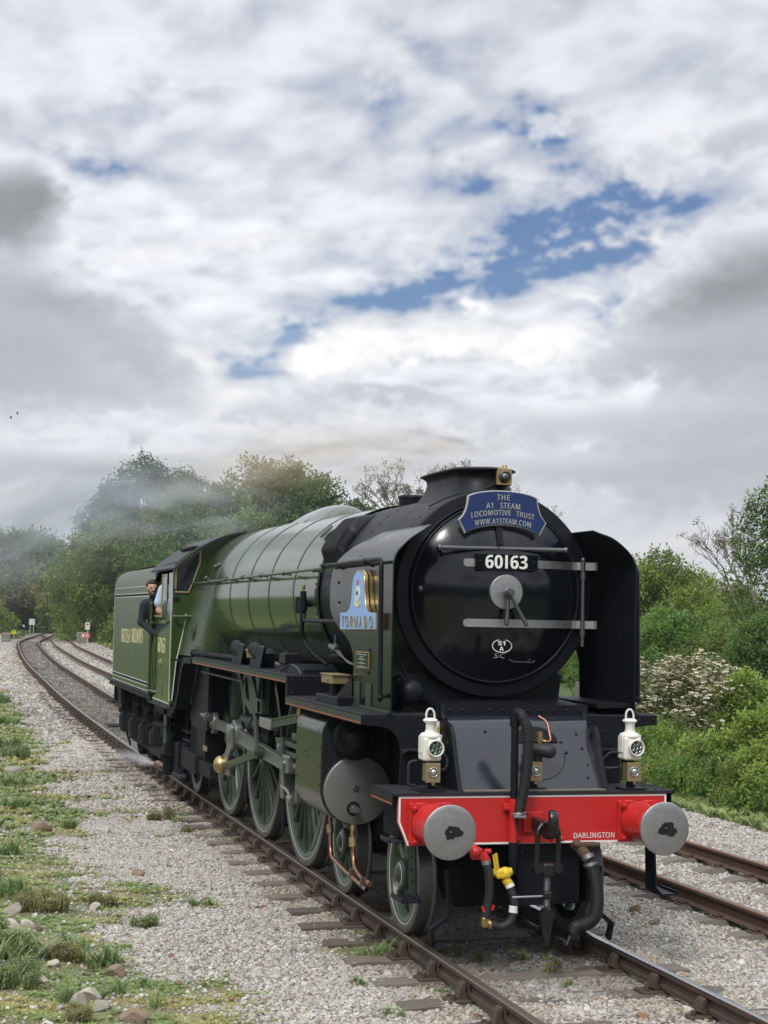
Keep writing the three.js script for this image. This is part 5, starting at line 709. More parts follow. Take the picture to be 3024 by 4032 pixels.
// front end fittings: hoses, coupling, lamps on brackets
{
  const vac = part(loco, 'vacuum_standpipe', [rod([-0.2, 0.62, -0.46], [-0.2, 1.8, -0.46], 0.03, 0.03, 16), rod([-0.2, 0.72, -0.46], [-0.2, 0.86, -0.46], 0.037), bend([[-0.2, 1.75, -0.46], [-0.2, 1.86, -0.46], [-0.17, 1.85, -0.4], [-0.16, 1.8, -0.38]], 0.042, 0.05, 12)], M.satin, 'black vacuum standpipe with hanging ribbed hose');
  part(vac, 'red_pipe_section', [rod([-0.2, 0.855, -0.46], [-0.2, 1.195, -0.46], 0.034, 0.034, 16), box(-0.28, -0.14, 1.1, 1.155, -0.512, -0.47, 0.008), rod([-0.25, 1.127, -0.48], [-0.25, 1.127, -0.455], 0.02, 0.02, 6)], M.red);
  const path = new THREE.CatmullRomCurve3([[-0.17, 1.83, -0.39], [-0.14, 1.76, -0.37], [-0.125, 1.63, -0.37], [-0.125, 1.46, -0.38], [-0.14, 1.31, -0.39], [-0.165, 1.16, -0.4], [-0.175, 1.1, -0.4]].map((p) => v3(...p)));
  const ribbed = (c, r, n, parent, name, mat) => { const fr = c.computeFrenetFrames(n, false), rings = []; for (let i = 0; i <= n; i++) { const p = c.getPointAt(i / n), rr = r * (i % 3 === 1 ? 1.09 : 0.98), o = []; for (let k = 0; k < 14; k++) { const a = k / 14 * 6.2832; o.push(p.clone().addScaledVector(fr.normals[i], Math.cos(a) * rr).addScaledVector(fr.binormals[i], Math.sin(a) * rr).toArray()); } rings.push(o); } return part(parent, name, [loft(rings, true), loft(rings.map((q) => [...q].reverse()), true)], mat); };
  ribbed(path, 0.041, 130, vac, 'ribbed_hose', M.rubber);
  part(vac, 'hose_end', [latheZ([[0.036, -0.02], [0.048, 0], [0.05, 0.02], [0.03, 0.025]], 0, 0, 20).rotateX(1.2).rotateZ(0.2).translate(-0.17, 1.085, -0.41), box(-0.23, -0.13, 1.055, 1.075, -0.43, -0.36, 0.005), rod([-0.23, 1.09, -0.4], [-0.13, 1.05, -0.39], 0.008)], M.steel);
  part(vac, 'hose_chain', Array.from({ length: 6 }, (_, k) => new THREE.TorusGeometry(0.012, 0.0035, 5, 10).rotateY(k % 2 ? Math.PI / 2 : 0).translate(-0.185 + 0.004 * Math.sin(k * 2), 1.05 - k * 0.018, -0.42)), M.oily);

  const hook = part(loco, 'draw_hook', [slabZY((() => { const s = new THREE.Shape(); s.moveTo(-0.5, 0.95); s.lineTo(-0.3, 0.94); s.bezierCurveTo(-0.2, 0.9, -0.08, 0.9, -0.06, 1.02); s.bezierCurveTo(-0.05, 1.1, -0.08, 1.14, -0.13, 1.145); s.bezierCurveTo(-0.12, 1.08, -0.13, 1.02, -0.2, 1.02); s.bezierCurveTo(-0.26, 1.02, -0.3, 1.05, -0.5, 1.05); return s; })(), -0.05, 0.02, null, 0.016)], M.oily, 'black coupling hook'); part(hook, 'hook_guide', box(-0.11, 0.06, 0.93, 1.09, -0.515, -0.48, 0.008), M.red);
  const cp = part(loco, 'screw_coupling', [-1, 1].map((k) => bend([[-0.02 + k * 0.04, 1.03, -0.2], [-0.02 + k * 0.085, 0.98, -0.19], [-0.025 + k * 0.085, 0.7, -0.19]], 0.02, 0.05, 10)).concat([rod([-0.06, 1.035, -0.2], [0.02, 1.035, -0.2], 0.02), ...[-1, 1].map((k) => rod([-0.025 + k * 0.08, 0.7, -0.23], [-0.025 + k * 0.08, 0.7, -0.15], 0.038))]), M.oily, 'black screw coupling hanging from the hook');
  part(cp, 'coupling_nut', [box(-0.075, 0.025, 0.64, 0.74, -0.24, -0.14, 0.02), rod([-0.12, 0.695, -0.19], [0.07, 0.695, -0.19], 0.032), box(-0.06, 0.01, 0.47, 0.53, -0.22, -0.15, 0.02)], M.oily);
  part(cp, 'coupling_screw', [...Array.from({ length: 24 }, (_, k) => new THREE.TorusGeometry(0.021, 0.007, 5, 14).rotateX(Math.PI / 2 + 0.12).translate(-0.025, 0.42 + k * 0.0098, -0.19)), rod([-0.025, 0.4, -0.19], [-0.025, 0.66, -0.19], 0.02)], M.darkSteel);
  part(cp, 'tommy_bar', rod([-0.06, 0.49, -0.19], [-0.3, 0.485, -0.2], 0.009), M.steel);
  part(cp, 'coupling_shackle', [rod([-0.025, 0.345, -0.23], [-0.025, 0.345, -0.15], 0.052, 0.052, 24), rod([-0.025, 0.345, -0.14], [-0.025, 0.345, -0.24], 0.024), loft([[0.33, 0.05], [0.25, 0.036], [0.15, 0.026], [0.12, 0.018]].map(([y, w]) => [[-0.025 - w, y, -0.17], [-0.025 + w, y, -0.17], [-0.025 + w, y, -0.21], [-0.025 - w, y, -0.21]]), true)], M.oily);

  const steam = part(loco, 'steam_heat_pipe', [bend([[0.34, 0.83, -0.55], [0.36, 0.8, -0.45], [0.41, 0.72, -0.4]], 0.045, 0.05, 12), box(0.3, 0.5, 0.82, 0.845, -0.55, -0.42, 0.005)], M.rust, 'rusty heating pipe with thick ribbed hose'); each(steam, 'pipe_collar', [rod([0.395, 0.76, -0.42], [0.405, 0.73, -0.41], 0.052), rod([0.415, 0.70, -0.4], [0.42, 0.675, -0.395], 0.054)], M.steel);
  const sp = new THREE.CatmullRomCurve3([[0.42, 0.68, -0.395], [0.445, 0.6, -0.38], [0.46, 0.48, -0.36], [0.455, 0.36, -0.35], [0.43, 0.28, -0.35], [0.36, 0.235, -0.36], [0.29, 0.21, -0.37], [0.27, 0.17, -0.37]].map((p) => v3(...p))); ribbed(sp, 0.052, 140, steam, 'ribbed_hose', M.rubber); part(steam, 'hose_coupling', [box(0.24, 0.31, 0.12, 0.19, -0.41, -0.33, 0.02), rod([0.25, 0.15, -0.37], [0.21, 0.08, -0.36], 0.018)], M.oily);

  const red = part(loco, 'red_brake_cock', [rod([-0.56, 0.84, -0.46], [-0.5, 0.8, -0.42], 0.035), box(-0.56, -0.47, 0.74, 0.83, -0.46, -0.38, 0.02), rod([-0.48, 0.79, -0.4], [-0.44, 0.73, -0.39], 0.036), rod([-0.45, 0.8, -0.42], [-0.4, 0.8, -0.42], 0.02), ball([-0.53, 0.8, -0.4], 0.045)], M.red, 'red painted brake pipe cock'); part(red, 'air_hose', hose([[-0.445, 0.72, -0.385], [-0.43, 0.62, -0.36], [-0.43, 0.5, -0.35], [-0.44, 0.42, -0.35], [-0.455, 0.32, -0.35]], 0.034, 30, 12), M.rubber); part(red, 'hose_ferrule', rod([-0.445, 0.735, -0.387], [-0.442, 0.705, -0.383], 0.038), M.steel); each(red, 'red_clip', [rod([-0.49, 0.4, -0.34], [-0.475, 0.36, -0.33], 0.01), rod([-0.4, 0.41, -0.33], [-0.41, 0.37, -0.33], 0.01)], M.red);
  const yel = std(0.72, 0.5, 0.03, 0.4), yc = part(loco, 'yellow_brake_cock', [box(-0.38, -0.28, 0.6, 0.68, -0.4, -0.32, 0.025), ball([-0.3, 0.64, -0.36], 0.05), rod([-0.34, 0.64, -0.36], [-0.25, 0.655, -0.36], 0.03), rod([-0.3, 0.6, -0.36], [-0.27, 0.56, -0.355], 0.036), rod([-0.4, 0.65, -0.36], [-0.36, 0.65, -0.36], 0.028), bar([-0.37, 0.68, -0.33], [-0.395, 0.8, -0.31], 0.02, 0.008, [1, 0, 0]), bar([-0.39, 0.67, -0.33], [-0.415, 0.79, -0.31], 0.016, 0.008, [1, 0, 0])], yel, 'yellow painted air cock with upright handle'); part(yc, 'air_hose', hose([[-0.265, 0.55, -0.352], [-0.24, 0.46, -0.33], [-0.235, 0.37, -0.32], [-0.27, 0.28, -0.32], [-0.34, 0.245, -0.33], [-0.42, 0.265, -0.345]], 0.032, 36, 12), M.rubber); each(yc, 'hose_ferrule', [rod([-0.27, 0.56, -0.354], [-0.26, 0.535, -0.348], 0.036), rod([-0.24, 0.4, -0.322], [-0.244, 0.35, -0.319], 0.036)], M.white); part(yc, 'brass_coupling', [box(-0.49, -0.43, 0.24, 0.32, -0.37, -0.32, 0.015), rod([-0.44, 0.26, -0.345], [-0.42, 0.264, -0.345], 0.037)], M.brass);

  // brass electric lamps on stands
  const elamp = (X, Y, Z, label) => { const b = part(loco, 'electric_lamp', [box(X - 0.058, X + 0.058, Y - 0.075, Y + 0.075, Z - 0.02, Z, 0.004), box(X - 0.05, X + 0.05, Y - 0.07, Y + 0.07, Z - 0.12, Z - 0.02, 0.004)], M.oldBrass, label); part(b, 'lamp_lens', [latheZ([[0.036, Z - 0.004], [0.04, Z + 0.01], [0.033, Z + 0.014], [0.03, Z + 0.004]], X, Y + 0.005, 28), ball([X, Y + 0.005, Z - 0.006], 0.03)], M.lens); part(b, 'lamp_catch', [rod([X, Y - 0.085, Z - 0.01], [X, Y - 0.085, Z + 0.01], 0.012)], M.brass); part(b, 'lamp_stand', [box(X - 0.03, X + 0.03, 1.245, Y - 0.07, Z - 0.09, Z - 0.04, 0.006), box(X - 0.11, X + 0.09, 1.242, 1.262, Z - 0.12, Z + 0.02, 0.006), box(X - 0.055, X + 0.055, Y - 0.075, Y + 0.09, Z - 0.135, Z - 0.118, 0.004)], M.satin); return b; };
  elamp(-0.84, 1.39, -0.52, 'brass lamp below the left white lamp'); elamp(0.838, 1.385, -0.52, 'brass lamp below the right white lamp'); elamp(0.02, 1.39, -0.57, 'brass lamp beside the vacuum hose');
  part(loco, 'lamp_cable', [hose([[-0.78, 1.4, -0.66], [-0.7, 1.4, -0.68], [-0.67, 1.46, -0.7], [-0.7, 1.52, -0.72], [-0.76, 1.54, -0.75]], 0.012, 24, 8), hose([[0.76, 1.41, -0.66], [0.68, 1.4, -0.7], [0.63, 1.42, -0.74]], 0.012, 20, 8), hose([[0.76, 1.53, -0.66], [0.7, 1.52, -0.7], [0.64, 1.45, -0.72]], 0.01, 20, 8), bend([[-0.93, 1.28, -0.68], [-0.99, 1.28, -0.68], [-0.99, 1.46, -0.68], [-0.92, 1.47, -0.68]], 0.012, 0.03, 8)], M.rubber);
  const horn = part(loco, 'horn', [rod([0.02, 1.56, -0.62], [0.12, 1.55, -0.56], 0.05, 0.055, 20), ball([0.125, 1.55, -0.56], 0.058), rod([0.06, 1.4, -0.64], [0.05, 1.55, -0.62], 0.04)], M.rubber, 'black round ended whistle on the apron'); part(horn, 'brass_fitting', [rod([0.07, 1.6, -0.62], [0.07, 1.69, -0.62], 0.018), rod([0.07, 1.625, -0.62], [0.07, 1.655, -0.62], 0.028, 0.028, 6), rod([0.07, 1.67, -0.62], [0.07, 1.7, -0.62], 0.024, 0.024, 6), rod([0.07, 1.63, -0.62], [0.115, 1.62, -0.61], 0.014)], M.brass); part(horn, 'copper_pipe', bend([[0.1, 1.62, -0.615], [0.165, 1.62, -0.62], [0.17, 1.77, -0.72], [0.12, 1.81, -0.78]], 0.009, 0.04, 8), M.copper);
  // warning notice on the near wing plate
  const wl = part(loco, 'warning_label', box(-0.66, -0.632, 1.55, 1.75, -1.035, -1.03), M.white, 'white label with yellow warning triangle'); part(wl, 'warning_triangle', slabXY([[-0.659, 1.665], [-0.633, 1.665], [-0.646, 1.735]], -1.03, -1.027), std(0.75, 0.55, 0.02, 0.5)); part(wl, 'yellow_panel', box(-0.659, -0.633, 1.56, 1.625, -1.03, -1.027), std(0.75, 0.55, 0.02, 0.5)); part(wl, 'warning_mark', slabXY([[-0.647, 1.675], [-0.643, 1.675], [-0.642, 1.7], [-0.645, 1.7], [-0.643, 1.715], [-0.649, 1.695]], -1.027, -1.025), M.dark);
}

// things that are carried: headboard, two white lamps
{
  const s = new THREE.Shape(); s.moveTo(-0.31, 3.605); s.bezierCurveTo(-0.2, 3.675, 0.2, 3.675, 0.31, 3.605); s.bezierCurveTo(0.318, 3.5, 0.35, 3.43, 0.395, 3.4); s.lineTo(0.335, 3.285); s.bezierCurveTo(0.2, 3.39, -0.2, 3.39, -0.335, 3.285); s.lineTo(-0.395, 3.4); s.bezierCurveTo(-0.35, 3.43, -0.318, 3.5, -0.31, 3.605);
  const Z = -1.36, g0 = -0.005;
  const hb = thing('headboard', 'curved dark blue headboard with raised silver lettering, hung high on the smokebox door', 'headboard', g0, 3.48, Z);
  part(hb, 'board_rim', slabXY(s, Z - 0.025, Z + 0.012, null, 0.004).translate(g0, 0, 0), std(0.55, 0.55, 0.52, 0.35, 0.8));
  const inn = slabXY(s, 0, 0.006); inn.translate(0, -3.48, 0).scale(0.965, 0.945, 1).translate(g0, 3.48, Z + 0.0095); part(hb, 'blue_field', inn, M.blue);
  const arc = (text, w, h, y0, sag, f = fontThin, gap = 0.12) => { const g = letters(text, w, h, 0.006, f, gap); const p = g.attributes.position; for (let i = 0; i < p.count; i++) p.setY(i, p.getY(i) - sag * (p.getX(i) / 0.3) ** 2); return g.translate(g0, y0, Z + 0.0155); };
  const silver = std(0.6, 0.6, 0.56, 0.35, 0.6);
  part(hb, 'board_lettering', [arc('THE', 0.115, 0.046, 3.6, 0.01), arc('A1   STEAM', 0.3, 0.048, 3.532, 0.03), arc('LOCOMOTIVE   TRUST', 0.56, 0.045, 3.472, 0.035), arc('WWW.A1STEAM.COM', 0.5, 0.047, 3.4, 0.035)], silver);

  const white = std(0.82, 0.82, 0.78, 1, 0, { roughnessMap: rough(0.25, 0.55, 4, grime), map: again(tint(grime, [0.72, 0.69, 0.63], [1, 1, 1]), 3), bumpMap: again(blotch, 3), bumpScale: 0.002 });
  const lens = new THREE.MeshStandardMaterial({ color: new THREE.Color(0.5, 0.56, 0.53), roughness: 0.08, metalness: 0.9 });
  function headLamp(X, turn, label) {
    const B = 1.475, zc = -0.62, t = thing('head_lamp', label, 'lamp', X, B, zc, 'white lamps on the front platform');
    const G = (name, g, m, par = t) => part(par, name, g, m);
    G('lamp_body', [box(X - 0.075, X + 0.075, B, B + 0.185, zc - 0.075, zc + 0.075, 0.022), lathe([[0.082, 0.182], [0.084, 0.195], [0.07, 0.212], [0.042, 0.222], [0.036, 0.24], [0.036, 0.285], [0.056, 0.305], [0.06, 0.31], [0.05, 0.322], [0.02, 0.33], [0, 0.33]], 28).translate(X, B, zc), box(X - 0.083, X - 0.07, B + 0.06, B + 0.19, zc - 0.04, zc + 0.04, 0.005), box(X + 0.07, X + 0.09, B + 0.17, B + 0.2, zc - 0.03, zc + 0.03, 0.008)], white);
    G('lamp_handle', bend([[X - 0.034, B + 0.31, zc], [X - 0.034, B + 0.37, zc], [X - 0.016, B + 0.4, zc], [X + 0.012, B + 0.4, zc], [X + 0.032, B + 0.37, zc], [X + 0.04, B + 0.2, zc]], 0.0085, 0.025, 8), white);
    const lx = X + 0.016, ly = B + 0.102, l = G('lens_ring', latheZ([[0.064, zc + 0.06], [0.066, zc + 0.115], [0.06, zc + 0.12], [0.054, zc + 0.112], [0.054, zc + 0.09], [0, zc + 0.09]], lx, ly, 36), white);
    for (let k = 0; k < 7; k++) { const a = k * Math.PI / 3 + 0.3, r = k === 6 ? 0 : 0.034; part(l, 'light_cell', [latheZ([[0.017, zc + 0.108], [0.015, zc + 0.1], [0.006, zc + 0.092], [0, zc + 0.091]], lx + r * Math.cos(a), ly + r * Math.sin(a), 14)], lens); }
    part(l, 'lens_backing', latheZ([[0.053, zc + 0.094], [0, zc + 0.094]], lx, ly, 24), std(0.03, 0.04, 0.04, 0.3));
    return t;
  }
  headLamp(-0.84, 0, 'white lamp on the left side of the front platform, beside the yellow warning label'); headLamp(0.84, 0, 'white lamp on the right side of the front platform, in front of the bushes');
}
// ---------------------------------------------------------------- the tender
{
  const T = thing('locomotive_tender', 'long green tender lettered BRITISH RAILWAYS, coupled behind the locomotive cab', 'tender', 0, 0, -16), z0 = -13.3, z1 = -18.62;
  const sec = [[-1.28, 1.345], [-1.28, 3.0], [-1.27, 3.08], [-1.235, 3.17], [-1.16, 3.25], [-1.05, 3.3], [-0.9, 3.315]];
  const body = part(T, 'tank', [loft([z0, -14.5, -16, -17.5, z1].map((z) => sec.map(([x, y]) => [x, y, z]))), loft([z1, z0].map((z) => sec.map(([x, y]) => [-x, y, z]))), slabXY([...sec, ...sec.map(([x, y]) => [-x, y]).reverse()], z1 - 0.01, z1 + 0.01), slabXY([[-1.27, 1.345], [-1.27, 3.0], [-0.9, 3.2], [0.9, 3.2], [1.27, 3.0], [1.27, 1.345]], z0 - 0.03, z0), loft([z1, z0].map((z) => [[-0.9, 3.315, z], [-0.88, 3.0, z], [0.88, 3.0, z], [0.9, 3.315, z]]))], M.tenderGreen, 'tall green tank side with streaks of dried water');
  part(body, 'white_lining', [[2.985, -18.58, -13.4], [2.875, -18.58, -13.4], [2.825, -18.58, -13.4], [1.488, -18.58, -13.4], [1.433, -18.58, -13.4], [1.36, -18.6, -13.3]].map(([y, a, b]) => box(-1.2835, -1.2805, y - 0.005, y + 0.005, a, b)).concat([box(-1.2835, -1.2805, 1.43, 2.98, -18.585, -18.57)]), M.lining);
  each(body, 'black_band', [box(-1.282, -1.2802, 2.832, 2.868, -18.57, -13.4), box(-1.282, -1.2802, 1.441, 1.48, -18.57, -13.4)], M.dark);
  part(body, 'tender_lettering', [letters('BRITISH', 1.22, 0.235, 0.003, fontThin, 0.12).rotateY(-Math.PI / 2).translate(-1.281, 2.16, -16.75), letters('RAILWAYS', 1.42, 0.235, 0.003, fontThin, 0.08).rotateY(-Math.PI / 2).translate(-1.281, 2.185, -15.2)], M.cream, 'cream letters BRITISH RAILWAYS');
  part(T, 'tank_top_rail', [hose([[-0.9, 3.33, -13.4], [-0.9, 3.35, -15], [-0.9, 3.35, -17], [-0.92, 3.33, -18.5]], 0.018, 20, 6)], M.matt);
  part(T, 'coal', (() => { const R = rng(4), o = []; for (let i = 0; i < 160; i++) { const g = new THREE.DodecahedronGeometry(0.09 + 0.08 * R(), 0); g.rotateX(R() * 6).rotateY(R() * 6).translate((R() - 0.5) * 1.6, 3.05 + 0.14 * R(), -14 - 4 * R()); o.push(g); } return o; })(), M.frame).userData.kind = 'stuff';
  const fp = part(T, 'tender_footplate', [box(-1.33, 1.33, 1.315, 1.34, -19.1, -13.25, 0.005), slabZY((() => { const s = new THREE.Shape(); s.moveTo(-18.9, 1.32); s.bezierCurveTo(-18.55, 1.25, -18.3, 1.1, -18.25, 0.92); s.lineTo(-17.9, 0.92); s.lineTo(-17.9, 1.32); return s; })(), -1.2, -1.15), box(-1.31, -1.3, 1.25, 1.32, -18.8, -13.25)], M.plate);
  part(T, 'rear_beam', [box(-1.2, 1.2, 0.9, 1.25, -18.95, -18.85), box(-1.32, -1.0, 0.93, 0.95, -19.1, -18.2, 0.005), box(-1.34, -1.0, 0.48, 0.5, -19.05, -18.3, 0.005), box(-1.1, -1.06, 0.48, 0.95, -18.6, -18.5)], M.matt);
  part(T, 'tender_frame', [slabZY((() => { const s = new THREE.Shape(); s.moveTo(-18.5, 1.31); s.lineTo(-18.5, 0.8); s.lineTo(-18.1, 0.42); s.lineTo(-13.7, 0.4); s.lineTo(-13.4, 0.8); s.lineTo(-13.4, 1.31); for (const z of [-17.6, -16.25, -14.9]) { const h = new THREE.Path(); h.absellipse(z, 0.95, 0.3, 0.2, 0, Math.PI * 2); s.holes.push(h); } return s; })(), -0.99, -0.96), box(0.96, 0.99, 0.42, 1.31, -18.5, -13.4), box(-0.95, 0.95, 0.6, 1.3, -18.4, -13.6)], M.frame);
  for (const z of [-18.2, -16.85, -15.5, -14.15]) {
    const a = part(T, 'axle_box', [box(-1.14, -0.98, 0.42, 0.82, z - 0.17, z + 0.17, 0.03), box(-1.17, -1.1, 0.48, 0.72, z - 0.13, z + 0.13, 0.03), box(-1.08, -0.98, 0.4, 1.1, z - 0.24, z - 0.18, 0.01), box(-1.08, -0.98, 0.4, 1.1, z + 0.18, z + 0.24, 0.01), ball([-1.16, 0.8, z], 0.04)], M.matt);
    part(a, 'leaf_spring', [...[0, 1, 2, 3, 4].map((k) => box(-1.07, -0.99, 0.9 + k * 0.025, 0.92 + k * 0.025, z - 0.5 + (4 - k) * 0.07, z + 0.5 - (4 - k) * 0.07, 0.004)), box(-1.08, -0.98, 0.82, 1.03, z - 0.05, z + 0.05, 0.008), ...[-0.5, 0.5].map((d) => rod([-1.03, 0.98, z + d], [-1.03, 1.25, z + d * 0.96], 0.022))], M.frame);
    for (const s of [-1, 1]) { const R = 0.6, w = part(T, 'tender_wheel', [latheX([[0.52, s * 0.66], [R, s * 0.67], [R, s * 0.79], [0.52, s * 0.8], [0.5, s * 0.75], [0, s * 0.74]], R, z, 56)], M.frame); }
  }
  part(T, 'guard_rail', [bar([-1.06, 0.4, -17.5], [-1.06, 0.36, -14.2], 0.07, 0.03), bar([-1.06, 0.42, -18.0], [-1.0, 0.2, -17.9], 0.12, 0.03, [0, 0, 1])], M.frame);
}
// ---------------------------------------------------------------- the two men on the footplate
// one smooth skin over tapered bones: smooth minimum of capsules on a grid
function body(bones, cell, k = 0.03) {
  const lo = v3(1e9, 1e9, 1e9), hi = v3(-1e9, -1e9, -1e9);
  for (const [a, b, r, q] of bones) for (const [p, w] of [[a, r], [b, q]]) { lo.min(v3(p[0] - w, p[1] - w, p[2] - w)); hi.max(v3(p[0] + w, p[1] + w, p[2] + w)); }
  const c = lo.clone().add(hi).multiplyScalar(0.5), half = Math.max(hi.x - lo.x, hi.y - lo.y, hi.z - lo.z) / 2 + 3 * cell, n = Math.min(150, Math.ceil(half * 2 / cell) + 1);
  const mc = new MarchingCubes(n, new THREE.MeshBasicMaterial(), true, false, 260000); mc.isolation = 0;
  const B = bones.map(([a, b, r, q, sx = 1, sz = 1]) => ({ a: v3(...a), d: v3(...b).sub(v3(...a)), r, q, sx, sz }));
  const p = v3(), w = v3();
  for (let z = 0; z < n; z++) for (let y = 0; y < n; y++) for (let x = 0; x < n; x++) {
    p.set(c.x + (x - n / 2) / (n / 2) * half, c.y + (y - n / 2) / (n / 2) * half, c.z + (z - n / 2) / (n / 2) * half);
    let s = 0;
    for (const o of B) { w.copy(p).sub(o.a); const L = o.d.lengthSq(), t = L > 0 ? clamp(w.dot(o.d) / L, 0, 1) : 0; w.addScaledVector(o.d, -t); w.x /= o.sx; w.z /= o.sz; s += Math.exp(-(w.length() - lerp(o.r, o.q, t)) / k * 1.6); }
    mc.field[x + y * n + z * n * n] = -(-Math.log(Math.max(s, 1e-30)) * k / 1.6);
  }
  mc.update();
  const g = new THREE.BufferGeometry(), P = mc.positionArray.slice(0, mc.count * 3), N = mc.normalArray.slice(0, mc.count * 3);
  for (let i = 0; i < P.length; i += 3) { P[i] = P[i] * half + c.x; P[i + 1] = P[i + 1] * half + c.y; P[i + 2] = P[i + 2] * half + c.z; }
  g.setAttribute('position', new THREE.BufferAttribute(P, 3)); g.setAttribute('normal', new THREE.BufferAttribute(N, 3)); return g;
}
{
  const skin = std(0.45, 0.26, 0.19, 0.5), hair = std(0.022, 0.016, 0.012, 0.7), jacket = std(0.012, 0.014, 0.026, 0.8), shirt = std(0.42, 0.52, 0.68, 0.7), eye = std(0.01, 0.01, 0.01, 0.3);
  // the driver leans out behind the cab side and looks forward; feet on the cab floor at 1.3
  const t = thing('person', 'bearded man in dark blue overalls leaning out behind the cab side', 'person', -1.16, 1.3, -13.3);
  const H = [-1.43, 2.93, -13.26]; origin.set(t, v3(-1.28, 1.3, -13.3));   // modelled a little outside, then set at the opening
  // head: skull, jaw, nose, brow, ears, neck into collar
  const face = body([[[H[0], H[1] + 0.035, H[2] - 0.015], [H[0], H[1] + 0.02, H[2] + 0.015], 0.088, 0.082, 0.92, 1.08], [[H[0], H[1] - 0.03, H[2] + 0.03], [H[0], H[1] - 0.085, H[2] + 0.045], 0.064, 0.045], [[H[0] + 0.002, H[1] + 0.015, H[2] + 0.105], [H[0], H[1] - 0.022, H[2] + 0.122], 0.01, 0.016], [[H[0] - 0.035, H[1] + 0.03, H[2] + 0.09], [H[0] + 0.035, H[1] + 0.03, H[2] + 0.09], 0.013, 0.013], [[H[0] - 0.087, H[1] + 0.005, H[2]], [H[0] - 0.085, H[1] - 0.03, H[2]], 0.018, 0.012, 0.6], [[H[0] + 0.087, H[1] + 0.005, H[2]], [H[0] + 0.085, H[1] - 0.03, H[2]], 0.018, 0.012, 0.6], [[H[0] + 0.015, H[1] - 0.05, H[2] - 0.02], [H[0] + 0.05, H[1] - 0.2, H[2] - 0.03], 0.058, 0.062], [[H[0] - 0.02, H[1] - 0.055, H[2] + 0.088], [H[0] + 0.02, H[1] - 0.055, H[2] + 0.088], 0.009, 0.009]], 0.0055, 0.012);
  part(t, 'head', face, skin);
  part(t, 'hair', [body([[[H[0], H[1] + 0.07, H[2] - 0.035], [H[0], H[1] + 0.085, H[2] + 0.035], 0.078, 0.055, 1.05, 1], [[H[0] - 0.06, H[1] + 0.05, H[2] - 0.03], [H[0] - 0.075, H[1] - 0.0, H[2] - 0.02], 0.045, 0.022], [[H[0] + 0.06, H[1] + 0.05, H[2] - 0.03], [H[0] + 0.075, H[1] - 0.0, H[2] - 0.02], 0.045, 0.022]], 0.008, 0.02), body([[[H[0] - 0.055, H[1] - 0.045, H[2] + 0.05], [H[0] - 0.03, H[1] - 0.1, H[2] + 0.07], 0.02, 0.024], [[H[0] + 0.055, H[1] - 0.045, H[2] + 0.05], [H[0] + 0.03, H[1] - 0.1, H[2] + 0.07], 0.02, 0.024], [[H[0] - 0.03, H[1] - 0.098, H[2] + 0.075], [H[0] + 0.03, H[1] - 0.098, H[2] + 0.075], 0.028, 0.028], [[H[0] - 0.028, H[1] - 0.04, H[2] + 0.1], [H[0] + 0.028, H[1] - 0.04, H[2] + 0.1], 0.007, 0.007]], 0.006, 0.012)], hair);
  each(t, 'eye', [-1, 1].map((s) => ball([H[0] + s * 0.032, H[1] + 0.01, H[2] + 0.096], 0.0095, 0.7)), eye);
  each(t, 'eyebrow', [-1, 1].map((s) => bar([H[0] + s * 0.014, H[1] + 0.032, H[2] + 0.103], [H[0] + s * 0.05, H[1] + 0.034, H[2] + 0.09], 0.009, 0.008)), hair);
  const torso = body([[[-1.40, 2.66, -13.3], [-1.3, 2.28, -13.36], 0.125, 0.125, 1.15, 0.8], [[-1.3, 2.28, -13.36], [-1.24, 2.06, -13.38], 0.125, 0.135, 1.1, 0.9], [[-1.52, 2.7, -13.3], [-1.27, 2.73, -13.3], 0.07, 0.07], [[-1.42, 2.74, -13.29], [-1.39, 2.8, -13.28], 0.065, 0.058], [[-1.545, 2.68, -13.3], [-1.585, 2.42, -13.3], 0.072, 0.055], [[-1.585, 2.42, -13.3], [-1.4, 2.25, -13.14], 0.055, 0.043], [[-1.25, 2.7, -13.3], [-1.15, 2.42, -13.24], 0.068, 0.053], [[-1.15, 2.42, -13.24], [-1.27, 2.3, -13.12], 0.052, 0.042], [[-1.3, 2.06, -13.38], [-1.27, 1.72, -13.37], 0.1, 0.07], [[-1.27, 1.72, -13.37], [-1.22, 1.36, -13.4], 0.07, 0.052], [[-1.15, 2.06, -13.38], [-1.1, 1.7, -13.36], 0.1, 0.07], [[-1.1, 1.7, -13.36], [-1.07, 1.36, -13.38], 0.07, 0.052], [[-1.22, 1.335, -13.4], [-1.22, 1.33, -13.24], 0.05, 0.04], [[-1.07, 1.335, -13.38], [-1.07, 1.33, -13.22], 0.05, 0.04]], 0.014, 0.02);
  part(t, 'overalls', torso, jacket);
  part(t, 'collar', new THREE.TorusGeometry(0.068, 0.018, 8, 24).rotateX(Math.PI / 2 - 0.3).translate(-1.395, 2.79, -13.28), jacket);
  // hands hold the post and the cab edge: palm, four bent fingers, thumb
  const hand = (px, py, pz, s) => { const b = [[[px, py, pz], [px + s * 0.05, py - 0.01, pz + 0.04], 0.026, 0.022]]; for (let f = 0; f < 4; f++) { const y = py + 0.026 - f * 0.019, l = [0.036, 0.042, 0.04, 0.031][f]; b.push([[px + s * 0.05, y, pz + 0.045], [px + s * (0.05 + l * 0.6), y - 0.002, pz + 0.065], 0.0085, 0.008], [[px + s * (0.05 + l * 0.6), y - 0.002, pz + 0.065], [px + s * (0.05 + l * 0.9), y - 0.006, pz + 0.045], 0.008, 0.0075]); } b.push([[px + s * 0.015, py + 0.025, pz + 0.01], [px + s * 0.045, py + 0.045, pz + 0.045], 0.011, 0.009]); return body(b, 0.005, 0.008); };
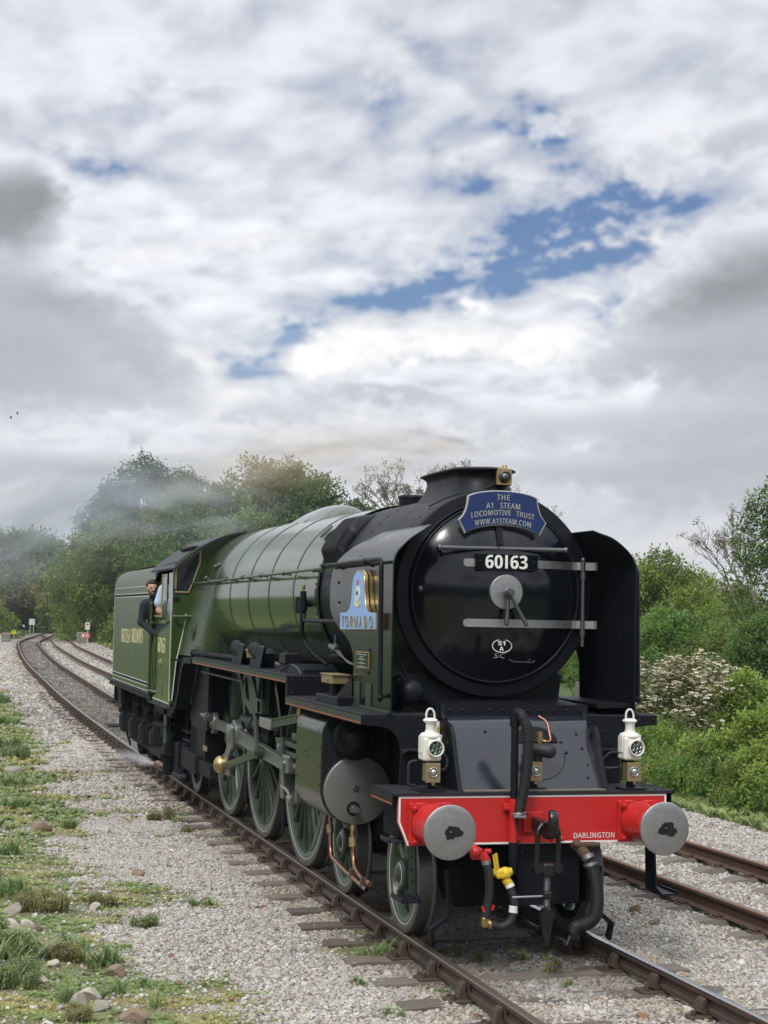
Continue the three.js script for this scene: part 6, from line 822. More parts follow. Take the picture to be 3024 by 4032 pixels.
  part(t, 'hand', hand(-1.36, 2.24, -13.18, 1), skin); part(t, 'hand', hand(-1.27, 2.3, -13.12, -1), skin);

  // the second man stands inside, his bare forearm and pale blue sleeve at the open window
  const u = thing('person', 'man in a pale blue short sleeved shirt, only his arm showing at the cab window', 'person', -1.05, 1.3, -12.75);
  part(u, 'shirt', body([[[-1.02, 2.86, -12.75], [-1.02, 2.3, -12.78], 0.16, 0.155, 1, 0.85], [[-1.2, 2.9, -12.72], [-0.85, 2.9, -12.76], 0.085, 0.085], [[-1.21, 2.9, -12.72], [-1.27, 2.72, -12.72], 0.09, 0.088]], 0.014, 0.03), shirt);
  part(u, 'trousers', body([[[-1.02, 2.28, -12.78], [-1.02, 2.15, -12.78], 0.15, 0.15], [[-1.1, 2.1, -12.78], [-1.1, 1.7, -12.78], 0.1, 0.075], [[-1.1, 1.7, -12.78], [-1.1, 1.36, -12.8], 0.075, 0.06], [[-0.94, 2.1, -12.78], [-0.94, 1.7, -12.78], 0.1, 0.075], [[-0.94, 1.7, -12.78], [-0.94, 1.36, -12.8], 0.075, 0.06], [[-1.1, 1.33, -12.8], [-1.1, 1.33, -12.65], 0.05, 0.04], [[-0.94, 1.33, -12.8], [-0.94, 1.33, -12.65], 0.05, 0.04]], 0.018, 0.03), jacket);
  part(u, 'arm', body([[[-1.265, 2.72, -12.72], [-1.28, 2.6, -12.7], 0.055, 0.048], [[-1.28, 2.6, -12.7], [-1.2, 2.555, -12.5], 0.048, 0.034], [[-1.2, 2.555, -12.5], [-1.17, 2.55, -12.44], 0.032, 0.026], ...[0, 1, 2, 3].map((f) => [[-1.185 + f * 0.014, 2.55, -12.42], [-1.185 + f * 0.016, 2.54, -12.36 + 0.004 * f], 0.009, 0.008]), [[-1.2, 2.55, -12.45], [-1.215, 2.545, -12.4], 0.01, 0.008]], 0.008, 0.012), skin);
  part(u, 'head', body([[[-0.98, 3.12, -12.75], [-0.98, 3.1, -12.72], 0.09, 0.085, 0.92, 1.05], [[-0.98, 3.06, -12.7], [-0.98, 3.02, -12.69], 0.06, 0.045], [[-0.98, 3.1, -12.63], [-0.98, 3.07, -12.615], 0.01, 0.015], [[-1.067, 3.1, -12.74], [-1.065, 3.07, -12.74], 0.016, 0.012, 0.6], [[-0.893, 3.1, -12.74], [-0.895, 3.07, -12.74], 0.016, 0.012, 0.6], [[-0.98, 3.02, -12.76], [-1.0, 2.92, -12.76], 0.058, 0.06]], 0.008, 0.012), skin);
  part(u, 'hair', body([[[-0.98, 3.17, -12.78], [-0.98, 3.175, -12.72], 0.075, 0.06], [[-0.98, 3.1, -12.82], [-0.98, 3.05, -12.81], 0.05, 0.04]], 0.012, 0.02), hair);
}
// ---------------------------------------------------------------- trees, bushes, weeds
const leafGeos = [0, 1, 2].map((v) => {   // a spray of leaves: bent diamonds, each looking its own way
  const R = rng(70 + v), pos = [], nor = [], n = v === 2 ? 9 : 8;
  for (let i = 0; i < n; i++) {
    const c = v3(R() - 0.5, R() - 0.5, R() - 0.5).multiplyScalar(1.0), d = v3(R() - 0.5, R() * 0.7 - 0.45, R() - 0.5).normalize(), s = d.clone().cross(v3(R() - 0.5, 1, R() - 0.5)).normalize(), L = 0.34 + 0.2 * R(), W = L * (v === 1 ? 0.3 : 0.52);
    const up = s.clone().cross(d).normalize(); if (up.y < 0) up.negate();
    const a = c.clone().addScaledVector(d, -L / 2), b = c.clone().addScaledVector(s, W / 2).addScaledVector(up, 0.05), e = c.clone().addScaledVector(d, L / 2).addScaledVector(up, -0.06), f = c.clone().addScaledVector(s, -W / 2).addScaledVector(up, 0.05);
    const N = up.clone().multiplyScalar(0.9).add(c.clone().multiplyScalar(0.5)).normalize();
    for (const t of [[a, b, e], [a, e, f]]) { const g = t[1].clone().sub(t[0]).cross(t[2].clone().sub(t[0])); const o = g.dot(N) < 0 ? [t[0], t[2], t[1]] : t; for (const p of o) { pos.push(p.x, p.y, p.z); nor.push(N.x, N.y, N.z); } }
  }
  const g = new THREE.BufferGeometry(); g.setAttribute('position', new THREE.Float32BufferAttribute(pos, 3)); g.setAttribute('normal', new THREE.Float32BufferAttribute(nor, 3)); return g;
});
const leafMat = new THREE.MeshPhysicalMaterial({ color: 0xffffff, roughness: 0.9, specularIntensity: 0.35, side: THREE.DoubleSide, transmission: 0.5, thickness: 0 });
const bark = std(0.085, 0.07, 0.055, 0.95, 0, { bumpMap: again(grime, 2), bumpScale: 0.02 }), barkPale = std(0.2, 0.18, 0.15, 0.95);
function limb(a, b, r0, r1, R, wig = 0.06) { const A = v3(...a), B = v3(...b), d = B.clone().sub(A), L = d.length(), pts = []; for (let i = 0; i <= 5; i++) { const p = A.clone().addScaledVector(d, i / 5); if (i && i < 5) p.add(v3((R() - 0.5) * L * wig * 2, (R() - 0.5) * L * wig, (R() - 0.5) * L * wig * 2)); pts.push(p); } const c = new THREE.CatmullRomCurve3(pts), rings = [], f = c.computeFrenetFrames(6, false); for (let i = 0; i <= 6; i++) { const p = c.getPointAt(i / 6), r = lerp(r0, r1, i / 6), o = []; for (let k = 0; k < 6; k++) { const t = k / 6 * 6.2832; o.push(p.clone().addScaledVector(f.normals[i], Math.cos(t) * r).addScaledVector(f.binormals[i], Math.sin(t) * r).toArray()); } rings.push(o); } return loft(rings, true); }
// crown: clumps through the volume, sprays on each clump; the tones of clumps differ
function tree(name, label, cat, x, z, H, W, o = {}) {
  const { n = 2600, leaf = 0.5, tone = [0.05, 0.085, 0.025], tone2 = null, lowest = 0.12, clumps = 34, seed = 1, spread = 1, group, variant = 0, point = 0.55, flowers = 0, trunk = true, puffR = 1, dark = 0.62, thin = 0.18, fill = 0 } = o, R = rng(seed * 977 + 13), y0 = groundY(x, z) - 0.1, t = thing(name, label, cat, x, y0, z, group), h = H - y0, puffs = [];
  for (let i = 0; i < clumps; i++) { const u = lowest + (1 - lowest) * Math.pow((i + R()) / clumps, 0.9), prof = Math.pow(Math.sin(Math.PI * clamp(0.16 + 0.82 * Math.pow(u, 1 / (point + 0.35)), 0, 1)), 0.75), a = R() * 6.2832, d = Math.sqrt(R()) * prof; const r = puffR * W * (0.13 + 0.14 * R()) * (u > 0.85 ? 0.75 : 1); puffs.push([x + Math.cos(a) * d * W / 2 * spread, y0 + h * u - r * 0.6 * u, z + Math.sin(a) * d * W / 2 * spread, r, R()]); }
  if (trunk) { const top = [x + (R() - 0.5) * W * 0.1, y0 + h * 0.62, z + (R() - 0.5) * W * 0.1]; const tr = part(t, 'trunk', [limb([x, y0 - 0.1, z], top, Math.max(0.05, h * 0.022), h * 0.008, R, 0.03)], bark); part(t, 'limbs', puffs.filter((_, i) => i % 2 === 0).slice(0, 16).map((p) => { const k = 0.25 + 0.6 * R(); return limb([lerp(x, top[0], k), lerp(y0, top[1], k), lerp(z, top[2], k)], [p[0], p[1], p[2]], h * 0.008, h * 0.002, R, 0.08); }), bark); }
  const mtx = new THREE.Matrix4(), q = new THREE.Quaternion(), e = new THREE.Euler(), c = new THREE.Color(), im = new THREE.InstancedMesh(leafGeos[variant], leafMat, n);
  const sum = puffs.reduce((s, p) => s + p[3] * p[3], 0); let k = 0, fl = [];
  for (const p of puffs) {
    const m = Math.min(n - k, Math.round(n * p[3] * p[3] / sum));
    for (let i = 0; i < m; i++, k++) {
      const a = R() * 6.2832, cy = R() * 2 - 0.85, sy = Math.sqrt(Math.max(0, 1 - cy * cy)), rr = p[3] * (fill && R() < fill ? Math.sqrt(R()) : 0.72 + 0.38 * R() + (R() < thin ? 0.25 * R() : 0)), P = [p[0] + Math.cos(a) * sy * rr * 1.12, p[1] + cy * rr * 0.82, p[2] + Math.sin(a) * sy * rr * 1.12];
      const s = leaf * (0.65 + 0.7 * R()); mtx.compose(v3(P[0] - x, P[1] - y0, P[2] - z), q.setFromEuler(e.set((R() - 0.5) * 1.2, R() * 6.28, (R() - 0.5) * 1.2)), v3(s, s, s)); im.setMatrixAt(k, mtx);
      const b = (dark + (1.25 - dark) * p[4]) * (0.75 + 0.5 * R()), w = tone2 && R() < 0.35 + 0.5 * (p[4] - 0.3) ? tone2 : tone; im.setColorAt(k, c.setRGB(w[0] * b * (0.9 + 0.25 * R()), w[1] * b, w[2] * b));
      if (flowers && cy > -0.35 && p[4] > 0.3) for (let w = 0; w < 3; w++) if (R() < flowers * 0.8) fl.push([P[0] + Math.cos(a) * sy * 0.05 - x + (R() - 0.5) * 0.16, P[1] + 0.03 - y0 + (R() - 0.5) * 0.12, P[2] + Math.sin(a) * sy * 0.05 - z + (R() - 0.5) * 0.16, 0.3 + 0.4 * R()]);
    }
  }
  im.count = k; im.name = 'crown'; im.userData.kind = 'stuff'; t.add(im);
  if (fl.length) { const f = new THREE.InstancedMesh(blossom, blossomMat, fl.length); fl.forEach((p, i) => { mtx.compose(v3(p[0], p[1], p[2]), q.setFromEuler(e.set((R() - 0.5) * 0.8, R() * 6.28, (R() - 0.5) * 0.8)), v3(p[3], p[3], p[3])); f.setMatrixAt(i, mtx); const b = 0.8 + 0.3 * R(); f.setColorAt(i, c.setRGB(0.66 * b, 0.61 * b, 0.48 * b)); }); f.name = 'blossom'; f.userData.kind = 'stuff'; t.add(f); }
  return t;
}
const blossom = (() => { const R = rng(90), l = []; for (let i = 0; i < 9; i++) { const a = i / 9 * 6.28, r = i ? 0.035 + 0.02 * R() : 0; l.push(new THREE.IcosahedronGeometry(0.017 + 0.008 * R(), 0).scale(1, 0.6, 1).translate(Math.cos(a) * r, 0.012 * R() + (i ? 0 : 0.01), Math.sin(a) * r)); } return mergeGeometries(l); })();
const blossomMat = std(1, 1, 1, 0.7);
// a bare tree: branches dividing, a few last seed tufts
function bareTree(label, x, z, H, W, seed, tufts, leanX = 0, twig = 0.008) {
  const R = rng(seed), y0 = groundY(x, z) - 0.1, t = thing('bare_tree', label, 'tree', x, y0, z), g = [], tips = [], h = H - y0;
  const grow = (p, d, L, r, n) => { const q = p.clone().addScaledVector(d, L); g.push(limb(p.toArray(), q.toArray(), r, r * 0.68, R, 0.06)); if (n <= 0 || r < twig * 0.5) { tips.push(q); return; } const m = n > 4 ? 2 : 2 + (R() < 0.55); for (let i = 0; i < m; i++) { const nd = d.clone().add(v3((R() - 0.5) * 1.25 * W / 2.5, R() * 0.25, (R() - 0.5) * 1.25 * W / 2.5)).normalize(); grow(q, nd, L * (0.66 + 0.22 * R()), r * (0.6 + 0.12 * R()), n - 1); } if (n < 5) tips.push(q); };
  grow(v3(x, y0, z), v3(leanX, 1, 0).normalize(), h * 0.26, Math.max(0.03, h * 0.017), 6);
  part(t, 'trunk', g[0], barkPale); stuff(part(t, 'branches', g.slice(1), barkPale));
  const im = new THREE.InstancedMesh(leafGeos[0], leafMat, Math.min(tips.length * 2, tufts)), mtx = new THREE.Matrix4(), q = new THREE.Quaternion(), e = new THREE.Euler(), c = new THREE.Color();
  for (let i = 0; i < im.count; i++) { const p = tips[Math.floor(R() * tips.length)], s = twig * 9 * (0.6 + 0.8 * R()); mtx.compose(v3(p.x - x + (R() - 0.5) * s, p.y - y0 + (R() - 0.5) * s, p.z - z), q.setFromEuler(e.set(R() * 3, R() * 6, R() * 3)), v3(s, s, s)); im.setMatrixAt(i, mtx); const b = 0.8 + 0.5 * R(); im.setColorAt(i, c.setRGB(0.17 * b, 0.14 * b, 0.085 * b)); }
  im.name = 'seed_tufts'; im.userData.kind = 'stuff'; t.add(im);
}
const G1 = [0.155, 0.265, 0.055], G2 = [0.22, 0.285, 0.06], G3 = [0.1, 0.175, 0.055], FRESH = [0.25, 0.36, 0.065], OLIVE = [0.22, 0.21, 0.075];
// wood beside the line far behind
const wood1 = [[5.5, -198.3, 11.6, 12, G2], [9.2, -203.1, 12.4, 12, G1], [1.7, -188.4, 11.6, 11, OLIVE], [18.7, -287.6, 13, 13, G3], [14.5, -181, 8.8, 8, G1], [13.6, -163, 10.8, 8, G1], [14.5, -228, 9.4, 9, G3], [-3, -176, 10.8, 11, G2]];
const farLabels = ['tall olive tree of the far wood behind the white board', 'green tree in the far wood right of the white board', 'brownish tree at the left edge of the far wood', 'dim tree closing the gap between the two woods', 'low green tree beside the line, left of the red dot sign', 'green tree beside the line above the red dot sign', 'dark tree at the end of the line in the gap', 'tree at the left frame edge behind the yellow sign'];
wood1.forEach(([x, z, H, W, tone], i) => tree('broadleaf_tree', farLabels[i], 'tree', x, z, H, W, { n: 2400, leaf: 1.15, tone, tone2: i % 2 ? G1 : OLIVE, seed: i + 1, clumps: 40, lowest: 0.05 }));
const wood2 = [[14.9, -139, 16.9, 9, G3, 'pine'], [12.8, -146, 15.0, 8, G3, 'pine'], [18.4, -141, 15.9, 8.5, G3, 'pine'], [12.6, -151, 12.1, 8, G3, 'pine']];
wood2.forEach(([x, z, H, W, tone], i) => tree('pine_tree', ['tallest dark pine at the crown of the wood', 'dark pine left of the tallest one', 'dark pine right of the tallest one', 'lower dark pine at the left shoulder of the wood'][i], 'tree', x, z, H, W, { n: 2600, leaf: 0.85, tone, tone2: [0.065, 0.09, 0.045], seed: 20 + i, clumps: 60, lowest: 0.2, variant: 1, point: 0.75, thin: 0.5 }));
const front = [[16, -124, 13.0, 8.5, OLIVE], [10.8, -130, 10.4, 8, G2], [14.4, -112.1, 11.7, 7.5, G1], [13.2, -156, 6.6, 7, G1], [14.2, -118, 7.4, 6.5, G1], [14.8, -98.8, 11.3, 7, G1], [18.5, -104.2, 13.5, 7, G1], [21.6, -107.7, 14.0, 6.5, G2], [23.2, -105.2, 12.6, 7, G1], [25.9, -104.6, 10.9, 5.5, G3], [13.8, -84.8, 8.4, 6.5, G1], [16.8, -84.1, 8.9, 6, G3], [19.7, -85.5, 8.6, 5.5, G1], [13.4, -92.3, 7.2, 6.5, G1], [13.2, -97.5, 5.6, 6.5, G3], [22.5, -96, 9.2, 6, G1]];
const frontLabels = ['broad brownish green tree in front of the pines', 'olive green tree at the left flank of the wood', 'green tree right of the broad brownish one', 'low tree far back beside the line', 'green tree leaning towards the line behind the tender', 'tall green tree above the cab roof', 'feathery tall tree above the boiler', 'highest feathery tree behind the dome', 'round tree behind the dome top', 'dark tree nearest the bare tree', 'tree just above the cab, lower than those behind', 'dark green tree showing over the boiler', 'green tree just left of the dome', 'dense tree above the tender top', 'dark low tree directly behind the tender', 'low tree behind the superheater cowl'];
front.forEach(([x, z, H, W, tone], i) => tree('broadleaf_tree', frontLabels[i], 'tree', x, z, H, W, { n: 3000, leaf: 0.62, tone, tone2: i % 3 === 0 ? OLIVE : i % 3 === 1 ? G2 : G3, seed: 40 + i, clumps: 46, lowest: 0.04, thin: 0.3 }));
const bushes = [[10.6, -190, 3.5, 9, G2], [9.9, -139, 3.8, 6, G1], [11.4, -120.5, 2.4, 3.4, FRESH], [5.6, -198, 3.2, 9, G1], [0.6, -148.3, 3.4, 6, G2], [11.6, -112, 0.9, 2.2, G2]];
bushes.forEach(([x, z, H, W, tone], i) => tree('bush', ['bushy bank where the line vanishes', 'green bush right behind the red dot sign', 'fresh green bush at the tender edge', 'low scrub below the far wood', 'bush at the left frame edge above the sleeper stack', 'small scrub at the foot of the fresh green bush'][i], 'bush', x, z, H, W, { n: 1500, leaf: 0.55, tone, seed: 80 + i, clumps: 26, lowest: 0, trunk: false, fill: 0.2 }));
bareTree('thin bare tree standing in the smoke left of the chimney', 25.2, -89.2, 13.2, 3.0, 5, 900, 0, 0.03);
bareTree('small bare tree just showing right of the chimney lamp', 26.6, -72.9, 10.4, 2.2, 9, 200, 0, 0.022);
bareTree('pale bare tree spreading over the green trees on the right', 15.5, -25.2, 5.4, 2.5, 17, 220, -0.16, 0.012);
// right side: trees, hawthorn in blossom, bushes
const right = [[20.1, -40.9, 4.8, 4.2, G2, 0.26], [23.1, -44.0, 4.3, 4.2, G2, 0.26], [21.6, -46.7, 4.6, 3.6, FRESH, 0.26], [24.1, -43.4, 4.0, 4.2, OLIVE, 0.26], [18.6, -43.6, 3.4, 4.2, G2, 0.26], [14.3, -34.8, 2.0, 2.8, G1, 0.24], [12.6, -24.5, 2.75, 3.2, [0.125, 0.24, 0.05], 0.2], [13.4, -22.4, 2.4, 2.7, G2, 0.19], [12.5, -27.2, 2.1, 2.4, G1, 0.2], [13.6, -20.4, 5.9, 2.7, [0.085, 0.165, 0.042], 0.17], [11.5, -17.6, 2.7, 2.4, [0.12, 0.225, 0.052], 0.16], [13.2, -18.2, 4.4, 2.3, [0.085, 0.165, 0.042], 0.17]];
const rightLabels = ['light green tree just right of the far deflector', 'yellowish green tree under the bare tree', 'fresh green tree half hidden by the far deflector', 'brownish green tree behind the bare trunk', 'green tree low behind the locomotive front', 'dark bush showing below the smokebox', 'mid green tree behind the blossoming hawthorn', 'tree right of the mid green one', 'tree beside the far deflector behind the hawthorn', 'tall dark green tree at the right frame edge', 'broad leaved tree above the right hand bushes', 'second dark green tree cut by the right frame edge'];
right.forEach(([x, z, H, W, tone, leaf], i) => tree('broadleaf_tree', rightLabels[i], 'tree', x, z, H, W, { n: 3400, leaf, tone, tone2: i < 5 ? FRESH : G1, seed: 120 + i, clumps: 40, lowest: 0.02, thin: 0.35 }));
const haw = [[8.9, -15.6, 1.95, 3.0], [8.5, -17.0, 1.75, 1.9], [9.9, -15.6, 1.6, 1.9]];
haw.forEach(([x, z, H, W], i) => tree('hawthorn_bush', ['largest hawthorn covered in white blossom', 'white blossoming hawthorn next to the far deflector', 'smaller blossoming hawthorn by the yellowish shrub'][i], 'bush', x, z, H, W, { n: 3000, leaf: 0.13, tone: [0.17, 0.23, 0.06], tone2: OLIVE, seed: 160 + i, clumps: 150, puffR: 0.5, lowest: 0.02, flowers: i === 0 ? 0.85 : 0.7, thin: 0.6, fill: 0.1 }));
const low = [[7.5, -14.0, 0.95, 2.0, [0.155, 0.275, 0.065], 1], [7.9, -13.1, 0.65, 2.0, [0.2, 0.26, 0.07], 0], [8.4, -11.9, 1.25, 1.5, FRESH, 0], [7.15, -12.3, 0.42, 1.2, [0.15, 0.28, 0.065], 1], [7.6, -11.6, 0.55, 1.3, [0.125, 0.235, 0.055], 1], [8.0, -15.8, 0.65, 1.1, G1, 1], [7.5, -10.4, 0.8, 1.2, G2, 0], [9.4, -14.6, 1.7, 1.2, FRESH, 0], [7.0, -15.0, 0.35, 1.1, G1, 1], [6.9, -13.2, 0.05, 0.8, G1, 1], [7.4, -9.8, 0.3, 1.2, G1, 0]];
const lowLabels = ['narrow leaved bush behind the right white lamp', 'mixed green shrub below the hawthorn', 'yellow green shrub at the right frame edge', 'low nettles beside the right buffer', 'dark nettles at the edge of the gravel', 'shrub low behind the right lamp', 'shrub low at the right frame edge', 'tall shoots with fresh leaves right of the hawthorn', 'low growth behind the right buffer housing', 'lowest weeds behind the right buffer head', 'ground ivy at the right frame edge'];
low.forEach(([x, z, H, W, tone, variant], i) => tree('shrub', lowLabels[i], 'bush', x, z, H, W, { n: 2300, leaf: 0.13 + 0.03 * (i % 3), tone: tone.map((c) => c * 1.25), tone2: FRESH, puffR: 0.85, seed: 190 + i, clumps: 34, lowest: 0, variant, trunk: i === 1 || i === 2, thin: 0.5, fill: 0.25, spread: 1.1 }));

// weeds: tufts of leaning blades and leaves
{
  const blade = (() => { const pos = [], idx = []; for (let i = 0; i <= 4; i++) { const t = i / 4, w = 0.045 * (1 - t * t) + 0.002; pos.push(-w, t - 0.12 * t * t, 0.5 * t * t, w, t - 0.12 * t * t, 0.5 * t * t); if (i < 4) { const a = i * 2; idx.push(a, a + 1, a + 3, a, a + 3, a + 2); } } const g = new THREE.BufferGeometry(); g.setAttribute('position', new THREE.Float32BufferAttribute(pos, 3)); g.setIndex(idx); g.computeVertexNormals(); return g.toNonIndexed(); })();
  const kinds = [0, 1, 2, 3].map((k) => { const R = rng(300 + k), l = []; for (let i = 0; i < (k === 3 ? 18 : 34); i++) { const a = R() * 6.28, s = 0.4 + 0.6 * R(), wide = k === 1 ? 1.5 : k === 2 ? 1.2 : 0.8; l.push(blade.clone().scale(s * wide, s * (k === 3 ? 0.5 : 1), s * (0.7 + R())).rotateX(0.25 * R()).rotateY(a).translate((R() - 0.5) * 0.5, 0, (R() - 0.5) * 0.5)); if (k === 2) { l.push(leafGeos[1].clone().scale(0.45, 0.45, 0.45).translate((R() - 0.5) * 0.5, 0.25 + 0.5 * R(), (R() - 0.5) * 0.5)); } } return mergeGeometries(l); });
  const R = rng(31), mats = [[0.24, 0.33, 0.12], [0.21, 0.3, 0.12], [0.29, 0.35, 0.16], [0.34, 0.33, 0.16]].map((c) => new THREE.MeshPhysicalMaterial({ color: new THREE.Color(...c), roughness: 0.9, specularIntensity: 0.3, transmission: 0.4, thickness: 0, side: THREE.DoubleSide })), flower = std(0.2, 0.26, 0.5, 0.7);
  const spots = [[-3.85, -1.7, 0.3, 1], [-3.97, -1.98, 0.32, 2], [-3.38, -2.37, 0.17, 1], [-3.45, -1.69, 0.2, 2], [-3.26, -1.53, 0.22, 1], [-3.28, -0.74, 0.17, 0], [-3.78, -4.91, 0.28, 0], [-2.94, -4.39, 0.16, 2], [-3.46, -3.92, 0.2, 2], [-3.58, -4.12, 0.2, 2], [-2.68, -3.27, 0.15, 2], [-3.5, 0.1, 0.15, 2], [-3.58, -0.52, 0.18, 0], [-3.92, -0.98, 0.2, 2], [-3.83, -1.2, 0.18, 2], [-1.64, -14.36, 0.12, 0], [-1.49, -10.7, 0.2, 2], [-1.68, -14.6, 0.14, 3], [-1.14, -14.19, 0.15, 0], [-1.88, -6.55, 0.1, 0], [-1.99, -4.28, 0.13, 1], [-3.0, -0.3, 0.14, 0], [-2.7, -9.76, 0.16, 2], [-2.99, -1.1, 0.1, 1], [-3.47, -4.67, 0.14, 1], [-2.97, -22.19, 0.35, 1], [-2.96, -20.2, 0.3, 2], [-2.67, -29.41, 0.4, 1], [-2.13, -38.64, 0.35, 1], [-3.25, -4.93, 0.12, 3], [-0.95, -24.93, 0.12, 3], [-3.2, -15.14, 0.25, 1], [-0.99, -1.53, 0.17, 0], [-1.34, -0.56, 0.1, 1], [-1.35, 0.43, 0.1, 1], [-0.34, -1.17, 0.14, 2], [0.0, -1.02, 0.13, 2], [0.17, -0.98, 0.13, 0], [-0.88, -0.15, 0.07, 1], [0.18, -0.62, 0.12, 2], [-1.57, 0.39, 0.09, 3], [0.14, -0.17, 0.1, 0], [-1.3, -10.2, 0.16, 0], [-1.35, -9.3, 0.14, 2], [-3.7, -7.5, 0.22, 1], [-3.3, -12.2, 0.25, 0]];
  const desc = ['grass tuft', 'leafy weed', 'feathery weed', 'low dry grass'];
  const where = (x, z) => { const rail = x > -0.7 ? 'between the rails' : x > -1.4 ? 'beside the near rail' : x > -2.4 ? 'on the open gravel' : x > -3.3 ? 'at the edge of the moss' : 'on the mossy verge'; const far = z > -0.7 ? 'nearest the camera' : z > -2.1 ? 'level with the buffers' : z > -5.2 ? 'by the front wheels' : z > -11 ? 'by the driving wheels' : z > -18 ? 'by the tender' : 'beyond the tender'; return rail + ', ' + far; }, sizeWord = (s) => (s > 0.24 ? 'large' : s > 0.15 ? 'knee high' : 'small'); const seen = {};
  const ordinal = ['', 'second ', 'third ', 'fourth ', 'fifth ', 'sixth '];
  for (const [x, z, s, k] of spots.sort((a, b) => a[0] - b[0])) {
    const base = `${s > 0.24 ? 'large' : s > 0.15 ? 'middling' : 'small'} ${desc[k]} ${where(x, z)}`, c = seen[base] = (seen[base] || 0) + 1;
    const t = thing('weed', (c > 1 ? ordinal[c - 1] + 'from the left, ' : '') + base, 'weed', x, groundY(x, z) - 0.01, z, 'weeds on the gravel and verge'), n = s > 0.24 ? 7 : s > 0.14 ? 4 : 2;
    const geos = []; for (let i = 0; i < n; i++) geos.push(kinds[k].clone().scale(s * (0.8 + 0.4 * R()), s * (0.7 + 0.5 * R()), s * (0.8 + 0.4 * R())).rotateY(R() * 6.28).translate(x + (R() - 0.5) * s * 1.6, groundY(x, z) - 0.01, z + (R() - 0.5) * s * 1.6));
    stuff(part(t, 'leaves', geos, mats[(k + Math.floor(R() * 2)) % 4])); if (k === 2 && R() < 0.75) stuff(part(t, 'flowers', Array.from({ length: 11 }, () => new THREE.IcosahedronGeometry(0.006 + 0.003 * R(), 0).translate(x + (R() - 0.5) * s * 2.4, groundY(x, z) + s * (0.35 + 0.6 * R()), z + (R() - 0.5) * s * 2.4)), flower));
  }
  // short growth over the moss and the far verge
  const put = [], c = new THREE.Color(), m = new THREE.Matrix4(), q = new THREE.Quaternion(), e = new THREE.Euler();
  for (let i = 0; i < 60000 && put.length < 24000; i++) { const near = R() < 0.6, z = near ? lerp(-9, 1.2, R()) : lerp(-70, -9, R()), x = near ? lerp(-5, -1.6, R()) : lerp(-6, -1.6, R()); const mo = mossAt(x, z); if (R() > mo * 0.95 || noise(x * 3 + 3, z * 3) < -0.1) continue; put.push([x, z, near ? 0.03 + 0.045 * R() * R() : 0.06 + 0.08 * R()]); }
  for (let i = 0; i < 5000; i++) { const z = lerp(-60, 0, R()), x = 6.3 + 2.2 * R() * R() + bendTo(z); put.push([x, z, 0.1 + 0.14 * R()]); }
  for (let i = 0; i < 7000; i++) { const z = lerp(-200, -60, Math.pow(R(), 1.2)), s = R() < 0.5 ? -1 : 1; put.push([bendTo(z) + (s < 0 ? -3.2 - 9 * R() : apart(z) + 3 + 8 * R()), z, 0.3 + 0.35 * R()]); }
  const im = new THREE.InstancedMesh(kinds[0], new THREE.MeshStandardMaterial({ color: 0xffffff, roughness: 0.75, side: THREE.DoubleSide }), put.length);
  put.forEach(([x, z, s], i) => { m.compose(v3(x, groundY(x, z) - 0.008, z), q.setFromEuler(e.set(0, R() * 6.28, 0)), v3(s * 1.3, s * 0.8, s * 1.3)); im.setMatrixAt(i, m); const y = smoothstep(fbm(x * 1.3 + 50, z * 1.3, 3), -0.2, 0.35), b = 0.75 + 0.5 * R(), t = mix3([0.21, 0.28, 0.085], [0.38, 0.35, 0.13], z < -60 || x > 5 ? 0.3 * R() : y * 0.8); im.setColorAt(i, c.setRGB(t[0] * b, t[1] * b, t[2] * b)); });
  im.name = 'grass'; im.userData.kind = 'stuff'; scene.add(im);
}

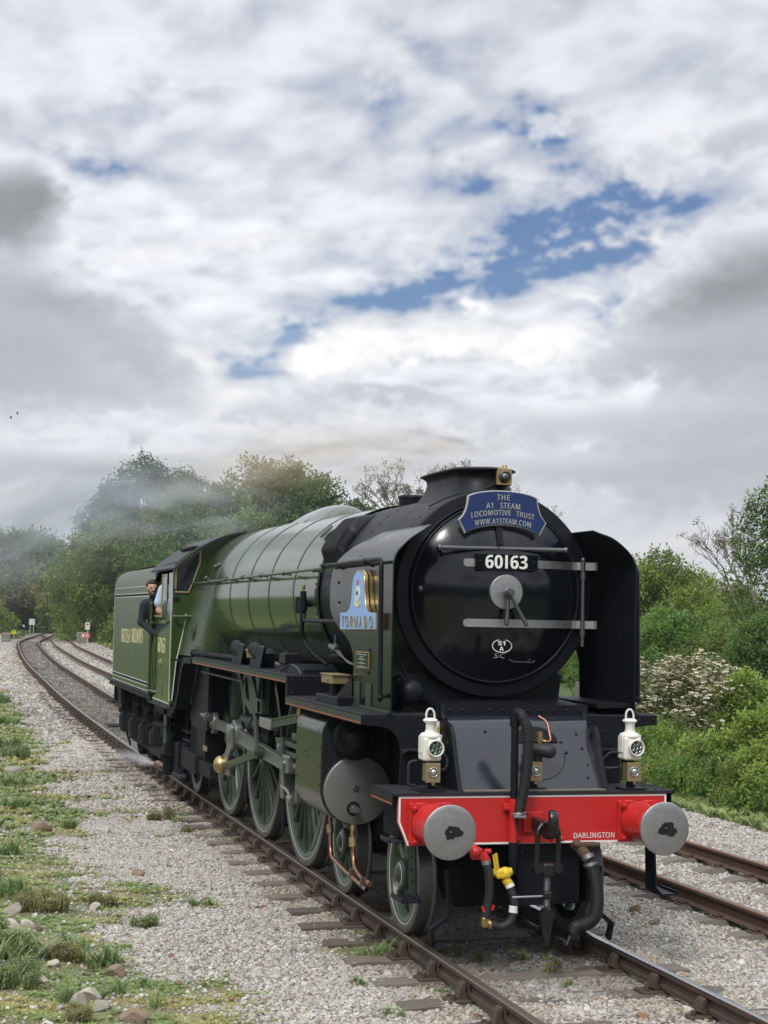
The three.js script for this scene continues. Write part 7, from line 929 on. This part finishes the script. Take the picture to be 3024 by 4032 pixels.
// rocks lying about
{
  const mats = [std(0.36, 0.33, 0.28, 0.92, 0, { map: again(tint(grime, [0.6, 0.6, 0.58], [1, 1, 1]), 4), bumpMap: again(grime, 5), bumpScale: 0.01 }), std(0.3, 0.225, 0.165, 0.92, 0, { map: again(tint(grime, [0.55, 0.52, 0.5], [1, 1, 1]), 4), bumpMap: again(grime, 5), bumpScale: 0.01 }), std(0.52, 0.48, 0.41, 0.9, 0, { map: again(tint(grime, [0.65, 0.63, 0.6], [1, 1, 1]), 4), bumpMap: again(grime, 5), bumpScale: 0.008 })];
  const spots = [[-3.41, -0.54, 0.085, 2, 'largest pale block of the pair at lower left'], [-3.5, -0.32, 0.07, 0, 'grey block in front of the largest pale one'], [-3.12, -1.38, 0.07, 1, 'upright brown stone at the edge of the gravel'], [-3.17, 0.13, 0.08, 1, 'flat brown stone at the bottom edge of the view'], [-3.7, -1.03, 0.045, 2, 'small pale stone left of the pair'], [-3.6, -3.1, 0.06, 1, 'reddish stone beside the whitish one'], [-3.69, -3.25, 0.055, 2, 'whitish stone beside the reddish one'], [-3.82, -3.2, 0.065, 2, 'white chalky stone near the left edge'], [-3.76, -3.97, 0.09, 0, 'wide grey stone behind the chalky one'], [-3.16, -9.64, 0.14, 1, 'big reddish boulder in the moss further back'], [-3.0, -4.07, 0.06, 2, 'cream stone beside the blue flowers'], [-2.36, -6.07, 0.065, 1, 'brown angular stone on the gravel'], [-2.96, -6.96, 0.06, 2, 'pale flat stone by the moss edge'], [-3.52, -1.77, 0.05, 2, 'thin pale slab between two weeds'], [-3.57, -1.5, 0.055, 2, 'sand coloured slab below the thin one'], [-3.08, -16.99, 0.16, 0, 'grey boulder by the far moss'], [-2.16, -28.8, 0.16, 0, 'dark lump beside the track far back'], [-1.5, -50.98, 0.16, 2, 'pale stone at the far left path'], [-2.62, -2.06, 0.035, 1, 'dark little stone out on the gravel'], [-3.37, -0.15, 0.06, 0, 'dull stone half sunk below the pair'], [2.0, -2.97, 0.06, 1, 'yellowish brick shard beside the concrete sleepers'], [1.93, -2.41, 0.055, 1, 'ochre stone between the two tracks'], [0.59, 0.93, 0.05, 2, 'cream stone by the polished rail at the bottom'], [-2.32, -9.54, 0.06, 2, 'white splinter of stone beyond the gravel']];
  for (const [i, [x, z, r, k, label]] of spots.entries()) {
    const R = rng(500 + i), g = new THREE.IcosahedronGeometry(r, 2), p = g.attributes.position, cuts = Array.from({ length: 11 }, () => [v3(R() - 0.5, R() * 0.9 - 0.35, R() - 0.5).normalize(), r * (0.42 + 0.4 * R())]), a = v3();
    for (let j = 0; j < p.count; j++) { a.fromBufferAttribute(p, j); for (const [n, d] of cuts) { const t = a.dot(n) - d; if (t > 0) a.addScaledVector(n, -t); } a.multiplyScalar(1 + 0.02 * noise(a.x * 60, a.z * 60 + a.y * 40)); p.setXYZ(j, a.x * 1.35, a.y * 0.95, a.z * 1.1); }
    g.rotateY(R() * 6.28); const y = groundY(x, z) + r * 0.38; g.translate(x, y, z); const q = g.index ? g.toNonIndexed() : g; q.deleteAttribute('normal'); q.computeVertexNormals();
    loose('rock', q, mats[k], label, 'stone', x, groundY(x, z), z);
  }
}
// ---------------------------------------------------------------- signs, stacks and small things far down the line
{
  const board = (m) => std(...m, 0.5), post = std(0.55, 0.57, 0.55, 0.5), red = std(0.55, 0.035, 0.025, 0.5), wht = std(0.72, 0.74, 0.74, 0.5);
  const at = (x, z) => groundY(x, z);
  let x = 8.0, z = -119.4, y = at(x, z); const s1 = thing('limit_sign', 'white board with a red dot on a post, red notice fixed below it', 'sign', x, y, z);
  part(s1, 'post', rod([x, y, z], [x, 1.5, z], 0.03), post); const wb = part(s1, 'white_board', box(x - 0.21, x + 0.14, 1.03, 1.61, z + 0.03, z + 0.06, 0.01), wht); part(wb, 'red_dot', rod([x - 0.04, 1.45, z + 0.06], [x - 0.04, 1.45, z + 0.068], 0.085, 0.085, 24), red); each(wb, 'board_text', [0, 1, 2].map((k) => box(x - 0.14, x + 0.07, 1.1 + k * 0.07, 1.125 + k * 0.07, z + 0.06, z + 0.064)), post);
  const rb = part(s1, 'red_notice', box(x - 0.5, x + 0.21, 0.4, 0.76, z + 0.03, z + 0.06, 0.01), red); part(rb, 'notice_panel', box(x - 0.46, x - 0.28, 0.44, 0.7, z + 0.06, z + 0.066), wht); each(rb, 'notice_text', [0, 1, 2, 3].map((k) => box(x - 0.22, x + 0.14 - (k % 2) * 0.08, 0.45 + k * 0.075, 0.485 + k * 0.075, z + 0.06, z + 0.065)), wht);
  x = 3.62; z = -145; y = at(x, z); const s2 = thing('termination_sign', 'small yellow square sign with black letter T on a short post', 'sign', x, y, z);
  part(s2, 'post', rod([x, y, z], [x, 0.7, z], 0.025), std(0.5, 0.5, 0.1, 0.5)); const yb = part(s2, 'yellow_board', box(x - 0.18, x + 0.18, 0.21, 0.57, z + 0.03, z + 0.05, 0.01), std(0.72, 0.75, 0.05, 0.5)); part(yb, 'sign_letter', letters('T', 0.19, 0.24, 0.006).translate(x, 0.39, z + 0.051), M.dark);
  x = 6.97; z = -172; y = at(x, z); const s3 = thing('notice_board', 'plain white board with two grey panels on the grass bank', 'sign', x, y, z);
  each(s3, 'post', [rod([x - 0.2, y, z], [x - 0.2, 1.4, z], 0.03), rod([x + 0.2, y, z], [x + 0.2, 1.4, z], 0.03)], post); each(s3, 'white_board', [box(x - 0.32, x + 0.32, 1.19, 1.5, z + 0.03, z + 0.06, 0.01), box(x - 0.32, x + 0.32, 0.83, 1.17, z + 0.03, z + 0.06, 0.01)], std(0.6, 0.63, 0.64, 0.5));
  x = 5.37; z = -160; y = at(x, z); const s4 = thing('ground_signal', 'dark cabinet with a small white lamp case above it', 'signal', x, y, z);
  part(s4, 'cabinet', [box(x - 0.15, x + 0.15, y, 0.42, z - 0.2, z + 0.2, 0.03)], std(0.05, 0.06, 0.06, 0.7)); part(s4, 'post', rod([x + 0.03, 0.4, z], [x + 0.03, 0.72, z], 0.025), M.frame); part(s4, 'lamp_case', [box(x - 0.04, x + 0.12, 0.7, 0.86, z - 0.1, z + 0.1, 0.03), ball([x + 0.02, 0.9, z], 0.045)], wht);
  const stack = (label, X, Z, w, n) => { const Y = at(X, Z), t = thing('sleeper_stack', label, 'stack', X, Y, Z), R = rng(Math.round(X * 10) + 3), top = n === 4 ? 0.56 : 0.76; for (let k = 0; k < n; k++) { const h = (top - Y) / n; part(t, 'stacked_block', box(X - w / 2 + (R() - 0.5) * 0.05, X + w / 2 + (R() - 0.5) * 0.05, Y + k * h + 0.005, Y + (k + 1) * h - 0.008, Z - 0.6, Z + 0.6, 0.03), std(0.2 + 0.12 * R(), 0.175 + 0.1 * R(), 0.155 + 0.08 * R(), 0.95)); } };
  stack('stack of grey blocks at the left frame edge beside the yellow sign', 2.14, -128, 0.6, 4); stack('stack of brown blocks right behind the red notice', 8.08, -124.5, 0.88, 5);
  x = 1.5; z = -124; y = at(x, z); loose('marker_post', rod([x, y, z], [x, 0.54, z], 0.03), wht, 'thin white post left of the grey block stack', 'post', x, y, z);
  for (const [i, [a, b]] of [[[0.3, -68.6], [0.64, -64.1]], [[0.72, -64.4], [1.2, -69.4]]].entries()) loose('plank', bar([a[0], -0.14, a[1]], [b[0], -0.13, b[1]], 0.06, 0.16), M.timberDark, i ? 'right hand board of the two laid in a V between the rails' : 'left hand board of the two laid in a V between the rails', 'board', 0.6, -0.2, -66);
  // two fence posts and rail behind the far bushes
  for (const [i, X] of [8.9, 10.4, 11.9].entries()) { const Z = -21 + i * 0.5, Y = at(X, Z); loose('fence_post', box(X - 0.06, X + 0.06, Y - 0.1, Y + 1.15, Z - 0.06, Z + 0.06, 0.01), M.timber, ['fence post just right of the white lamp', 'fence post behind the hawthorn', 'fence post behind the tall shoots'][i], 'post', X, Y, Z); }
  // birds
  const bird = (label, X, Y, Z, s, turn) => { const t = thing('bird', label, 'bird', X, Y, Z); const c = v3(X, Y, Z); part(t, 'bird_body', body([[[X - 0.1 * s, Y, Z], [X + 0.12 * s, Y + 0.02 * s, Z], 0.06 * s, 0.05 * s], [[X + 0.16 * s, Y + 0.03 * s, Z], [X + 0.18 * s, Y + 0.03 * s, Z], 0.045 * s, 0.03 * s], [[X - 0.12 * s, Y, Z], [X - 0.28 * s, Y, Z], 0.04 * s, 0.015 * s]], 0.03 * s, 0.02 * s), M.frame); for (const k of [-1, 1]) part(t, 'wing', loft([[[X + 0.1 * s, Y + 0.02 * s, Z], [X - 0.1 * s, Y + 0.02 * s, Z]], [[X + 0.12 * s, Y + 0.28 * s, Z + k * 0.25 * s], [X - 0.08 * s, Y + 0.26 * s, Z + k * 0.25 * s]], [[X - 0.02 * s + turn * k, Y + 0.4 * s, Z + k * 0.55 * s], [X - 0.06 * s + turn * k, Y + 0.4 * s, Z + k * 0.55 * s]]]), M.frame); };
  bird('dark bird flying below the grey cloud, left of its companion', 1.5, 17.65, -120, 0.5, 0.1); bird('dark bird flying close to the right of the first', 1.95, 17.9, -119, 0.45, -0.1);
}
// unseen wood added behind the camera to give the paintwork dark reflections
{
  const R = rng(808), n = 5200, im = new THREE.InstancedMesh(leafGeos[0], leafMat, n), m = new THREE.Matrix4(), q = new THREE.Quaternion(), e = new THREE.Euler(), c = new THREE.Color();
  for (let i = 0; i < n; i++) { const a = lerp(-1.9, 1.9, R()), d = 42 + 10 * R(), top = 6.5 + 4 * fbm(a * 4, 3, 3), x = Math.sin(a) * d - 4, z = 11 + Math.cos(a) * d, y = groundY(x, z) + Math.pow(R(), 0.8) * top, s = 1.5 + 1.3 * R(); m.compose(v3(x, y, z), q.setFromEuler(e.set(R(), R() * 6.28, R())), v3(s, s, s)); im.setMatrixAt(i, m); const b = 0.6 + 0.7 * R(); im.setColorAt(i, c.setRGB(0.08 * b, 0.13 * b, 0.04 * b)); }
  im.name = 'added_woodland'; im.userData.kind = 'stuff'; scene.add(im);
}
// ---------------------------------------------------------------- thin smoke and steam as a few soft billowing sheets one behind the other, fading out at their rims; and the damp air
{
  // path: points of the drift; each sheet spreads up and down from it, bellies towards and away, and thins to nothing at every side
  const drift = (name, label, color, peak, path, wide, sheets, gap, seed, grain, fadeIn) => {
    const c = new THREE.CatmullRomCurve3(path.map((p) => v3(...p))), o = c.getPoint(0), t = thing(name, label, 'smoke', o.x, o.y, o.z), U = 72, W = 30;
    for (let s = 0; s < sheets; s++) {
      const pos = [], col = [], idx = [];
      for (let i = 0; i <= U; i++) { const u = i / U, p = c.getPoint(u), w = wide(u); for (let j = 0; j <= W; j++) {
        const v = j / W * 2 - 1, n = fbm(u * grain + s * 7.3 + seed, v * 1.3 + s * 3.1 + u * 2, 5, 0.55), m = fbm(u * grain * 0.6 - s * 5 + seed, v * 0.9 + s, 3), off = (s - (sheets - 1) / 2) * gap;
        pos.push(p.x + off * 0.4 + m * w * 0.5, p.y + v * w + 0.25 * w * m, p.z + off + w * (0.45 * m + 0.2 * (1 - v * v)));
        const edge = Math.pow(Math.max(0, 1 - v * v), 1.6) * smoothstep(u, 0, fadeIn) * smoothstep(u, 1, 0.5);
        col.push(1, 1, 1, clamp(peak / sheets * edge * smoothstep(n + 0.35 * m, -0.55, 0.5) * 1.5, 0, 0.9));
        if (i < U && j < W) { const a = i * (W + 1) + j; idx.push(a, a + 1, a + W + 2, a, a + W + 2, a + W + 1); }
      } }
      const g = new THREE.BufferGeometry(); g.setAttribute('position', new THREE.Float32BufferAttribute(pos, 3)); g.setAttribute('color', new THREE.Float32BufferAttribute(col, 4)); g.setIndex(idx); g.computeVertexNormals(); g.translate(-o.x, -o.y, -o.z);
      const mesh = new THREE.Mesh(g, new THREE.MeshStandardMaterial({ color: new THREE.Color(...color), roughness: 1, vertexColors: true, transparent: true, side: THREE.DoubleSide })); mesh.name = 'smoke_billow'; mesh.userData.kind = 'stuff'; t.add(mesh);
    }
  };
  drift('chimney_smoke', 'thin brownish smoke drifting back from the chimney over the boiler', [0.5, 0.43, 0.35], 0.7, [[0.1, 3.95, -2.4], [-0.05, 4.15, -3.4], [-0.5, 4.3, -5.5], [-1.2, 4.35, -9], [-2.1, 4.4, -13]], (u) => 0.22 + 0.5 * u, 3, 0.5, 3, 4.2, 0.2);
  drift('steam_haze', 'pale bluish smoke hanging over the cab and tender', [0.37, 0.42, 0.47], 1.05, [[-0.3, 3.9, -11], [-1.2, 4.3, -15], [-2.4, 4.3, -22], [-3.9, 3.9, -32], [-6, 3.4, -46]], (u) => 0.45 + 2.0 * u, 3, 1.1, 11, 3, 0.12);
  drift('injector_steam', 'wisp of white steam blowing from the copper pipe below the cab', [0.85, 0.86, 0.88], 0.6, [[-1.25, 0.31, -12.9], [-1.36, 0.34, -13.15], [-1.55, 0.36, -13.5], [-1.95, 0.34, -14.0]], (u) => 0.035 + 0.16 * u, 3, 0.04, 23, 3, 0.06);
  scene.fog = new THREE.FogExp2(new THREE.Color(0.72, 0.78, 0.84), 0.00025);
}
scene.traverse((o) => { if (o.isMesh) { o.castShadow = true; o.receiveShadow = true; } });
renderer.render(scene, camera);
